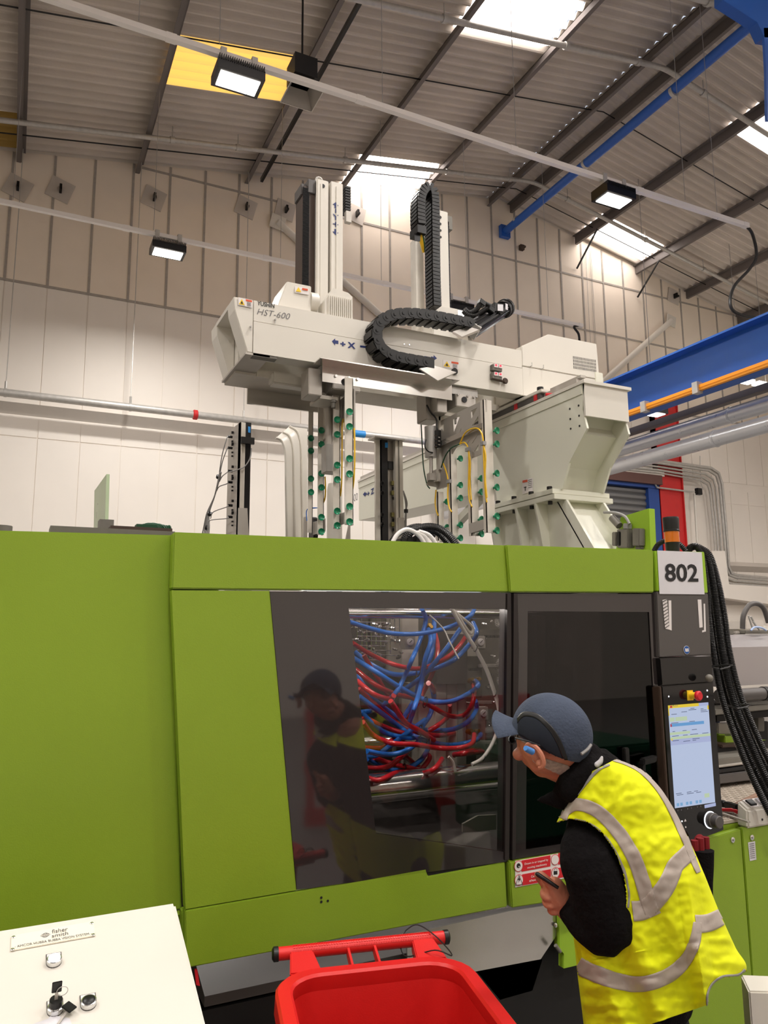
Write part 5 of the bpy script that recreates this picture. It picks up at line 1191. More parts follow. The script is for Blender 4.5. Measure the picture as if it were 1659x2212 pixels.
def vmark(x, w, ztop, y, par):   # arrow up, bar, Y, +, arrow down
    h = w
    MB().prism([(x + w / 2, y, ztop), (x + w, y, ztop - h * .5), (x + w * .7, y, ztop - h * .5), (x + w * .7, y, ztop - h), (x + w * .3, y, ztop - h), (x + w * .3, y, ztop - h * .5), (x, y, ztop - h * .5)], (0, .001, 0)).build('arrow_mark', M['navy'], par)
    MB().cbox((x + w / 2, y, ztop - h * 1.45), w * .16, .001, h * .7).build('arrow_mark', M['navy'], par)
    text('lettering', 'Y', (x, y, ztop - h * 3), (w, 0, 0), (0, 0, h * .95), M['navy'], par, bold=.03)
    MB().cbox((x + w / 2, y, ztop - h * 3.7), w * .85, .001, h * .16).cbox((x + w / 2, y, ztop - h * 3.7), w * .16, .001, h * .85).build('arrow_mark', M['navy'], par)
    z2 = ztop - h * 4.5
    MB().prism([(x + w * .3, y, z2), (x + w * .7, y, z2), (x + w * .7, y, z2 - h * .5), (x + w, y, z2 - h * .5), (x + w / 2, y, z2 - h), (x, y, z2 - h * .5), (x + w * .3, y, z2 - h * .5)], (0, .001, 0)).build('arrow_mark', M['navy'], par)
vmark(xt_, wt_ * .8, zr(718, 438).z, YA - .014, rb)
# chain and red chip behind near column
cc = zr(741, 408, YA + .12)
mb = MB()
for i in range(9): mb.box((cc.x, YA + .08, cc.z - .012 - i * .018), (cc.x + .035, YA + .16, cc.z - i * .018))
mb.build('rear_chain', M['black'], rb)
MB().box((cc.x, YA + .07, cc.z - .24), (cc.x + .035, YA + .1, cc.z - .17)).build('chain_bracket', M['steel'], rb)
# far column (arm 2)
R0, R1 = zr(941, 660), zr(972, 660); zt2 = zr(955, 455).z
MB().box((R0.x - .02, YA, zB - .1), (R1.x, YA + .09, zt2)).build('arm_profile', M['white'], rb, bevel=.003)
MB().box((R0.x - .085, YA + .09, zT - .1), (R0.x - .03, YA + .16, zr(915, 520, YA + .1).z)).build('rear_profile', M['alu'], rb)
MB().box((R1.x + .002, YA + .02, zT), (R1.x + .018, YA + .10, zt2 - .05)).build('gear_rack', M['brown'], rb)
mb = MB()
for i in range(90):
    z = zT + .02 + i * (zt2 - zT - .1) / 90; mb.box((R1.x + .002, YA + .012, z), (R1.x + .016, YA + .02, z + .004))
mb.build('rack_teeth', M['blackm'], rb)
MB().box((R1.x - .005, YA + .02, zt2 - .1), (R1.x + .045, YA + .1, zt2 - .01)).build('belt_housing', M['hardgrey'], rb)
ring = [Vector((R0.x + .03 + .014 * math.cos(a), YA + .05, zt2 + .014 + .018 * math.sin(a))) for a in np.linspace(-.6, math.pi + .6, 16)]
MB().tube(ring, .005, 8).build('lifting_eye', M['galv'], rb)
for k in range(4): MB().lathe([(.010 - .002 * (k > 0), 0), (.010 - .002 * (k > 0), .002)], (R0.x + .045, YA - .001, zt2 - .05 - k * .045), (0, -1, 0), 12).build('hole', M['ink'], rb)
vmark(R0.x - .012, .035, zr(945, 498).z, YA - .002, rb)
MB().box((R0.x - .05, YA - .05, zT), (R1.x + .03, YA + .12, zr(950, 668).z)).build('arm_foot', M['white'], rb, bevel=.004)
# servo motor at the far arm
m0, m1 = PY(1012, 708, yf + .05), PY(1092, 668, yf + .05)
a = PY(1020, 712, yf - .02); b = PY(1085, 670, yf + .25); d = (b - a).normalized()
mo = MB()
for i in range(10):
    an = i * math.pi / 5; mo.obox((a + b) / 2, d * (b - a).length / 2, Vector((math.cos(an), 0, math.sin(an))).cross(d).normalized() * .052, Vector((math.cos(an), 0, math.sin(an))).normalized() * .004)
mo.cyl(a, b, .043, 18).build('servo_motor', M['blackm'], rb)
MB().cyl(a - d * .012, a + d * .01, .06, 4).build('motor_flange', M['galv'], rb)
MB().cyl(b, b + d * .05, .058, 20).build('motor_cap', M['black'], rb)
MB().cyl(b + d * .045, b + d * .075, .063, 20).build('motor_fan', M['black'], rb)
c1 = PY(1072, 668, yf + .12); MB().obox(c1, (.035, 0, 0), (0, .03, 0), (0, 0, .03)).build('terminal_box', M['black'], rb, bevel=.003)
MB().prism([PY(*p, yf + .085) for p in ((1075, 657), (1087, 658), (1087, 672), (1075, 671))], (0, .001, 0)).build('motor_label', M['paper'], rb); MB().prism([PY(*p, yf + .12) for p in ((1092, 655), (1097, 657), (1097, 670), (1092, 668))], (0, .001, 0)).build('motor_label', M['paper'], rb)
for pts in (((1000, 672), (1010, 680), (1028, 682), (1050, 668), (1068, 666)), ((1003, 668), (1015, 676), (1030, 668), (1040, 655), (1060, 662))):
    corr_tube(MB(), smooth_path([PY(*p, yf + .08) for p in pts], 8), .017, .01, .2, 10).build('motor_cable', M['cablek'], rb)
MB().obox(PY(1040, 655, yf + .08), (.02, 0, -.01), (0, .02, 0), (.006, 0, .016)).obox(PY(1060, 670, yf + .06), (.02, 0, -.01), (0, .02, 0), (.006, 0, .016)).build('cable_plug', M['black'], rb, bevel=.003)
MB().box((PY(1014, 700, yf).x, yf + .02, zT), (PY(1022, 700, yf).x, yf + .12, PY(1014, 685, yf).z)).build('motor_bracket', M['alu'], rb)
MB().prism([PY(978, 716, yf - .08), PY(1012, 705, yf - .08), PY(1035, 712, yf - .08), PY(998, 727, yf - .08)], (0, .004, -.012)).build('chain_end_bracket', M['stainless'], rb)
MB().prism([PY(906, 796, yf - .11), PY(940, 790, yf - .11), PY(986, 804, yf - .11), PY(946, 822, yf - .11)], (0, .005, -.004)).build('chain_end_bracket', M['stainless'], rb)
MB().lathe([(.02, 0), (.02, .01)], PY(981, 803, yf - .006), (0, -1, 0), 14).build('cable_port', M['ink'], rb)

# ------------- carriage under the beam (both arms)
def carriage(x, w):
    MB().box((x - w, yf + .02, zB - .05), (x + w, yf + .30, zB - .005)).build('carriage_plate', M['galv'], rb)
    MB().box((x - w * .5, yf + .0, zB - .13), (x + w * .75, yf + .12, zB - .052)).build('gearbox', M['steel'], rb, bevel=.004)
    MB().lathe([(.018, 0), (.018, .004)], (x, yf - .001, zB - .085), (0, -1, 0), 14).build('shaft_hole', M['ink'], rb)
    MB().box((x - w * 1.5, yf + .03, zB - .17), (x - w * .9, yf + .15, zB - .02)).build('belt_guard', M['steel'], rb, bevel=.003)
    MB().box((x - w * .9, yf + .06, zB - .175), (x - w * .1, yf + .22, zB - .155)).build('scraper_plate', M['alu'], rb)
    MB().lathe([(.012, 0), (.012, .03), (.016, .03), (.016, .045)], (x - w * .3, yf + .06, zB - .22), (0, 0, 1), 10).build('bumper', M['hardgrey'], rb)
    for s in (-.4, .2, .6): MB().lathe([(.008, 0), (.008, .01)], (x + w * s, yf - .002, zB - .06), (0, -1, 0), 8).build('bolt', M['chrome'], rb)
carriage((L0.x + L1.x) / 2 + .02, .13)
carriage((R0.x + R1.x) / 2 + .03, .11)
MB().box((PY(655, 795, yf).x - .1, yf + .22, zB - .07), (PY(655, 795, yf).x + .12, yf + .3, zB)).build('cable_cover', M['white'], rb, bevel=.01)

# ------------- horizontal cable chain (energy chain) on the beam front
ch = thing('cable_chain', 'black cable chain bent in a U on the front of the white robot beam', 'cable chain', PY(810, 730, yf - .1))
yc = yf - .055
cpts = [PY(*p, yc) for p in ((1010, 704), (960, 695), (915, 687), (870, 684), (838, 688), (815, 700), (805, 720), (808, 745), (822, 764), (845, 776), (880, 783), (915, 789), (945, 795))]
cpath = resample(smooth_path(cpts, 10), .056)
lm = None
for i in range(len(cpath) - 1):
    a, b = cpath[i], cpath[i + 1]; d = (b - a).normalized(); up_ = d.cross(Vector((0, 1, 0)))
    if lm is None:
        mb = MB(); mb.obox((0, 0, 0), (.0265, 0, 0), (0, .048, 0), (0, 0, .028))
        for s in (-1,):
            mb.obox((.006, s * .052, 0), (.024, 0, 0), (0, .004, 0), (0, 0, .030)).lathe([(.026, 0), (.026, .006), (.010, .006), (.010, .010), (.006, .010)], (-.018, s * .052, 0), (0, s, 0), 16)
        mb.obox((0, 0, .031), (.017, 0, 0), (0, .05, 0), (0, 0, .003)).obox((0, 0, -.031), (.017, 0, 0), (0, .05, 0), (0, 0, .003))
        lm = mb.mesh('chain_link', bevel=0); lm.materials.append(M['black'])
    mx = Matrix((( d.x, 0, -up_.x, 0), (d.y, 1, -up_.y, 0), (d.z, 0, -up_.z, 0), (0, 0, 0, 1))); mx.translation = (a + b) / 2
    inst('chain_link', lm, ch, mx)
# vertical cable chain over the far column
cv = thing('vertical_cable_chain', 'black cable chain looping over the top of the far robot column', 'cable chain', PY(925, 410, YA - .06))
yc = YA - .07
cpts = [PY(*p, yc) for p in ((905, 520), (902, 480), (902, 440), (907, 421), (917, 411), (928, 417), (932, 440), (933, 520), (934, 600), (936, 668))]
cpts[0] = PY(903, 492, yc)
cpath = resample(smooth_path(cpts, 12), .024)
lm2 = None
for i in range(len(cpath) - 1):
    a, b = cpath[i], cpath[i + 1]; d = (b - a).normalized(); up_ = d.cross(Vector((0, 1, 0)))
    if lm2 is None:
        mb = MB(); mb.obox((0, 0, 0), (.012, 0, 0), (0, .05, 0), (0, 0, .022)); mb.obox((0, 0, 0), (.008, 0, 0), (0, .042, 0), (0, 0, .028)); mb.obox((0, -.052, 0), (.010, 0, 0), (0, .003, 0), (0, 0, .026))
        lm2 = mb.mesh('chain_link'); lm2.materials.append(M['black'])
    mx = Matrix((( d.x, 0, -up_.x, 0), (d.y, 1, -up_.y, 0), (d.z, 0, -up_.z, 0), (0, 0, 0, 1))); mx.translation = (a + b) / 2
    inst('chain_link', lm2, cv, mx)
q = PY(903, 495, yc); MB().box((q.x - .03, yc - .05, q.z - .05), (q.x + .03, yc + .05, q.z)).build('chain_end', M['blackm'], cv)
MB().prism([PY(895, 503, yc - .03), PY(908, 503, yc - .03), PY(908, 521, yc - .03), (PY(896, 520, yc - .03))], (0, .004, 0)).build('mounting_plate', M['blackm'], cv)
for k, dx in enumerate((0, 4, 7)):
    MB().tube(smooth_path([PY(903 + dx, 495, yc - .02), PY(906 + dx, 510, yc - .02), PY(911 + dx * .6, 530, yc), PY(915, 545, yc + .02)], 6), .008, 8).build('cable', M['yellow'] if k < 2 else M['hosegreen'], cv)

# ================================================================ END OF ARM TOOLS
cupm = None
def cup(parent, p, ax):
    global cupm
    if cupm is None:
        mb = MB(); mb.lathe([(.006, 0), (.006, .012), (.017, .016), (.0195, .024), (.0185, .027), (.013, .022), (.006, .018)], (0, 0, 0), (0, 0, 1), 18)
        cupm = mb.mesh('suction_cup'); cupm.materials.append(M['cupgreen'])
    mx = Vector((0, 0, 1)).rotation_difference(Vector(ax)).to_matrix().to_4x4(); mx.translation = Vector(p)
    inst('suction_cup', cupm, parent, mx)
# near gripper (left): plate in plane x = const, bars with cups facing -x
YG = YA + .04
X1 = PY(712, 850, YG).x
g1 = thing('left_gripper', 'gripper of four aluminium bars with green suction cups, hanging left under the beam', 'gripper', (X1, YG, 2.4))
bars = [((666, 676), 880, 1150, (948, 975, 1035, 1064)), ((687, 700), 862, 1155, (931, 961, 1024, 1054, 1118, 1149)), ((720, 735), 838, 1142, (908, 940, 1006, 1037, 1105, 1136)), ((745, 763), 816, 1134, (891, 923, 992, 1025, 1095, 1128))]
for (a, b), t_, bt, cy_ in bars:
    pa, pb = PX(a, (t_ + bt) / 2, X1), PX(b, (t_ + bt) / 2, X1); yn, yfar = pb.y, pa.y
    zt_, zb_ = PX((a + b) / 2, t_, X1).z, PX((a + b) / 2, bt, X1).z
    yn = (yn + yfar) / 2; qa, qb = PY(a, (t_ + bt) / 2, yn).x, PY(b, (t_ + bt) / 2, yn).x
    MB().box((qa, yn, zb_), (qb, yn + .006, zt_)).box((qb - .004, yn, zb_), (qb, yn + .03, zt_)).build('gripper_bar', M['alu'], g1)
    for c_ in cy_:
        p = PY((a + b) / 2, c_, yn - .01); cup(g1, (p.x, yn - .001, p.z), (-.12, -1, 0))
yA_, yB_ = PX(675, 900, X1).y, PX(750, 860, X1).y; zq = PX(700, 880, X1).z; zl_ = PX(700, 1000, X1).z
zt_p = PX(740, 845, X1).z
pl = MB().prism([(X1 + .04, yB_, zt_p), (X1 + .04, yA_, zt_p - .02), (X1 + .04, yA_, zl_ - .02), (X1 + .04, yA_ - .12, zl_ - .02), (X1 + .04, yA_ - .18, zl_ + .18), (X1 + .04, yB_ + .12, zl_ + .2), (X1 + .04, yB_, zl_ + .06)], (.008, 0, 0)).build('gripper_plate', M['steel'], g1)
for k in range(2):
    z = zt_p - .05 - k * .09; y = (yA_ + yB_) / 2
    MB().prism([(X1 + .0385, y - .06, z), (X1 + .0385, y - .06, z - .07), (X1 + .0385, y + .03, z - .07)], (.001, 0, 0)).build('cutout_decal', M['ink'], g1)  # black decal on the solid plate, painting the dark of an opening
MB().box((X1 + .01, PX(700, 1000, X1).y - .05, zt_p - .2), (X1 + .10, PX(700, 1000, X1).y + .05, zB - .12)).build('wrist_post', M['alu'], g1, bevel=.003)
c = PY(710, 1000, YG); MB().box((c.x - .03, YG - .04, c.z - .06), (c.x + .04, YG + .04, c.z + .1)).build('gripper_cylinder', M['galv'], g1, bevel=.004)
MB().cyl((c.x, YG, c.z + .1), (c.x, YG, zB - .1), .02, 12).build('post_rod', M['steel'], g1)
MB().prism([PX(728, 1112, X1 + .03), PX(748, 1105, X1 + .03), PX(748, 1130, X1 + .03), PX(730, 1136, X1 + .03)], (.004, 0, 0)).build('link_plate', M['steel'], g1)
MB().prism([PX(676, 1128, X1 + .03), PX(702, 1120, X1 + .03), PX(702, 1148, X1 + .03), PX(676, 1155, X1 + .03)], (.004, 0, 0)).build('link_plate', M['steel'], g1)
for pts in (((765, 925), (766, 950), (766, 1000), (764, 1040), (761, 1060)), ((742, 905), (739, 920), (739, 960), (738, 1040), (735, 1072)), ((702, 1030), (703, 1055), (702, 1075), (699, 1085)), ((747, 905), (744, 915), (745, 930))):
    MB().tube(smooth_path([PX(px, py, X1 + .03) for px, py in pts], 6), .0045, 7).build('yellow_air_tube', M['yellow'], g1)
MB().tube(smooth_path([PX(px, py, X1 + .02) for px, py in ((676, 1098), (690, 1097), (664, 1100), (663, 1125))], 6), .003, 6).build('blue_air_tube', M['hoseblue'], g1)
for k, (px, py) in enumerate(((672, 1132), (672, 1155))):
    MB().cyl(PX(px, py, X1 + .1), PX(px, py, X1 + .1) + Vector((.03, 0, 0)), .045, 18).build('black_roller', M['black'], g1)
# far gripper (right)
X2 = PY(938, 900, YG).x
g2 = thing('right_gripper', 'right gripper with triangular cut-outs, arching yellow tubes and green suction cups under the beam', 'gripper', (X2, YG - .3, 2.4))
bars = [((946, 959), 1062, 1168, (1085, 1140)), ((974, 988), 968, 1165, (992, 1049, 1077, 1135, 1163)), ((1017, 1033), 985, 1158, (1035, 1064, 1123, 1154)), ((1048, 1066), 862, 1152, (932, 961, 1024, 1054, 1116, 1147))]
for (a, b), t_, bt, cy_ in bars:
    pa, pb = PX(a, (t_ + bt) / 2, X2), PX(b, (t_ + bt) / 2, X2); yn, yfar = pb.y, pa.y
    zt_, zb_ = PX((a + b) / 2, t_, X2).z, PX((a + b) / 2, bt, X2).z
    yn = (yn + yfar) / 2; qa, qb = PY(a, (t_ + bt) / 2, yn).x, PY(b, (t_ + bt) / 2, yn).x
    MB().box((qa, yn, zb_), (qb, yn + .006, zt_)).box((qa, yn, zb_), (qa + .004, yn + .03, zt_)).build('gripper_bar', M['alu'], g2)
    for c_ in cy_:
        p = PY(b + 1, c_, yn); cup(g2, (p.x - .004, yn - .002, p.z), (.42, -1, 0))
# plate with real openings, drawn as a frame of strips
XP = X2 - .004
def gx(px, py): return PX(px, py, XP)
out = [(949, 912), (1052, 862), (1052, 978), (1018, 991), (1012, 965), (992, 958), (975, 985), (972, 1050), (945, 1058), (949, 985)]
plate_poly = [gx(*p) for p in out]
holes = [[(952, 921), (961, 915), (961, 933)], [(981, 905), (997, 897), (983, 934)], [(1020, 888), (1034, 880), (1021, 905)], [(1022, 920), (1036, 898), (1036, 916)], [(993, 940), (999, 925), (999, 930)], [(1022, 958), (1034, 938), (1032, 946), (1022, 960)], [(1026, 976), (1036, 960), (1036, 973)]]
import mathutils
def poly_with_holes(polys, ext, name, m_, par):
    loops = [[Vector((p.y, p.z, 0)) for p in pl_] for pl_ in polys]
    tris = mathutils.geometry.tessellate_polygon(loops)
    flat = [p for pl_ in polys for p in pl_]; n = len(flat); e = Vector(ext)
    vs = flat + [p + e for p in flat]; fs = [tuple(t) for t in tris] + [tuple(i + n for i in reversed(t)) for t in tris]
    o = 0
    for pl_ in polys:
        k = len(pl_)
        for i in range(k): fs.append((o + i, o + (i + 1) % k, o + (i + 1) % k + n, o + i + n))
        o += k
    return MB().add(vs, fs).build(name, m_, par)
poly_with_holes([plate_poly] + [[gx(*p) for p in h] for h in holes], (-.008, 0, 0), 'gripper_plate', M['steel'], g2)
MB().prism([gx(953, 957), gx(1050, 915), gx(1050, 926), gx(953, 968)], (-.03, 0, 0)).build('cross_rail', M['stainless'], g2)
MB().prism([gx(1019, 1132), gx(1052, 1122), gx(1057, 1142), gx(1021, 1153)], (-.02, 0, 0)).build('link_plate', M['steel'], g2)
MB().prism([gx(956, 1143), gx(975, 1139), gx(980, 1165), gx(962, 1165)], (-.02, 0, 0)).build('link_plate', M['steel'], g2)
for pts in (((994, 958), (1003, 938), (1015, 928), (1030, 925), (1040, 935), (1044, 955), (1045, 990), (1047, 1040), (1049, 1070), (1052, 1085)), ((992, 960), (1003, 956), (1011, 968), (1013, 1000), (1012, 1050), (1014, 1080), (1020, 1095)), ((957, 1000), (964, 1020), (968, 1040), (967, 1070), (970, 1095), (976, 1106)), ((942, 1058), (940, 1085), (943, 1105), (947, 1114)), ((1044, 960), (1049, 985), (1048, 1030), (1052, 1075)), ((1012, 970), (1016, 1000), (1015, 1040), (1018, 1080))):
    MB().tube(smooth_path([PX(px, py, X2 - .045) for px, py in pts], 6), .0042, 7).build('yellow_air_tube', M['yellow'], g2)
for px, py in ((1044, 958), (1011, 971), (970, 1040)): MB().cbox(PX(px, py, X2 - .045), .02, .03, .02).build('tube_splitter', M['cable'], g2)
for p in (((953, 1010), (962, 985), (975, 968), (992, 960)), ((918, 870), (910, 900), (912, 960), (915, 1010), (922, 1045), (928, 1055))):
    MB().tube(smooth_path([PX(px, py, X2 - .05) for px, py in p], 6), .004, 7).build('dark_green_tube', M['hosegreen'], g2)
# wrist with cylinder
XW = PY(930, 900, YG).x
def w_(px, py, y=YG - .05): return PY(px, py, y)
a, b = w_(926, 790), w_(926, 860)
MB().box((a.x - .035, YG - .06, b.z), (a.x + .04, YG + .04, zB - .1)).build('wrist_post', M['alu'], g2, bevel=.003)
MB().box((a.x - .05, YG - .10, w_(926, 912).z), (a.x + .05, YG + .02, w_(926, 852).z)).build('wrist_block', M['steel'], g2, bevel=.004)
q = w_(946, 950); MB().box((q.x - .02, YG - .10, w_(946, 1018).z), (q.x + .015, YG - .06, w_(946, 900).z)).build('slide_profile', M['alu'], g2)
q = w_(925, 960)
MB().cyl((q.x, YG - .08, w_(925, 990).z), (q.x, YG - .08, w_(925, 925).z), .036, 20).build('air_cylinder', M['galv'], g2, label='round air cylinder')
MB().cyl((q.x, YG - .08, w_(925, 1035).z), (q.x, YG - .08, w_(925, 990).z), .011, 12).build('piston_rod', M['chrome'], g2)
MB().box((q.x - .02, YG - .10, w_(925, 1040).z), (q.x + .02, YG - .06, w_(925, 1025).z)).build('rod_clevis', M['steel'], g2)
MB().hexa([w_(920, 1048), w_(958, 1056), w_(958, 1050, YG + .05), w_(922, 1044, YG + .05), w_(924, 1038), w_(962, 1044), w_(962, 1020, YG + .05), w_(926, 1026, YG + .05)]).build('tilt_bracket', M['steel'], g2)
MB().box((w_(938, 1030).x, YG - .08, w_(938, 1042).z), (w_(966, 1030).x, YG + .02, w_(966, 1018).z)).build('tilt_block', M['alu'], g2, bevel=.003)
q = w_(944, 955, YG - .12); MB().box((q.x - .012, YG - .14, w_(944, 974).z), (q.x + .018, YG - .11, w_(944, 938).z)).build('valve_island', M['black'], g2)
for i in range(8): MB().cbox(w_(941 + (i % 2) * 7, 941 + i * 4, YG - .145), .012, .008, .005).build('air_fitting', M['chrome'] if i % 2 else M['brown'], g2)
MB().tube(smooth_path([w_(922, 875, YG - .11), w_(930, 890, YG - .12), w_(942, 905, YG - .12), w_(944, 925, YG - .13), w_(946, 940, YG - .13)], 6), .005, 7).build('black_cable', M['cablek'], g2)
MB().tube(smooth_path([w_(920, 950, YG - .11), w_(918, 965, YG - .12), w_(925, 975, YG - .12), w_(935, 978, YG - .12)], 6), .004, 7).build('black_cable', M['cablek'], g2)

# ================================================================ SENSOR POSTS AND THINGS ON THE MACHINE
def post(name, label, x0, x1, xk, t_, y, right=False):
    """aluminium post: steel sensor plate left, profile, black back"""
    root = thing(name, label, 'post', PY(x0, 1160, y))
    zb_ = 1.99; zt_ = PY(x0, t_, y).z
    return root, zb_, zt_
yp = 4.7
r1_, zb_, _z = post('sensor_post', 'sensor post with grey cables on its left face, left of the white chute', 492, 545, 0, 915, yp)
xa, xb = PY(517, 1000, yp).x, PY(529, 1000, yp).x
zt_ = PY(520, 912, yp).z
yq = PX(492, 1000, xa).y
MB().prism([(xa, yp, zb_), (xa, yp, zt_), (xa, yq, PX(492, 934, xa).z), (xa, yq, zb_)], (.006, 0, 0)).build('sensor_plate', M['steel'], r1_)
MB().box((xa, yp, zb_), (xb, yp + .04, zt_)).box((xa + .008, yp - .008, zb_), (xa + .014, yp, zt_)).build('profile', M['alu'], r1_)
xk_ = PY(543, 1000, yp).x; MB().box((xb, yp + .02, zb_), (xk_, yp + .07, zt_ + .01)).build('black_cover', M['blackm'], r1_)
MB().prism([PY(536, 921, yp + .015), PY(541, 922, yp + .015), PY(541, 935, yp + .015), PY(536, 934, yp + .015)], (0, .002, 0)).build('blue_tag', M['lbluetag'], r1_)
MB().box((PY(519, 955, yp).x, yp - .03, PY(519, 959, yp).z), (PY(547, 955, yp).x, yp - .008, PY(519, 945, yp).z)).build('cable_clamp', M['black'], r1_)
MB().prism([(xa - .002, yp - .01, zb_), (xb + .06, yp - .01, zb_), (xb + .02, yp - .01, PY(530, 1098, yp).z), (xa - .002, yp - .01, PY(520, 1098, yp).z)], (0, .008, 0)).build('foot_plate', M['steel'], r1_)
for k, pyy in enumerate((944, 968, 1018, 1042, 1092, 1117)):
    s0 = PX(502, pyy, xa - .01)
    MB().cyl(s0, s0 + Vector((-.03, 0, 0)), .009, 8).cbox(s0 + Vector((.0, 0, .03)), .014, .012, .016).cbox(s0 + Vector((0, 0, -.03)), .012, .012, .01).cbox(s0 + Vector((0, 0, -.055)), .012, .012, .01).build('sensor', M['blackm'], r1_)
    tgt = [(474, 1020), (474, 1030), (474, 1040), (468, 1060), (455, 1120), (450, 1130)][k]
    MB().tube(smooth_path([s0 + Vector((-.03, 0, 0)), PX(490, pyy + 3, xa - .06), PX(tgt[0] + 6, (pyy + tgt[1]) / 2, xa - .08), PX(*tgt, xa - .08)], 8), .0035, 6).build('sensor_cable', M['cable'], r1_)
for k in range(5):
    MB().tube(smooth_path([PX(475 + k * .7, 1020, xa - .08 - k * .006), PX(464, 1070, xa - .08), PX(452 - k * 1.2, 1108, xa - .08), PX(446 - k * 3 + 6, 1140, xa - .08), PX(440 - k * 4 + 8, 1175, xa - .08)], 8), .0045, 6).build('sensor_cable', M['cable'], r1_)
for px, py in ((472, 1030), (453, 1110), (447, 1140)):
    c = PX(px, py, xa - .08); MB().lathe([(.016, -.01), (.016, .01)], c, (PX(464, 1070, xa - .08) - PX(475, 1020, xa - .08)), 10).build('cable_tie', M['cablek'], r1_)
MB().tube(smooth_path([PY(543, 968, yp - .02), PY(540, 990, yp - .02), PY(528, 1008, yp - .02), PY(512, 1015, yp - .02), PY(494, 1020, yp - .02)], 7), .004, 6).build('sensor_cable', M['cable'], r1_)
# second post
yp2 = 4.4
r2_ = thing('sensor_post', 'sensor post with black cover and small yellow sensors, between the two grippers', 'post', PY(845, 1160, yp2))
zt_ = PY(845, 950, yp2).z
def pb(x0, x1, ya, yb, name, mm, zt=zt_, z0=zb_): return MB().box((PY(x0, 1060, yp2).x, yp2 + ya, z0), (PY(x1, 1060, yp2).x, yp2 + yb, zt)).build(name, M[mm], r2_)
pb(816, 825.5, .03, .05, 'left_profile', 'alu'); pb(825.5, 828, .04, .05, 'gap', 'ink'); pb(828, 841, .02, .06, 'black_cover', 'blackm'); pb(841, 855, .05, .06, 'sensor_plate', 'steel'); pb(855, 871, -.0, .05, 'profile', 'alu'); 
MB().box((PY(861, 1060, yp2).x, yp2 - .004, zb_), (PY(863, 1060, yp2).x, yp2, zt_)).build('groove', M['hardgrey'], r2_)
MB().box((PY(807, 960, yp2).x, yp2 - .02, zt_), (PY(872, 960, yp2).x, yp2 + .09, zt_ + .01)).build('top_plate', M['steel'], r2_)
MB().prism([PY(832, 956, yp2 + .018), PY(838, 956, yp2 + .018), PY(838, 967, yp2 + .018), PY(832, 967, yp2 + .018)], (0, .002, 0)).build('blue_tag', M['lbluetag'], r2_)
MB().box((PY(843, 1000, yp2).x, yp2 + .03, PY(843, 1011, yp2).z), (PY(855, 1000, yp2).x, yp2 + .05, PY(843, 994, yp2).z)).build('relay', M['black'], r2_)
for pyy in (1044, 1065, 1112, 1133):
    c = PY(849, pyy, yp2 + .035); MB().cbox(c, .026, .02, .028).build('yellow_sensor', mat('sensor_olive', (150, 142, 84), .5) if pyy == 1044 else bpy.data.materials['sensor_olive'], r2_)
    MB().cbox(c + Vector((.002, 0, -.035)), .012, .012, .02).build('sensor_plug', M['blackm'], r2_)
    c = PY(826.5, pyy, yp2 + .01); MB().tube([c + Vector((.010 * math.cos(t), 0, .014 * math.sin(t))) for t in np.linspace(0, 6.28, 14)], .004, 6).build('ring_clip', M['blackm'], r2_)
for k, dx in enumerate((0, 3)): MB().tube(smooth_path([PY(871, 1060, yp2), PY(876 + dx, 1085, yp2), PY(877, 1104, yp2), PY(877 - dx, 1140, yp2), PY(876, 1180, yp2)], 7), .0045, 6).build('sensor_cable', M['cable'], r2_)
MB().lathe([(.014, -.012), (.014, .012)], PY(877, 1104, yp2), (0, 0, 1), 10).build('cable_tie', M['cablek'], r2_)
MB().prism([PY(860, 1118, yp2 - .006), PY(873, 1118, yp2 - .006), PY(875, 1180, yp2 - .006), PY(860, 1180, yp2 - .006)], (0, .006, 0)).build('foot_plate', M['steel'], r2_)
# curved white chute behind the left gripper
def chute(pxs, top, y, lab):
    rows = [(0, 0), (.18, .05), (.30, .16), (.36, .30), (.38, .50), (.40, 1.2)]
    root = thing('white_chute', lab, 'chute', PY(pxs[0], 1160, y))
    x0, x1 = PY(pxs[0], 1050, y).x, PY(pxs[1], 1050, y).x; zt = PY(pxs[1], top, y + .3).z
    prof = [(y - .16, zt - .10), (y - .12, zt - .05), (y - .05, zt - .01), (y + .04, zt), (y + .12, zt - .04), (y + .16, zt - .14), (y + .17, 1.99)]
    vs = []; fs = []
    return root, x0, x1, zt
root = thing('white_chute', 'tall white curved sheet chute behind the left gripper', 'chute', PY(640, 1165, 5.0))
y_ = 5.0
lp = [(596, 946), (606, 950), (613, 962), (617, 985), (618, 1050), (620, 1180)]
rp = [(625, 921), (640, 930), (647, 945), (651, 970), (652, 1040), (655, 1180)]
def sheetstrip(a_, b_, ya, yb, name):
    A = smooth_path([PY(*p, ya) for p in a_], 5); B = smooth_path([PY(*p, yb) for p in b_], 5); n = len(A)
    mb = MB(); off = Vector((0, .012, 0)); vs = A + B + [p + off for p in A] + [p + off for p in B]; fs = []
    for i in range(n - 1):
        fs += [(i, i + 1, n + i + 1, n + i), (2 * n + i, 3 * n + i, 3 * n + i + 1, 2 * n + i + 1), (i, 2 * n + i, 2 * n + i + 1, i + 1), (n + i, n + i + 1, 3 * n + i + 1, 3 * n + i)]
    return mb.add(vs, fs, True).build(name, M['white'], root)
sheetstrip(lp, rp, 4.9, 5.1, 'curved_sheet')
rp2 = [(664, 926), (664, 935), (664, 950), (664, 975), (664, 1040), (664, 1180)]
sheetstrip(rp, rp2, 5.1, 5.12, 'side_sheet')
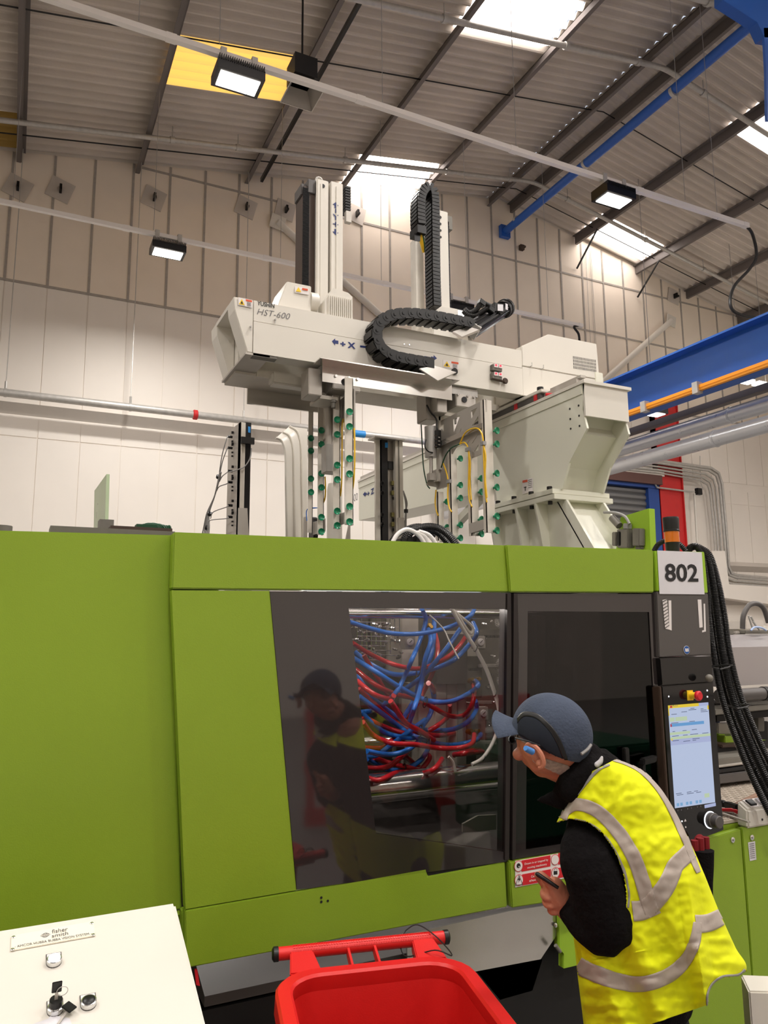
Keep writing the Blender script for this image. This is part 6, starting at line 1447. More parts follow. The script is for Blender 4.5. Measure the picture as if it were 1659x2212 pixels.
for k, s in enumerate((0, .5, 1)):
    pts = [PY(a[0] + (b[0] - a[0]) * s, a[1] + (b[1] - a[1]) * s, 4.885 + .2 * s) for a, b in zip(lp, rp)]
    MB().tube(smooth_path(pts, 6), .009, 6).build('rolled_rib', M['white'], root)
root2 = thing('white_cylinder', 'white round housing glimpsed between the left gripper bars', 'housing', PY(720, 1165, 4.9))
c0, c1 = PY(707, 1100, 4.9), PY(738, 1100, 4.9)
MB().lathe([((c1.x - c0.x) / 2, 1.99), ((c1.x - c0.x) / 2, PY(720, 1060, 4.9).z), ((c1.x - c0.x) / 2.4, PY(720, 1045, 4.9).z)], ((c0.x + c1.x) / 2, 4.9, 0), (0, 0, 1), 20).build('housing_body', M['white'], root2)
a = PY(755, 1100, 4.8); MB().prism([PY(745, 1180, 4.8), PY(757, 1120, 4.8), PY(757, 1180, 4.8)], (0, .02, 0)).build('bracket_plate', M['steel'], root2)
MB().box((PY(660, 1120, 4.8).x, 4.8, 1.99), (PY(664, 1120, 4.8).x, 4.84, PY(660, 1116, 4.8).z)).build('bracket_plate', M['steel'], root2)
# black hoses and connectors behind the fascia
hk = thing('hose_bundle', 'arched bundle of black ribbed hoses and white tubes on the fascia below the right gripper', 'hoses', PY(910, 1170, 2.75))
for k, (y, dy, pts) in enumerate(((2.75, 0, ((875, 1180), (888, 1152), (915, 1140), (945, 1142), (972, 1162), (990, 1190))), (2.85, 0, ((860, 1185), (882, 1150), (918, 1136), (950, 1140), (976, 1160), (1000, 1195))), (2.8, 0, ((890, 1185), (905, 1152), (925, 1146), (945, 1152), (965, 1172), (975, 1190))), (2.95, 0, ((838, 1180), (855, 1158), (885, 1140), (915, 1138), (940, 1160))))):
    corr_tube(MB(), smooth_path([PY(*p, y) for p in pts], 10), .013, .008, .2, 10).build('ribbed_hose', M['black'], hk)
for k, pts in enumerate((((846, 1176), (858, 1155), (876, 1144), (893, 1148), (908, 1160), (920, 1180)), ((905, 1148), (925, 1155), (937, 1168), (944, 1182)), ((900, 1150), (918, 1160), (928, 1180)))):
    MB().tube(smooth_path([PY(*p, 2.68) for p in pts], 8), .009, 10).build('white_tube', M['signwhite'], hk)
for k, (px, py) in enumerate(((872, 1170), (886, 1167), (904, 1165))):
    MB().box(PY(px - 6, py + 18, 2.72), PY(px + 7, py - 7, 2.72) + Vector((0, .06, 0))).build('plug', M['black'], hk, bevel=.004)
# ================================================================ FOREGROUND: CONSOLE, BIN, CASING
# control console with sloping top
zt_ = 1.12; yt_ = 1.958; xr = .393
pb_ = PX(445, 2212, xr)
slope = Vector((0, pb_.y - yt_, pb_.z - zt_)).normalized()
cs = thing('control_console', 'white sloping control console in the bottom left corner with nameplate and buttons', 'console', (0, 1.5, 0))
ed = Vector((0, yt_, zt_)) + slope * .95
x0c = -.75
MB().prism([(x0c, yt_, zt_), (x0c, ed.y, ed.z), (x0c, ed.y, ed.z - .12), (x0c, yt_ - .06, zt_ - .24), (x0c, yt_, zt_ - .22)], (xr - x0c, 0, 0)).build('sloping_box', M['white'], cs, bevel=.006)
MB().box((x0c + .1, 1.25, 0), (xr - .12, 1.85, zt_ - .3)).build('pedestal', M['white'], cs)
nrm = Vector((0, -slope.z, slope.y)).normalized()
if nrm.z < 0: nrm = -nrm
def PS(px, py, h=0):   # pixel on the sloping face
    d = ray(px, py); o = Vector((0, yt_, zt_)) + nrm * h
    return CAM + d * ((o - CAM).dot(nrm) / d.dot(nrm))
def sprism(pts, h, name, m_, par, th=.001, **k): return MB().prism([PS(px, py, h) for px, py in pts], nrm * th).build(name, m_, par, **k)
npl = thing('nameplate', 'cream engraved nameplate screwed to the white console', 'nameplate', PS(113, 2024))
MB().prism([PS(*p, .0005) for p in ((24, 2023), (203, 1991), (206, 2023), (23, 2056))], nrm * .003).build('plate', mat('cream_plate', (236, 230, 212), .4), npl, bevel=.001)
for px, py in ((29, 2024.5), (198.5, 1994.5), (27, 2051), (201, 2019.5)):
    MB().lathe([(.0038, 0), (.0038, .001), (.002, .0018)], PS(px, py, .0035), nrm, 12).build('screw', M['chrome'], npl)
def stext(body, tl_, tr_, bl_, h, m_, par, **k):
    O = PS(*bl_, h); return text('lettering', body, O, PS(*tr_, h) - PS(*tl_, h), PS(*tl_, h) - O, m_, par, **k)
stext('fisher', (112, 2008.5), (146, 2002.5), (112, 2017), .0038, M['inkg'], npl)
stext('smith', (112, 2018.5), (147, 2012), (112, 2026), .0038, M['inkg'], npl)
stext('- AMCOR HUBBA BUBBA VISION SYSTEM -', (31, 2043), (197, 2014), (32, 2048), .0038, M['inkg'], npl)
c = PS(98, 2020, .0036); u = (PS(108, 2018.2, .0036) - c).normalized(); v = nrm.cross(u)
mb = MB(); r_ = (PS(105, 2018.6, .0036) - c).length
for sx in (1, .5, 0): mb.tube([c + u * math.cos(t) * r_ * sx + v * math.sin(t) * r_ for t in np.linspace(0, 6.283, 26)], .0004, 4)
for sy in (-.6, -.2, .2, .6): w = math.sqrt(1 - sy * sy); mb.tube([c - u * r_ * w + v * r_ * sy, c + u * r_ * w + v * r_ * sy], .0004, 4)
for s in (1, -1): mb.tube([c - u * r_ * 1.5, c - u * r_ * .9 + v * s * r_ * .6, c + v * s * r_ * 1.02, c + u * r_ * .9 + v * s * r_ * .6, c + u * r_ * 1.5], .0004, 4)
mb.build('globe_emblem', M['inkg'], npl)
def button(cx_, cy_, name, lab, dome, frame_r=.0155):
    o = PS(cx_, cy_); t = thing(name, lab, 'button', o)
    u = Vector((1, 0, 0)); v = nrm.cross(u).normalized();
    if v.dot(-slope) < 0: v = -v
    pts = [o - u * .0150 + v * .026, o + u * .0150 + v * .026, o + u * .0150]
    for k in range(9): a = -math.pi * k / 8; pts.append(o + u * .0150 * math.cos(a) + v * .0150 * math.sin(a))
    pts.append(o - u * .0150)
    MB().prism(pts, nrm * .002).build('legend_frame', M['tower'], t)
    pts2 = [o - u * .0132 + v * .0245, o + u * .0132 + v * .0245, o + u * .0132 + v * .013, o - u * .0132 + v * .013]
    MB().prism([p + nrm * .002 for p in pts2], nrm * .0006).build('legend_plate', M['signwhite'], t)
    MB().prism([p + nrm * .0027 for p in (o - u * .006 + v * .0185, o + u * .006 + v * .0185, o + u * .006 + v * .0175, o - u * .006 + v * .0175)], nrm * .0004).build('legend_line', M['inkg'], t)
    MB().lathe([(.0145, .002), (.0145, .011), (.012, .012)], o, nrm, 24).build('bezel', M['chrome'], t)
    MB().lathe([(.012, .011), (.012, .013), (.008, .0155)], o, nrm, 24).build('cap', dome, t)
    return t, o, u, v
button(116.5, 2080, 'push_button', 'glowing white push button below the nameplate', M['led_w'])
button(191, 2171, 'push_button', 'dark unlit push button at the lower right of the console', M['black'])
t, o, u, v = button(119, 2184, 'key_switch', 'key switch with two black headed keys at the bottom of the console', M['galv'])
MB().lathe([(.012, .012), (.012, .026)], o, nrm, 16).build('key_barrel', M['black'], t)
k0 = o + nrm * .026; MB().obox(k0 + nrm * .006, u * .003, v * .001, nrm * .008).build('key_blade', M['steel'], t)
MB().obox(k0 + nrm * .024 + v * .004, u * .009, v * .0015, nrm * .012).build('key_head', M['black'], t, bevel=.001)
k1 = o + u * .024 - v * .010 + nrm * .012
MB().obox(k1, (u * .8 + v * .6).normalized() * .009, (v * .8 - u * .6).normalized() * .012, nrm * .0015).build('key_head', M['black'], t, bevel=.001)
MB().beam(k1 + nrm * -.001, o - v * .036 + u * .004 + nrm * .004, .005, .0012).build('key_blade', M['steel'], t)
MB().tube([k0 + nrm * .016 + (u * math.cos(a) + nrm * math.sin(a)) * .010 + u * .01 for a in np.linspace(0, 6.28, 18)], .0008, 5).build('key_ring', M['galv'], t)
sprism(((104, 2201), (112, 2190), (122, 2195), (150, 2200), (156, 2216), (60, 2216)), .001, 'key_tag', M['paper'], t, .0006)

# red wheeled bin
bo = Vector((.63, 1.93, 0)); bu = Vector((1.10 - .63, 1.82 - 1.93, 0)).normalized(); bv = Vector((bu.y, -bu.x, 0))   # bv towards camera
BW, BD, BZ = .483, .55, .93
def bp(u, v, z): return bo + bu * u + bv * v + Vector((0, 0, z))
bn = thing('wheeled_bin', 'open red plastic wheeled bin in the middle foreground', 'bin', bp(BW / 2, BD / 2, 0))
def rring(u0, u1, v0, v1, r, z, n=6):
    pts = []
    for (cu, cv, a0_) in ((u1 - r, v0 + r, -90), (u1 - r, v1 - r, 0), (u0 + r, v1 - r, 90), (u0 + r, v0 + r, 180)):
        for k in range(n + 1):
            a = math.radians(a0_ + 90 * k / n); pts.append(bp(cu + r * math.cos(a), cv + r * math.sin(a), z))
    return pts
def loft(rings, name, m_, par, cap0=False, cap1=False, sm=True, closed=False):
    n = len(rings[0]); vs = [p for r in rings for p in r]; fs = []
    k_ = len(rings)
    for i in range(k_ - 1 + (1 if closed else 0)):
        a, b = i * n, ((i + 1) % k_) * n
        for j in range(n): fs.append((a + j, a + (j + 1) % n, b + (j + 1) % n, b + j))
    if cap0: fs.append(tuple(range(n)))
    if cap1: fs.append(tuple((k_ - 1) * n + j for j in range(n)))
    return MB().add(vs, fs, sm).build(name, m_, par)
# body: outer wall down, floor, inner wall up
loft([rring(.02, BW - .02, .02, BD - .02, .09, BZ - .02), rring(.05, BW - .05, .10, BD - .05, .07, .12), rring(.06, BW - .06, .11, BD - .06, .06, .10),
      rring(.07, BW - .07, .12, BD - .07, .05, .115), rring(.03, BW - .03, .03, BD - .03, .085, BZ - .03)], 'bin_body', M['red'], bn)
loft([rring(.028, BW - .028, .028, BD - .028, .085, BZ - .05), rring(.0, BW, .0, BD, .11, BZ - .05), rring(-.006, BW + .006, -.006, BD + .006, .115, BZ - .045), rring(-.004, BW + .004, -.004, BD + .004, .115, BZ - .006), rring(0.002, BW - .002, 0.002, BD - .002, .11, BZ),
      rring(.030, BW - .030, .030, BD - .030, .085, BZ), rring(.036, BW - .036, .036, BD - .036, .08, BZ - .006), rring(.034, BW - .034, .034, BD - .034, .08, BZ - .03)], 'rim', M['red'], bn, closed=True)
# rear handle with two arms and ribbed grip
hz = BZ + .012; hv = -.085
for u0 in (.045, BW - .115):
    MB().hexa([bp(u0 - .005, .01, BZ - .05), bp(u0 + .075, .01, BZ - .05), bp(u0 + .06, hv, hz - .03), bp(u0 + .005, hv, hz - .03), bp(u0 - .005, .01, BZ - .004), bp(u0 + .075, .01, BZ - .004), bp(u0 + .06, hv, hz + .006), bp(u0 + .005, hv, hz + .006)]).build('handle_arm', M['red'], bn, bevel=.003)
for u0 in (BW / 2 - .045, BW / 2 + .025):
    MB().hexa([bp(u0, .01, BZ - .04), bp(u0 + .006, .01, BZ - .04), bp(u0 + .006, hv, hz - .02), bp(u0, hv, hz - .02), bp(u0, .01, BZ - .008), bp(u0 + .006, .01, BZ - .008), bp(u0 + .006, hv, hz + .004), bp(u0, hv, hz + .004)]).build('handle_web', M['red'], bn)
gr = MB(); ha, hb2 = bp(.02, hv, hz - .004), bp(BW - .02, hv, hz - .004)
gr.tube([ha, hb2], .016, 16).build('grip_bar', M['red'], bn)
gm = MB(); ax = (hb2 - ha).normalized(); s1 = Vector((0, 0, 1)); s2 = ax.cross(s1)
for i in range(56):
    for k in range(5):
        t = .09 + .82 * i / 55; a = math.radians(-60 + k * 30)
        gm.obox(ha + (hb2 - ha) * t + (s1 * math.cos(a) - s2 * math.sin(a)) * .0160, ax * .0022, (s1 * math.sin(a) + s2 * math.cos(a)) * .0022, (s1 * math.cos(a) - s2 * math.sin(a)) * .001)
gm.build('grip_studs', M['red'], bn, kind='stuff')
for p, s in ((ha, -1), (hb2, 1)):
    MB().lathe([(.018, 0), (.018, .012), (.012, .016)], p + ax * (.0 * s), ax * s, 16).build('end_cap', M['black'], bn)
MB().tube(smooth_path([bp(BW - .12, hv - .02, hz + .015), bp(BW - .09, hv - .01, hz + .03), bp(BW - .05, hv + .02, hz + .01), bp(BW - .03, .02, BZ + .004), bp(BW - .07, .0, BZ + .012), bp(BW - .13, hv + .03, hz - .03), bp(BW - .14, hv, hz - .01), bp(BW - .12, hv - .02, hz + .015)], 7), .0016, 6).build('wire_loop', M['cablek'], label='thin dark wire loop twisted round the handle of the red bin', cat='wire')
for u0 in (.08, BW - .08): MB().lathe([(.09, -.02), (.10, -.01), (.10, .01), (.09, .02)], bp(u0, .03, .10), bu, 24).build('wheel', M['black'], bn)

# white casing bottom right
x0_, y0_ = PZ(1600, 2105, .8).x, PZ(1600, 2105, .8).y
p0 = PZ(1600, 2105, .8); p1 = PZ(1617, 2141, .8); p2 = PZ(1680, 2143, .8); p3 = PZ(1680, 2108, .8)
p1b = PZ(1617, 2141, .78)
MB().prism([p0, p1, p1 + (p2 - p1) * 3, p0 + (p3 - p0) * 3], (0, 0, -.8)).build('white_casing', M['white'], label='white box casing cut off by the bottom right corner', cat='casing', bevel=.004)

# ================================================================ THE WORKER
T = 1.88
def B3(px, py, dt=0.0): return PT(px, py, T + dt)
FWD = FW.normalized()
def m2(px): return px * T / FPX
def remesh(mb, name, m_, par, vox, smooth_it=2, disp=None, label=None):
    """one continuous skin from overlapping volumes"""
    me = mb.mesh(name + '_src'); o = bpy.data.objects.new(name + '_src', me); COL.objects.link(o)
    r = o.modifiers.new('r', 'REMESH'); r.mode = 'VOXEL'; r.voxel_size = vox; r.use_smooth_shade = True
    s = o.modifiers.new('s', 'SMOOTH'); s.iterations = smooth_it; s.factor = .5
    dg = bpy.context.evaluated_depsgraph_get(); me2 = bpy.data.meshes.new_from_object(o.evaluated_get(dg))
    bpy.data.objects.remove(o); off = wl(par)
    for v in me2.vertices:
        if disp: v.co += disp(v.co, v.normal)
    me2.transform(Matrix.Translation(-off))
    me2.materials.clear(); me2.materials.append(m_)
    me2.polygons.foreach_set('use_smooth', [True] * len(me2.polygons))
    ob = bpy.data.objects.new(name, me2); COL.objects.link(ob)
    if par: ob.parent = par
    WLOC[ob.name] = off
    if label: ob['label'] = label
    return ob
def caps(mb, pts, n=14):   # pts: (pos, r) chain of rounded tapered limbs
    path = smooth_path([p for p, r in pts], 4); rr = []
    for i in range(len(pts) - 1):
        for j in range(4): rr.append(pts[i][1] + (pts[i + 1][1] - pts[i][1]) * j / 4)
    rr.append(pts[-1][1]); mb.tube(path, rr, n)
    mb.ball(pts[0][0], pts[0][1], n, 8); mb.ball(pts[-1][0], pts[-1][1], n, 8)
wk = thing('person', 'person in yellow hi-vis vest, black fleece and slate cap, bending towards the clear pane', 'person', Vector((1.45, 1.45, 0)))
# landmarks
neck = B3(1262, 1668); hc = B3(1188, 1600); chest = B3(1330, 1800, .02); belly = B3(1390, 2010, .04); pelvis = B3(1388, 2200, .04)
shL = B3(1266, 1836, -.085); elL = B3(1312, 2000, -.10); cuff = B3(1236, 1968, -.05)
hand0 = B3(1213, 1950, -.03)
shR = B3(1370, 1760, .20); elR = B3(1345, 1985, .28); wrR = B3(1310, 1930, .20)
hipz = pelvis
footL = Vector((1.38, 1.62, .06)); footR = Vector((1.62, 1.50, .06))
hipL, hipR = pelvis + Vector((-.06, -.05, -.02)), pelvis + Vector((.08, .06, -.02))
knL = (hipL + footL) / 2 + Vector((-.06, .04, .0)); knR = (hipR + footR) / 2 + Vector((-.04, .05, .02))
# body (skin): head, neck, torso, arms, legs and hands in one surface
hb = MB()
fd = Vector((-.45, .80, -.40)).normalized()      # facing direction: left, away, down
hu = Vector((-.25, .30, .92)); hu = (hu - fd * hu.dot(fd)).normalized(); hs = fd.cross(hu).normalized()   # hs: towards viewer side or away
if hs.dot(CAM - hc) < 0: hs = -hs
hc = B3(1187, 1597)
hb.ball(hc, .084, 24, 16, (1.0, .86, 1.0), (fd, hs, hu))
hb.ball(B3(1181, 1628, .03), .059, 20, 12, (1.0, .9, 1.0), (fd, hs, hu))       # face and jaw
hb.ball(B3(1178, 1652, .05), .034, 14, 10, (1.1, 1.0, .9), (fd, hs, hu))        # chin
hb.tube([B3(1138, 1598, .09), B3(1134, 1614, .12), B3(1140, 1624, .11)], [.006, .0085, .008], 10); hb.ball(B3(1163, 1620, .02), .050, 18, 12)   # nose
hb.ball(B3(1150, 1638, .07), .018, 12, 8, (.7, 1.2, .6), (fd, hs, hu))          # mouth
for s in (1, -1):
    hb.ball(hc + fd * .078 + hs * .034 * s - hu * .004, .016, 10, 8)                     # brow and eye
    hb.ball(hc + fd * .044 + hs * .020 * s - hu * .034, .028, 12, 8)                     # cheek
caps(hb, [(B3(1196, 1640, .01), .050), (neck, .055), (B3(1300, 1720, .03), .07)])
caps(hb, [(B3(1300, 1735, .03), .09), (chest, .125), (belly, .12), (pelvis, .10)])
caps(hb, [(shL, .052), (elL, .043), (cuff, .032), (hand0, .026)]); caps(hb, [(shR, .052), (elR, .043), (wrR, .03)])
for h_, k_, f_ in ((hipL, knL, footL), (hipR, knR, footR)):
    caps(hb, [(h_, .078), (k_, .055), (f_ + Vector((0, 0, .03)), .042)]); caps(hb, [(f_, .04), (f_ + Vector((-.13, .10, -.02)), .035)])
# left hand: palm seen from the thumb side, fingers curled, index and thumb holding a dark pen
def H(px, py, dt=0): return PT(px, py, T - .04 + dt)
caps(hb, [(H(1226, 1956), .027), (H(1208, 1938), .032), (H(1197, 1920), .028)])
hb.ball(H(1206, 1934), .029, 16, 10, (1, .8, 1))
fingers = [[(1190, 1912, -.012, .0125), (1178, 1898, -.014, .0105), (1168, 1888, -.012, .0085)],            # thumb along the pen
           [(1186, 1920, .012, .012), (1174, 1908, .02, .0105), (1164, 1896, .018, .009), (1160, 1890, .010, .008)],
           [(1188, 1930, .012, .0115), (1175, 1927, .012, .0100), (1176, 1937, -.008, .0092), (1186, 1940, -.018, .0085)],
           [(1192, 1944, .010, .0110), (1179, 1945, .010, .0095), (1181, 1954, -.008, .0088), (1191, 1957, -.018, .0080)],
           [(1200, 1958, .008, .0098), (1189, 1962, .008, .0086), (1191, 1970, -.008, .0078), (1200, 1972, -.016, .0070)]]
for f_ in fingers: caps(hb, [(H(a, b, c), r) for a, b, c, r in f_], 10)
# right hand, hidden behind the body
wd_ = (wrR - elR).normalized()
hb.ball(wrR + wd_ * .05, .036, 12, 8)
for k in range(5):
    o_ = wrR + wd_ * .07 + Vector((0, 0, .03 - .016 * k)); caps(hb, [(o_, .010), (o_ + wd_ * .035, .009), (o_ + wd_ * .05 + Vector((.01, .015, -.01)), .008)], 8)
body = remesh(hb, 'body', M['skin'], wk, .0036, 3)
# ear
ear = hc + hs * .078 - fd * .008 - hu * .028; ear = B3(1157, 1632, -.085)
mb = MB(); rg = []
e_u = (hu * .9 + fd * .1).normalized(); e_f = fd
for k in range(15):
    a = math.radians(-110 + 260 * k / 14); rg.append(ear + e_u * .029 * math.sin(a) - e_f * .017 * math.cos(a) + hs * .006)
mb.tube(rg, [.0045 + .002 * math.sin(k / 14 * 3.14) for k in range(15)], 8)
mb.ball(ear - e_u * .02, .010, 10, 8); mb.ball(ear + hs * -.006, .024, 14, 8, (.62, .35, 1.0), (fd, hs, hu))
mb.build('ear', M['skin'], wk)
MB().tube([B3(1150, 1624, -.10), B3(1140, 1619, -.11), B3(1135, 1616, -.115)], [.0075, .0075, .006], 12).build('ear_plug', M['earplug'], wk)
# hair at temple and nape (below the cap)
rn = random.Random(11); mb = MB()
bt = BVHTree.FromObject(body, bpy.context.evaluated_depsgraph_get())
lo = wl(body)
def hit(px, py):
    d = ray(px, py).normalized(); r = bt.ray_cast(CAM - lo, d)
    return (r[0] + lo, r[1]) if r[0] is not None else (None, None)
for i in range(2600):
    if i < 2100:
        u = rn.random(); px = 1150 + u * 76; py = 1630 + u * 22 + rn.random() * (10 + 14 * u)
    else:
        u = rn.random(); px = 1112 + u * 38; py = 1578 + u * 26 + rn.random() * 8
    p, n_ = hit(px, py)
    if p is None: continue
    q, n2 = hit(px + 5 + rn.random() * 3, py + 6 + rn.random() * 3)
    if q is None or (q - p).length > .03: continue
    mb.tube([p + n_ * .0008, (p + q) / 2 + n_ * .003, q + n2 * .0018], [.0007, .0008, .0003], 3, cap=False)
mb.build('hair', M['hair'], wk, kind='stuff')
# cap: crown from an ellipsoid cut by its lower edge, brim, band, side panel
cc_ = B3(1192, 1580, .0)
cm = MB(); n, m_ = 40, 20; A1 = Vector((B3(1275, 1620) - B3(1112, 1545)))
ca = (B3(1112, 1545) - B3(1275, 1612)).normalized()   # forwards (to the brim)
ca = (ca * .84 + FWD * .54).normalized()
cside = (CAM - cc_).normalized(); cside = (cside - ca * cside.dot(ca)).normalized(); cup_ = ca.cross(cside); cup_ = cup_ if cup_.z > 0 else -cup_
RAx, RSd, RUp = .100, .088, .092
def cp(th, ph, k=1.0):   # th: angle round, ph 0 top
    return cc_ + ca * RAx * k * math.sin(ph) * math.cos(th) + cside * RSd * k * math.sin(ph) * math.sin(th) + cup_ * RUp * k * math.cos(ph)
rim_a, rim_b, rim_c = B3(1117, 1579, 0), B3(1184, 1627, -.085), B3(1266, 1634, .0)
rim_n = (rim_b - rim_a).cross(rim_c - rim_a).normalized()
if rim_n.dot(cup_) < 0: rim_n = -rim_n
PHC = {}
def phmax(th):   # the lower edge lies in one tilted plane
    k = round((th % (2 * math.pi)) * 2000)
    if k not in PHC:
        ph = math.radians(60)
        while ph < math.radians(162) and (cp(th, ph) - rim_a).dot(rim_n) > 0: ph += .004
        PHC[k] = ph
    return PHC[k]
vs = []; fs = []
for k in (1.0, .965):
    for i in range(m_ + 1):
        for j in range(n):
            th = 2 * math.pi * j / n; vs.append(cp(th, phmax(th) * i / m_, k * (1 + .012 * math.sin(th * 3 + i * .3) * (i / m_))))
N1 = (m_ + 1) * n
for i in range(m_):
    for j in range(n):
        a, b, c, d = i * n + j, i * n + (j + 1) % n, (i + 1) * n + (j + 1) % n, (i + 1) * n + j
        fs.append((a, b, c, d)); fs.append((N1 + d, N1 + c, N1 + b, N1 + a))
for j in range(n): fs.append((m_ * n + j, m_ * n + (j + 1) % n, N1 + m_ * n + (j + 1) % n, N1 + m_ * n + j))
cap_ = cm.add(vs, fs, True).build('cap', M['cap'], wk, label='slate blue baseball style bump cap')
# darker lower side panel and black arched seam, laid just outside the crown
def sidep(t0, t1, f0, f1, k0, name, m__, par):
    vs = []; fs = []; na, nb = 24, 8
    for k in (k0, k0 - .01):
        for i in range(nb + 1):
            for j in range(na + 1):
                th = t0 + (t1 - t0) * j / na; u = j / na; a = f0(u); b = f1(u); vs.append(cp(th, phmax(th) * (a + (b - a) * i / nb), k))
    N = (na + 1) * (nb + 1)
    for i in range(nb):
        for j in range(na):
            a = i * (na + 1) + j; fs.append((a, a + 1, a + na + 2, a + na + 1)); fs.append((N + a, N + a + na + 1, N + a + na + 2, N + a + 1))
    for j in range(na):
        fs.append((j, j + 1, N + j + 1, N + j)); e = nb * (na + 1) + j; fs.append((e, e + 1, N + e + 1, N + e))
    return MB().add(vs, fs, True).build(name, m__, par)
arch = lambda u: (.60 + .25 * ((.3 - u) / .3) ** 2) if u < .3 else .60 + .38 * ((u - .3) / .7) ** 1.5
cbt = BVHTree.FromObject(cap_, bpy.context.evaluated_depsgraph_get()); clo = wl(cap_)
def patch(ca_, cb_, nm, mm, par, bvh, lo_, off=.002, na=40, nb=10, d=.0015):
    A = resample2(ca_, na); B = resample2(cb_, na); g = {}; vs = []; fs = []
    for i in range(na + 1):
        for j in range(nb + 1):
            q = A[i] + (B[i] - A[i]) * (j / nb); dd = ray(q.x, q.y).normalized(); r = bvh.ray_cast(CAM - lo_, dd)
            if r[0] is None: continue
            n_ = r[1] if r[1].dot(dd) < 0 else -r[1]; g[(i, j)] = len(vs); vs.append(r[0] + lo_ + n_ * off)
    for i in range(na):
        for j in range(nb):
            q = [(i, j), (i + 1, j), (i + 1, j + 1), (i, j + 1)]
            if all(k in g for k in q) and max((vs[g[q[0]]] - vs[g[k]]).length for k in q) < .03: fs.append(tuple(g[k] for k in q))
    o = MB().add(vs, fs, True).build(nm, mm, par); sd_ = o.modifiers.new('thickness', 'SOLIDIFY'); sd_.thickness = d; sd_.offset = 0
    return o
def resample2(c, n):
    P_ = smooth_path([Vector((x, y, 0)) for x, y in c], 16); L = [0]
    for a, b in zip(P_, P_[1:]): L.append(L[-1] + (b - a).length)
    out = []
    for i in range(n + 1):
        t = L[-1] * i / n; k = 0
        while k < len(L) - 2 and L[k + 1] < t: k += 1
        out.append(P_[k] + (P_[k + 1] - P_[k]) * ((t - L[k]) / max(1e-9, L[k + 1] - L[k])))
    return out
seam = [(1119, 1552), (1130, 1540), (1149, 1539), (1168, 1547), (1190, 1567), (1205, 1587), (1214, 1605), (1221, 1624), (1226, 1640)]
seam_lo = [(1120, 1563), (1131, 1550), (1148, 1549), (1164, 1556), (1183, 1574), (1197, 1594), (1206, 1612), (1212, 1628), (1216, 1640)]
edge_ = [(1120, 1584), (1132, 1592), (1150, 1605), (1168, 1618), (1184, 1629), (1195, 1635), (1204, 1639), (1210, 1641), (1215, 1642)]
patch(seam_lo, edge_, 'side_panel', M['capd'], cap_, cbt, clo)
patch(seam, seam_lo, 'arched_seam', M['black'], cap_, cbt, clo, .003, 40, 4)
bt2 = None
MB().tube([cp(2.75, phmax(2.75) * .86, 1.03), cp(2.9, phmax(2.9) * .78, 1.03), cp(3.0, phmax(3.0) * .72, 1.03)], .004, 6).build('scuffed_label', M['cable'], cap_)
# brim
vs = []; fs = []; nu, nv = 20, 8
for k in (0, 1):
    for i in range(nv + 1):
        for j in range(nu + 1):
            th = -1.0 + 2.0 * j / nu; base_ = cp(th, phmax(th) * .95, .99); out_ = (ca * .056 * math.cos(th * .8) ** .6 - cup_ * (.012 + .030 * abs(math.sin(th)) ** 1.5)) * (i / nv)
            vs.append(base_ + out_ + cup_ * (.014 * (1 - abs(th)) * (i / nv) - .004 * k))
N = (nu + 1) * (nv + 1)
for i in range(nv):
    for j in range(nu):
        a = i * (nu + 1) + j; fs.append((a, a + 1, a + nu + 2, a + nu + 1)); fs.append((N + a, N + a + nu + 1, N + a + nu + 2, N + a + 1))
for j in range(nu): a = nv * (nu + 1) + j; fs.append((a, a + 1, N + a + 1, N + a))
for i in range(nv):
    for a in (i * (nu + 1), i * (nu + 1) + nu): fs.append((a, a + nu + 1, N + a + nu + 1, N + a))
MB().add(vs, fs, True).build('brim', M['cap'], cap_)
# glasses: temple arm, frame and lens
gg = [B3(1166, 1611, -.088), B3(1140, 1601, -.088), B3(1113, 1594, -.07)]
fr_ = gg[-1]
g_ = MB().tube(smooth_path(gg, 5), [.0022] * 11, 8)
lp_ = [fr_ + fd * .022 - hs * .006 + (hs * -.018 * (1 - math.cos(a)) - hu * .009 * math.sin(a) - hu * .002) for a in np.linspace(0, 6.283, 18)]
lp2 = [p - hs * .055 for p in lp_]
g_.tube(lp_, .0018, 6).tube(lp2, .0018, 6); gl_ = g_.build('safety_glasses', M['black'], wk)
MB().prism(lp_[:-1], fd * .0012).build('lens', M['glassd'], gl_); MB().prism(lp2[:-1], fd * .0012).build('lens', M['glassd'], gl_)
# fleece: torso, collar and both sleeves
fb = MB()
caps(fb, [(B3(1300, 1722, .03), .078), (chest, .135), (belly, .135), (B3(1385, 2130, .04), .125)])
caps(fb, [(B3(1300, 1765, .03), .06), (shL, .063), (B3(1288, 1905, -.10), .073), (elL, .069), (B3(1276, 1992, -.09), .055), (B3(1240, 1968, -.06), .036)])
caps(fb, [(B3(1345, 1740, .12), .08), (shR, .068), (elR, .058), (wrR, .040)])
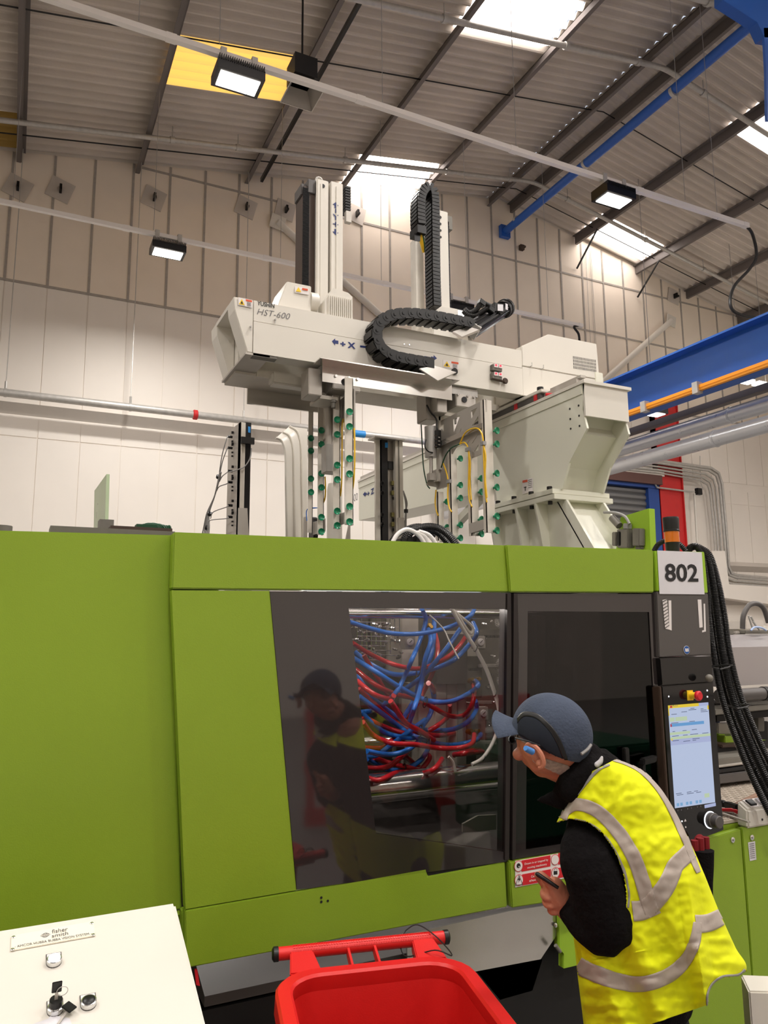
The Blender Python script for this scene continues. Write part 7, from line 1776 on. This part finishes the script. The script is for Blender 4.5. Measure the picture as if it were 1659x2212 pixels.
# turned up collar
fb.tube([B3(1305, 1712, .02), B3(1282, 1672, .0), B3(1266, 1648, .0)], [.085, .072, .060], 18)
caps(fb, [(B3(1276, 1680, .0), .062), (B3(1245, 1712, -.01), .052), (B3(1212, 1726, -.01), .028), (B3(1186, 1728, -.01), .014), (B3(1165, 1729, -.01), .006)])
caps(fb, [(B3(1266, 1636, .0), .040), (B3(1280, 1660, 0), .05)])
caps(fb, [(B3(1284, 1655, -.01), .034), (B3(1262, 1668, -.045), .042), (B3(1238, 1700, -.05), .036)])
caps(fb, [(B3(1268, 1655, -.04), .030), (B3(1290, 1648, -.02), .026)])
caps(fb, [(B3(1235, 1690, -.03), .030), (B3(1212, 1712, -.03), .018)])
from mathutils import noise as mn
def wr(co, no):
    v = mn.noise(co * 9) * .007 + mn.noise(co * 28) * .0022
    return no * v
remesh(fb, 'fleece', M['fleece'], wk, .0065, 3, wr, label='black fleece jacket with turned up collar')
# cuff
# trousers and shoes
tb = MB()
caps(tb, [(pelvis + Vector((0, 0, -.02)), .118), (pelvis + Vector((0, 0, -.08)), .125)])
for h_, k_, f_ in ((hipL, knL, footL), (hipR, knR, footR)): caps(tb, [(h_, .098), (k_, .078), (f_ + Vector((0, 0, .06)), .066)])
remesh(tb, 'trousers', M['trousers'], wk, .012, 3)
for f_ in (footL, footR):
    sb_ = MB(); caps(sb_, [(f_, .056), (f_ + Vector((-.07, .05, -.005)), .052), (f_ + Vector((-.14, .10, -.01)), .046)]); remesh(sb_, 'shoe', M['black'], wk, .010, 2)
# pen in the hand
pe = MB(); pa_, pb2 = H(1157, 1886, -.02), H(1206, 1918, -.034)
pe.tube([pa_, pa_ + (pb2 - pa_) * .08, pb2], [.003, .0055, .004], 12).build('marker_pen', M['black'], label='black marker held in the worker\'s left hand', cat='pen')
# ---------------------------------------------- hi-vis vest: lofted shell with folds
L_ = [(1268, 1672), (1222, 1742), (1196, 1800), (1210, 1880), (1228, 1960), (1240, 2035), (1248, 2110), (1258, 2190), (1266, 2260)]
R_ = [(1330, 1640), (1392, 1668), (1440, 1724), (1482, 1800), (1520, 1885), (1552, 1965), (1588, 2045), (1612, 2096), (1560, 2160)]
def crv(C, u):
    u = max(0, min(1, u)) * (len(C) - 1); i = min(int(u), len(C) - 2); t = u - i
    p0, p1, p2, p3 = C[max(i - 1, 0)], C[i], C[i + 1], C[min(i + 2, len(C) - 1)]
    return tuple(.5 * (2 * p1[k] + (p2[k] - p0[k]) * t + (2 * p0[k] - 5 * p1[k] + 4 * p2[k] - p3[k]) * t * t + (3 * p1[k] - p0[k] - 3 * p2[k] + p3[k]) * t ** 3) for k in range(2))
NV, NU = 240, 240
def hem(u):   # last v for each u (u 0 left .. 1 right): hem line in px space handled by v range
    return 1.0
def vest_pt(u, v, side):
    l = crv(L_, v); r = crv(R_, v)
    px = l[0] + (r[0] - l[0]) * u; py = l[1] + (r[1] - l[1]) * u
    a = math.pi * u; dep = .165 * (math.sin(a) ** .62) * (.78 + .32 * min(1, v * 2.2))
    px0 = l[0] + (r[0] - l[0]) * (0.5 - .5 * math.cos(a)); py0 = l[1] + (r[1] - l[1]) * (0.5 - .5 * math.cos(a))
    f = 0
    if side > 0:
        q = Vector((px0 * .01, py0 * .01, 0))
        f += .014 * math.sin((px0 - py0 * .42) * .052 + 2.2 * mn.noise(q * .5)) * min(1, max(0, v - .25) * 2.0) * math.sin(a)
        f += .010 * mn.noise(q * 1.6) + .004 * mn.noise(q * 6) + (.010 * mn.noise(Vector((px0 * .02, py0 * .05, 3))) if v > .7 else 0)
        ss = max(0, 1 - abs(px0 - (1500 + (py0 - 2000) * .15)) / 26) if py0 > 1860 else 0; f += .028 * ss * min(1, (py0 - 1860) / 120)
    return PT(px0, py0, T + .03 - side * dep - f)
vm = MB(); vs = []; fs = []
for side in (1, -1):
    for i in range(NV + 1):
        for j in range(NU + 1): vs.append(vest_pt(j / NU, i / NV, side))
N = (NV + 1) * (NU + 1)
def inarm(px, py):   # left arm hole
    poly = [(1180, 1790), (1200, 1776), (1232, 1768), (1270, 1776), (1302, 1800), (1328, 1838), (1346, 1880), (1354, 1930), (1352, 1975), (1330, 2000), (1250, 2020), (1180, 2000)]
    c = False; k = len(poly) - 1
    for i in range(len(poly)):
        if (poly[i][1] > py) != (poly[k][1] > py) and px < (poly[k][0] - poly[i][0]) * (py - poly[i][1]) / (poly[k][1] - poly[i][1]) + poly[i][0]: c = not c
        k = i
    return c
def proj(p):
    d = p - CAM; z = d.dot(FW); return (W_ / 2 + d.dot(RT) / z * FPX, H_ / 2 - d.dot(UP) / z * FPX)
def hemcut(px, py):   # outside the hem curve
    hp = [(1612, 2096), (1596, 2108), (1560, 2112), (1538, 2128), (1529, 2150), (1530, 2178), (1522, 2198), (1495, 2212), (1440, 2250)]
    if py < 2090 or px < 1440: return False
    for k in range(len(hp) - 1):
        (xa, ya), (xb, yb) = hp[k], hp[k + 1]
        if min(xa, xb) <= px <= max(xa, xb) and xa != xb:
            yy = ya + (yb - ya) * (px - xa) / (xb - xa)
            if py > yy: return True
    return False
for s in (0, 1):
    for i in range(NV):
        for j in range(NU):
            a = s * N + i * (NU + 1) + j; q = (a, a + 1, a + NU + 2, a + NU + 1)
            if s == 0:
                c = (vs[a] + vs[a + NU + 2]) / 2; px, py = proj(c)
                if inarm(px, py) or hemcut(px, py): continue
                fs.append(q)
            else:
                c = (vs[a] + vs[a + NU + 2]) / 2; px, py = proj(c)
                if hemcut(px, py) or py > 2200 or (px < 1360 and 1760 < py < 2030): continue
                fs.append(tuple(reversed(q)))
for i in range(NV): 
    a = i * (NU + 1) + NU
    px, py = proj(vs[a])
    if not hemcut(px, py): fs.append((a, N + a, N + a + NU + 1, a + NU + 1))
vm.add(vs, fs, True)
used = sorted({i for f in vm.f for i in f}); mp_ = {o: n for n, o in enumerate(used)}
vm.v = [vm.v[i] for i in used]; vm.f = [tuple(mp_[i] for i in f) for f in vm.f]
vest = vm.build('hi_vis_vest', M['vest'], wk, label='yellow hi-vis vest')
sd = vest.modifiers.new('thickness', 'SOLIDIFY'); sd.thickness = .002; sd.offset = -1
vbt = BVHTree.FromObject(vest, bpy.context.evaluated_depsgraph_get()); vlo = wl(vest)
def vhit(px, py):
    d = ray(px, py).normalized(); r = vbt.ray_cast(CAM - vlo, d)
    if r[0] is None: return None
    n_ = r[1]; n_ = n_ if n_.dot(d) < 0 else -n_
    return r[0] + vlo + n_ * .0015
def band(cen, wid, name, m__=None, nw=8):
    C = smooth_path([Vector((x, y, 0)) for x, y in cen], 12); n = len(C); Wd = [wid[0] + (wid[-1] - wid[0]) * i / (n - 1) if len(wid) == 2 else np.interp(i / (n - 1), np.linspace(0, 1, len(wid)), wid) for i in range(n)]
    grid = []; prev = [None] * (nw + 1)
    for i in range(n):
        d = (C[min(i + 1, n - 1)] - C[max(i - 1, 0)]).normalized(); nn = Vector((-d.y, d.x, 0)); row = []
        for k in range(nw + 1):
            q = C[i] + nn * Wd[i] * (k / nw - .5); row.append(vhit(q.x, q.y))
        grid.append(row)
    vs = []; fs = []; idx = {}
    for i in range(n):
        for k in range(nw + 1):
            if grid[i][k] is not None: idx[(i, k)] = len(vs); vs.append(grid[i][k])
    nb = len(vs); tow = -FWD * .0018; vs2 = [p - tow * -1 for p in vs]
    for i in range(n - 1):
        for k in range(nw):
            q = [(i, k), (i, k + 1), (i + 1, k + 1), (i + 1, k)]
            if all(a in idx for a in q):
                P_ = [vs[idx[a]] for a in q]
                if max((P_[0] - p).length for p in P_) < .05: fs.append(tuple(idx[a] for a in q))
    if not fs: return None
    o = MB().add(vs, fs, True).build(name, m__ or M['reflect'], vest)
    sd = o.modifiers.new('thickness', 'SOLIDIFY'); sd.thickness = .0012; sd.offset = 0
    return o
band([(1214, 1768), (1222, 1750), (1248, 1738), (1290, 1752), (1335, 1797), (1368, 1850), (1388, 1905), (1402, 1955), (1412, 1978)], [24, 27, 28, 30, 32, 33, 34], 'shoulder_band')
band([(1366, 1968), (1395, 1962), (1428, 1928), (1446, 1898), (1458, 1870), (1478, 1850), (1490, 1838)], [44, 42, 38, 36, 36], 'chest_band')
band([(1318, 1640), (1352, 1650), (1385, 1668), (1422, 1706), (1452, 1755), (1478, 1810), (1494, 1852), (1508, 1885)], [7, 8, 9, 12, 16, 14, 10], 'back_band')
band([(1249, 2084), (1275, 2098), (1330, 2118), (1385, 2125), (1440, 2108), (1480, 2075), (1500, 2035), (1506, 1992)], [36, 36, 35, 33, 30, 24, 16], 'hip_band')
band([(1502, 1996), (1530, 1993), (1562, 1978), (1574, 1970)], [40, 38, 36, 34], 'hip_band')
band([(1316, 1652), (1292, 1664), (1262, 1698), (1236, 1732)], [5, 6, 6, 5], 'neck_piping', M['piping'], 3)
band([(1200, 1779), (1232, 1770), (1272, 1778), (1304, 1803), (1330, 1840), (1349, 1884), (1358, 1930), (1356, 1960)], [4, 4, 4], 'armhole_piping', M['piping'], 3)
band([(1608, 2094), (1594, 2105), (1560, 2109), (1538, 2124), (1527, 2148), (1527, 2178), (1518, 2196), (1494, 2208)], [5, 4, 4, 4], 'hem_piping', M['piping'], 3)
mb = MB(); caps(mb, [(B3(1290, 1652, -.07), .007), (B3(1297, 1645, -.07), .006), (B3(1300, 1636, -.07), .003)]); mb.build('hanger_tab', M['paper'], vest)
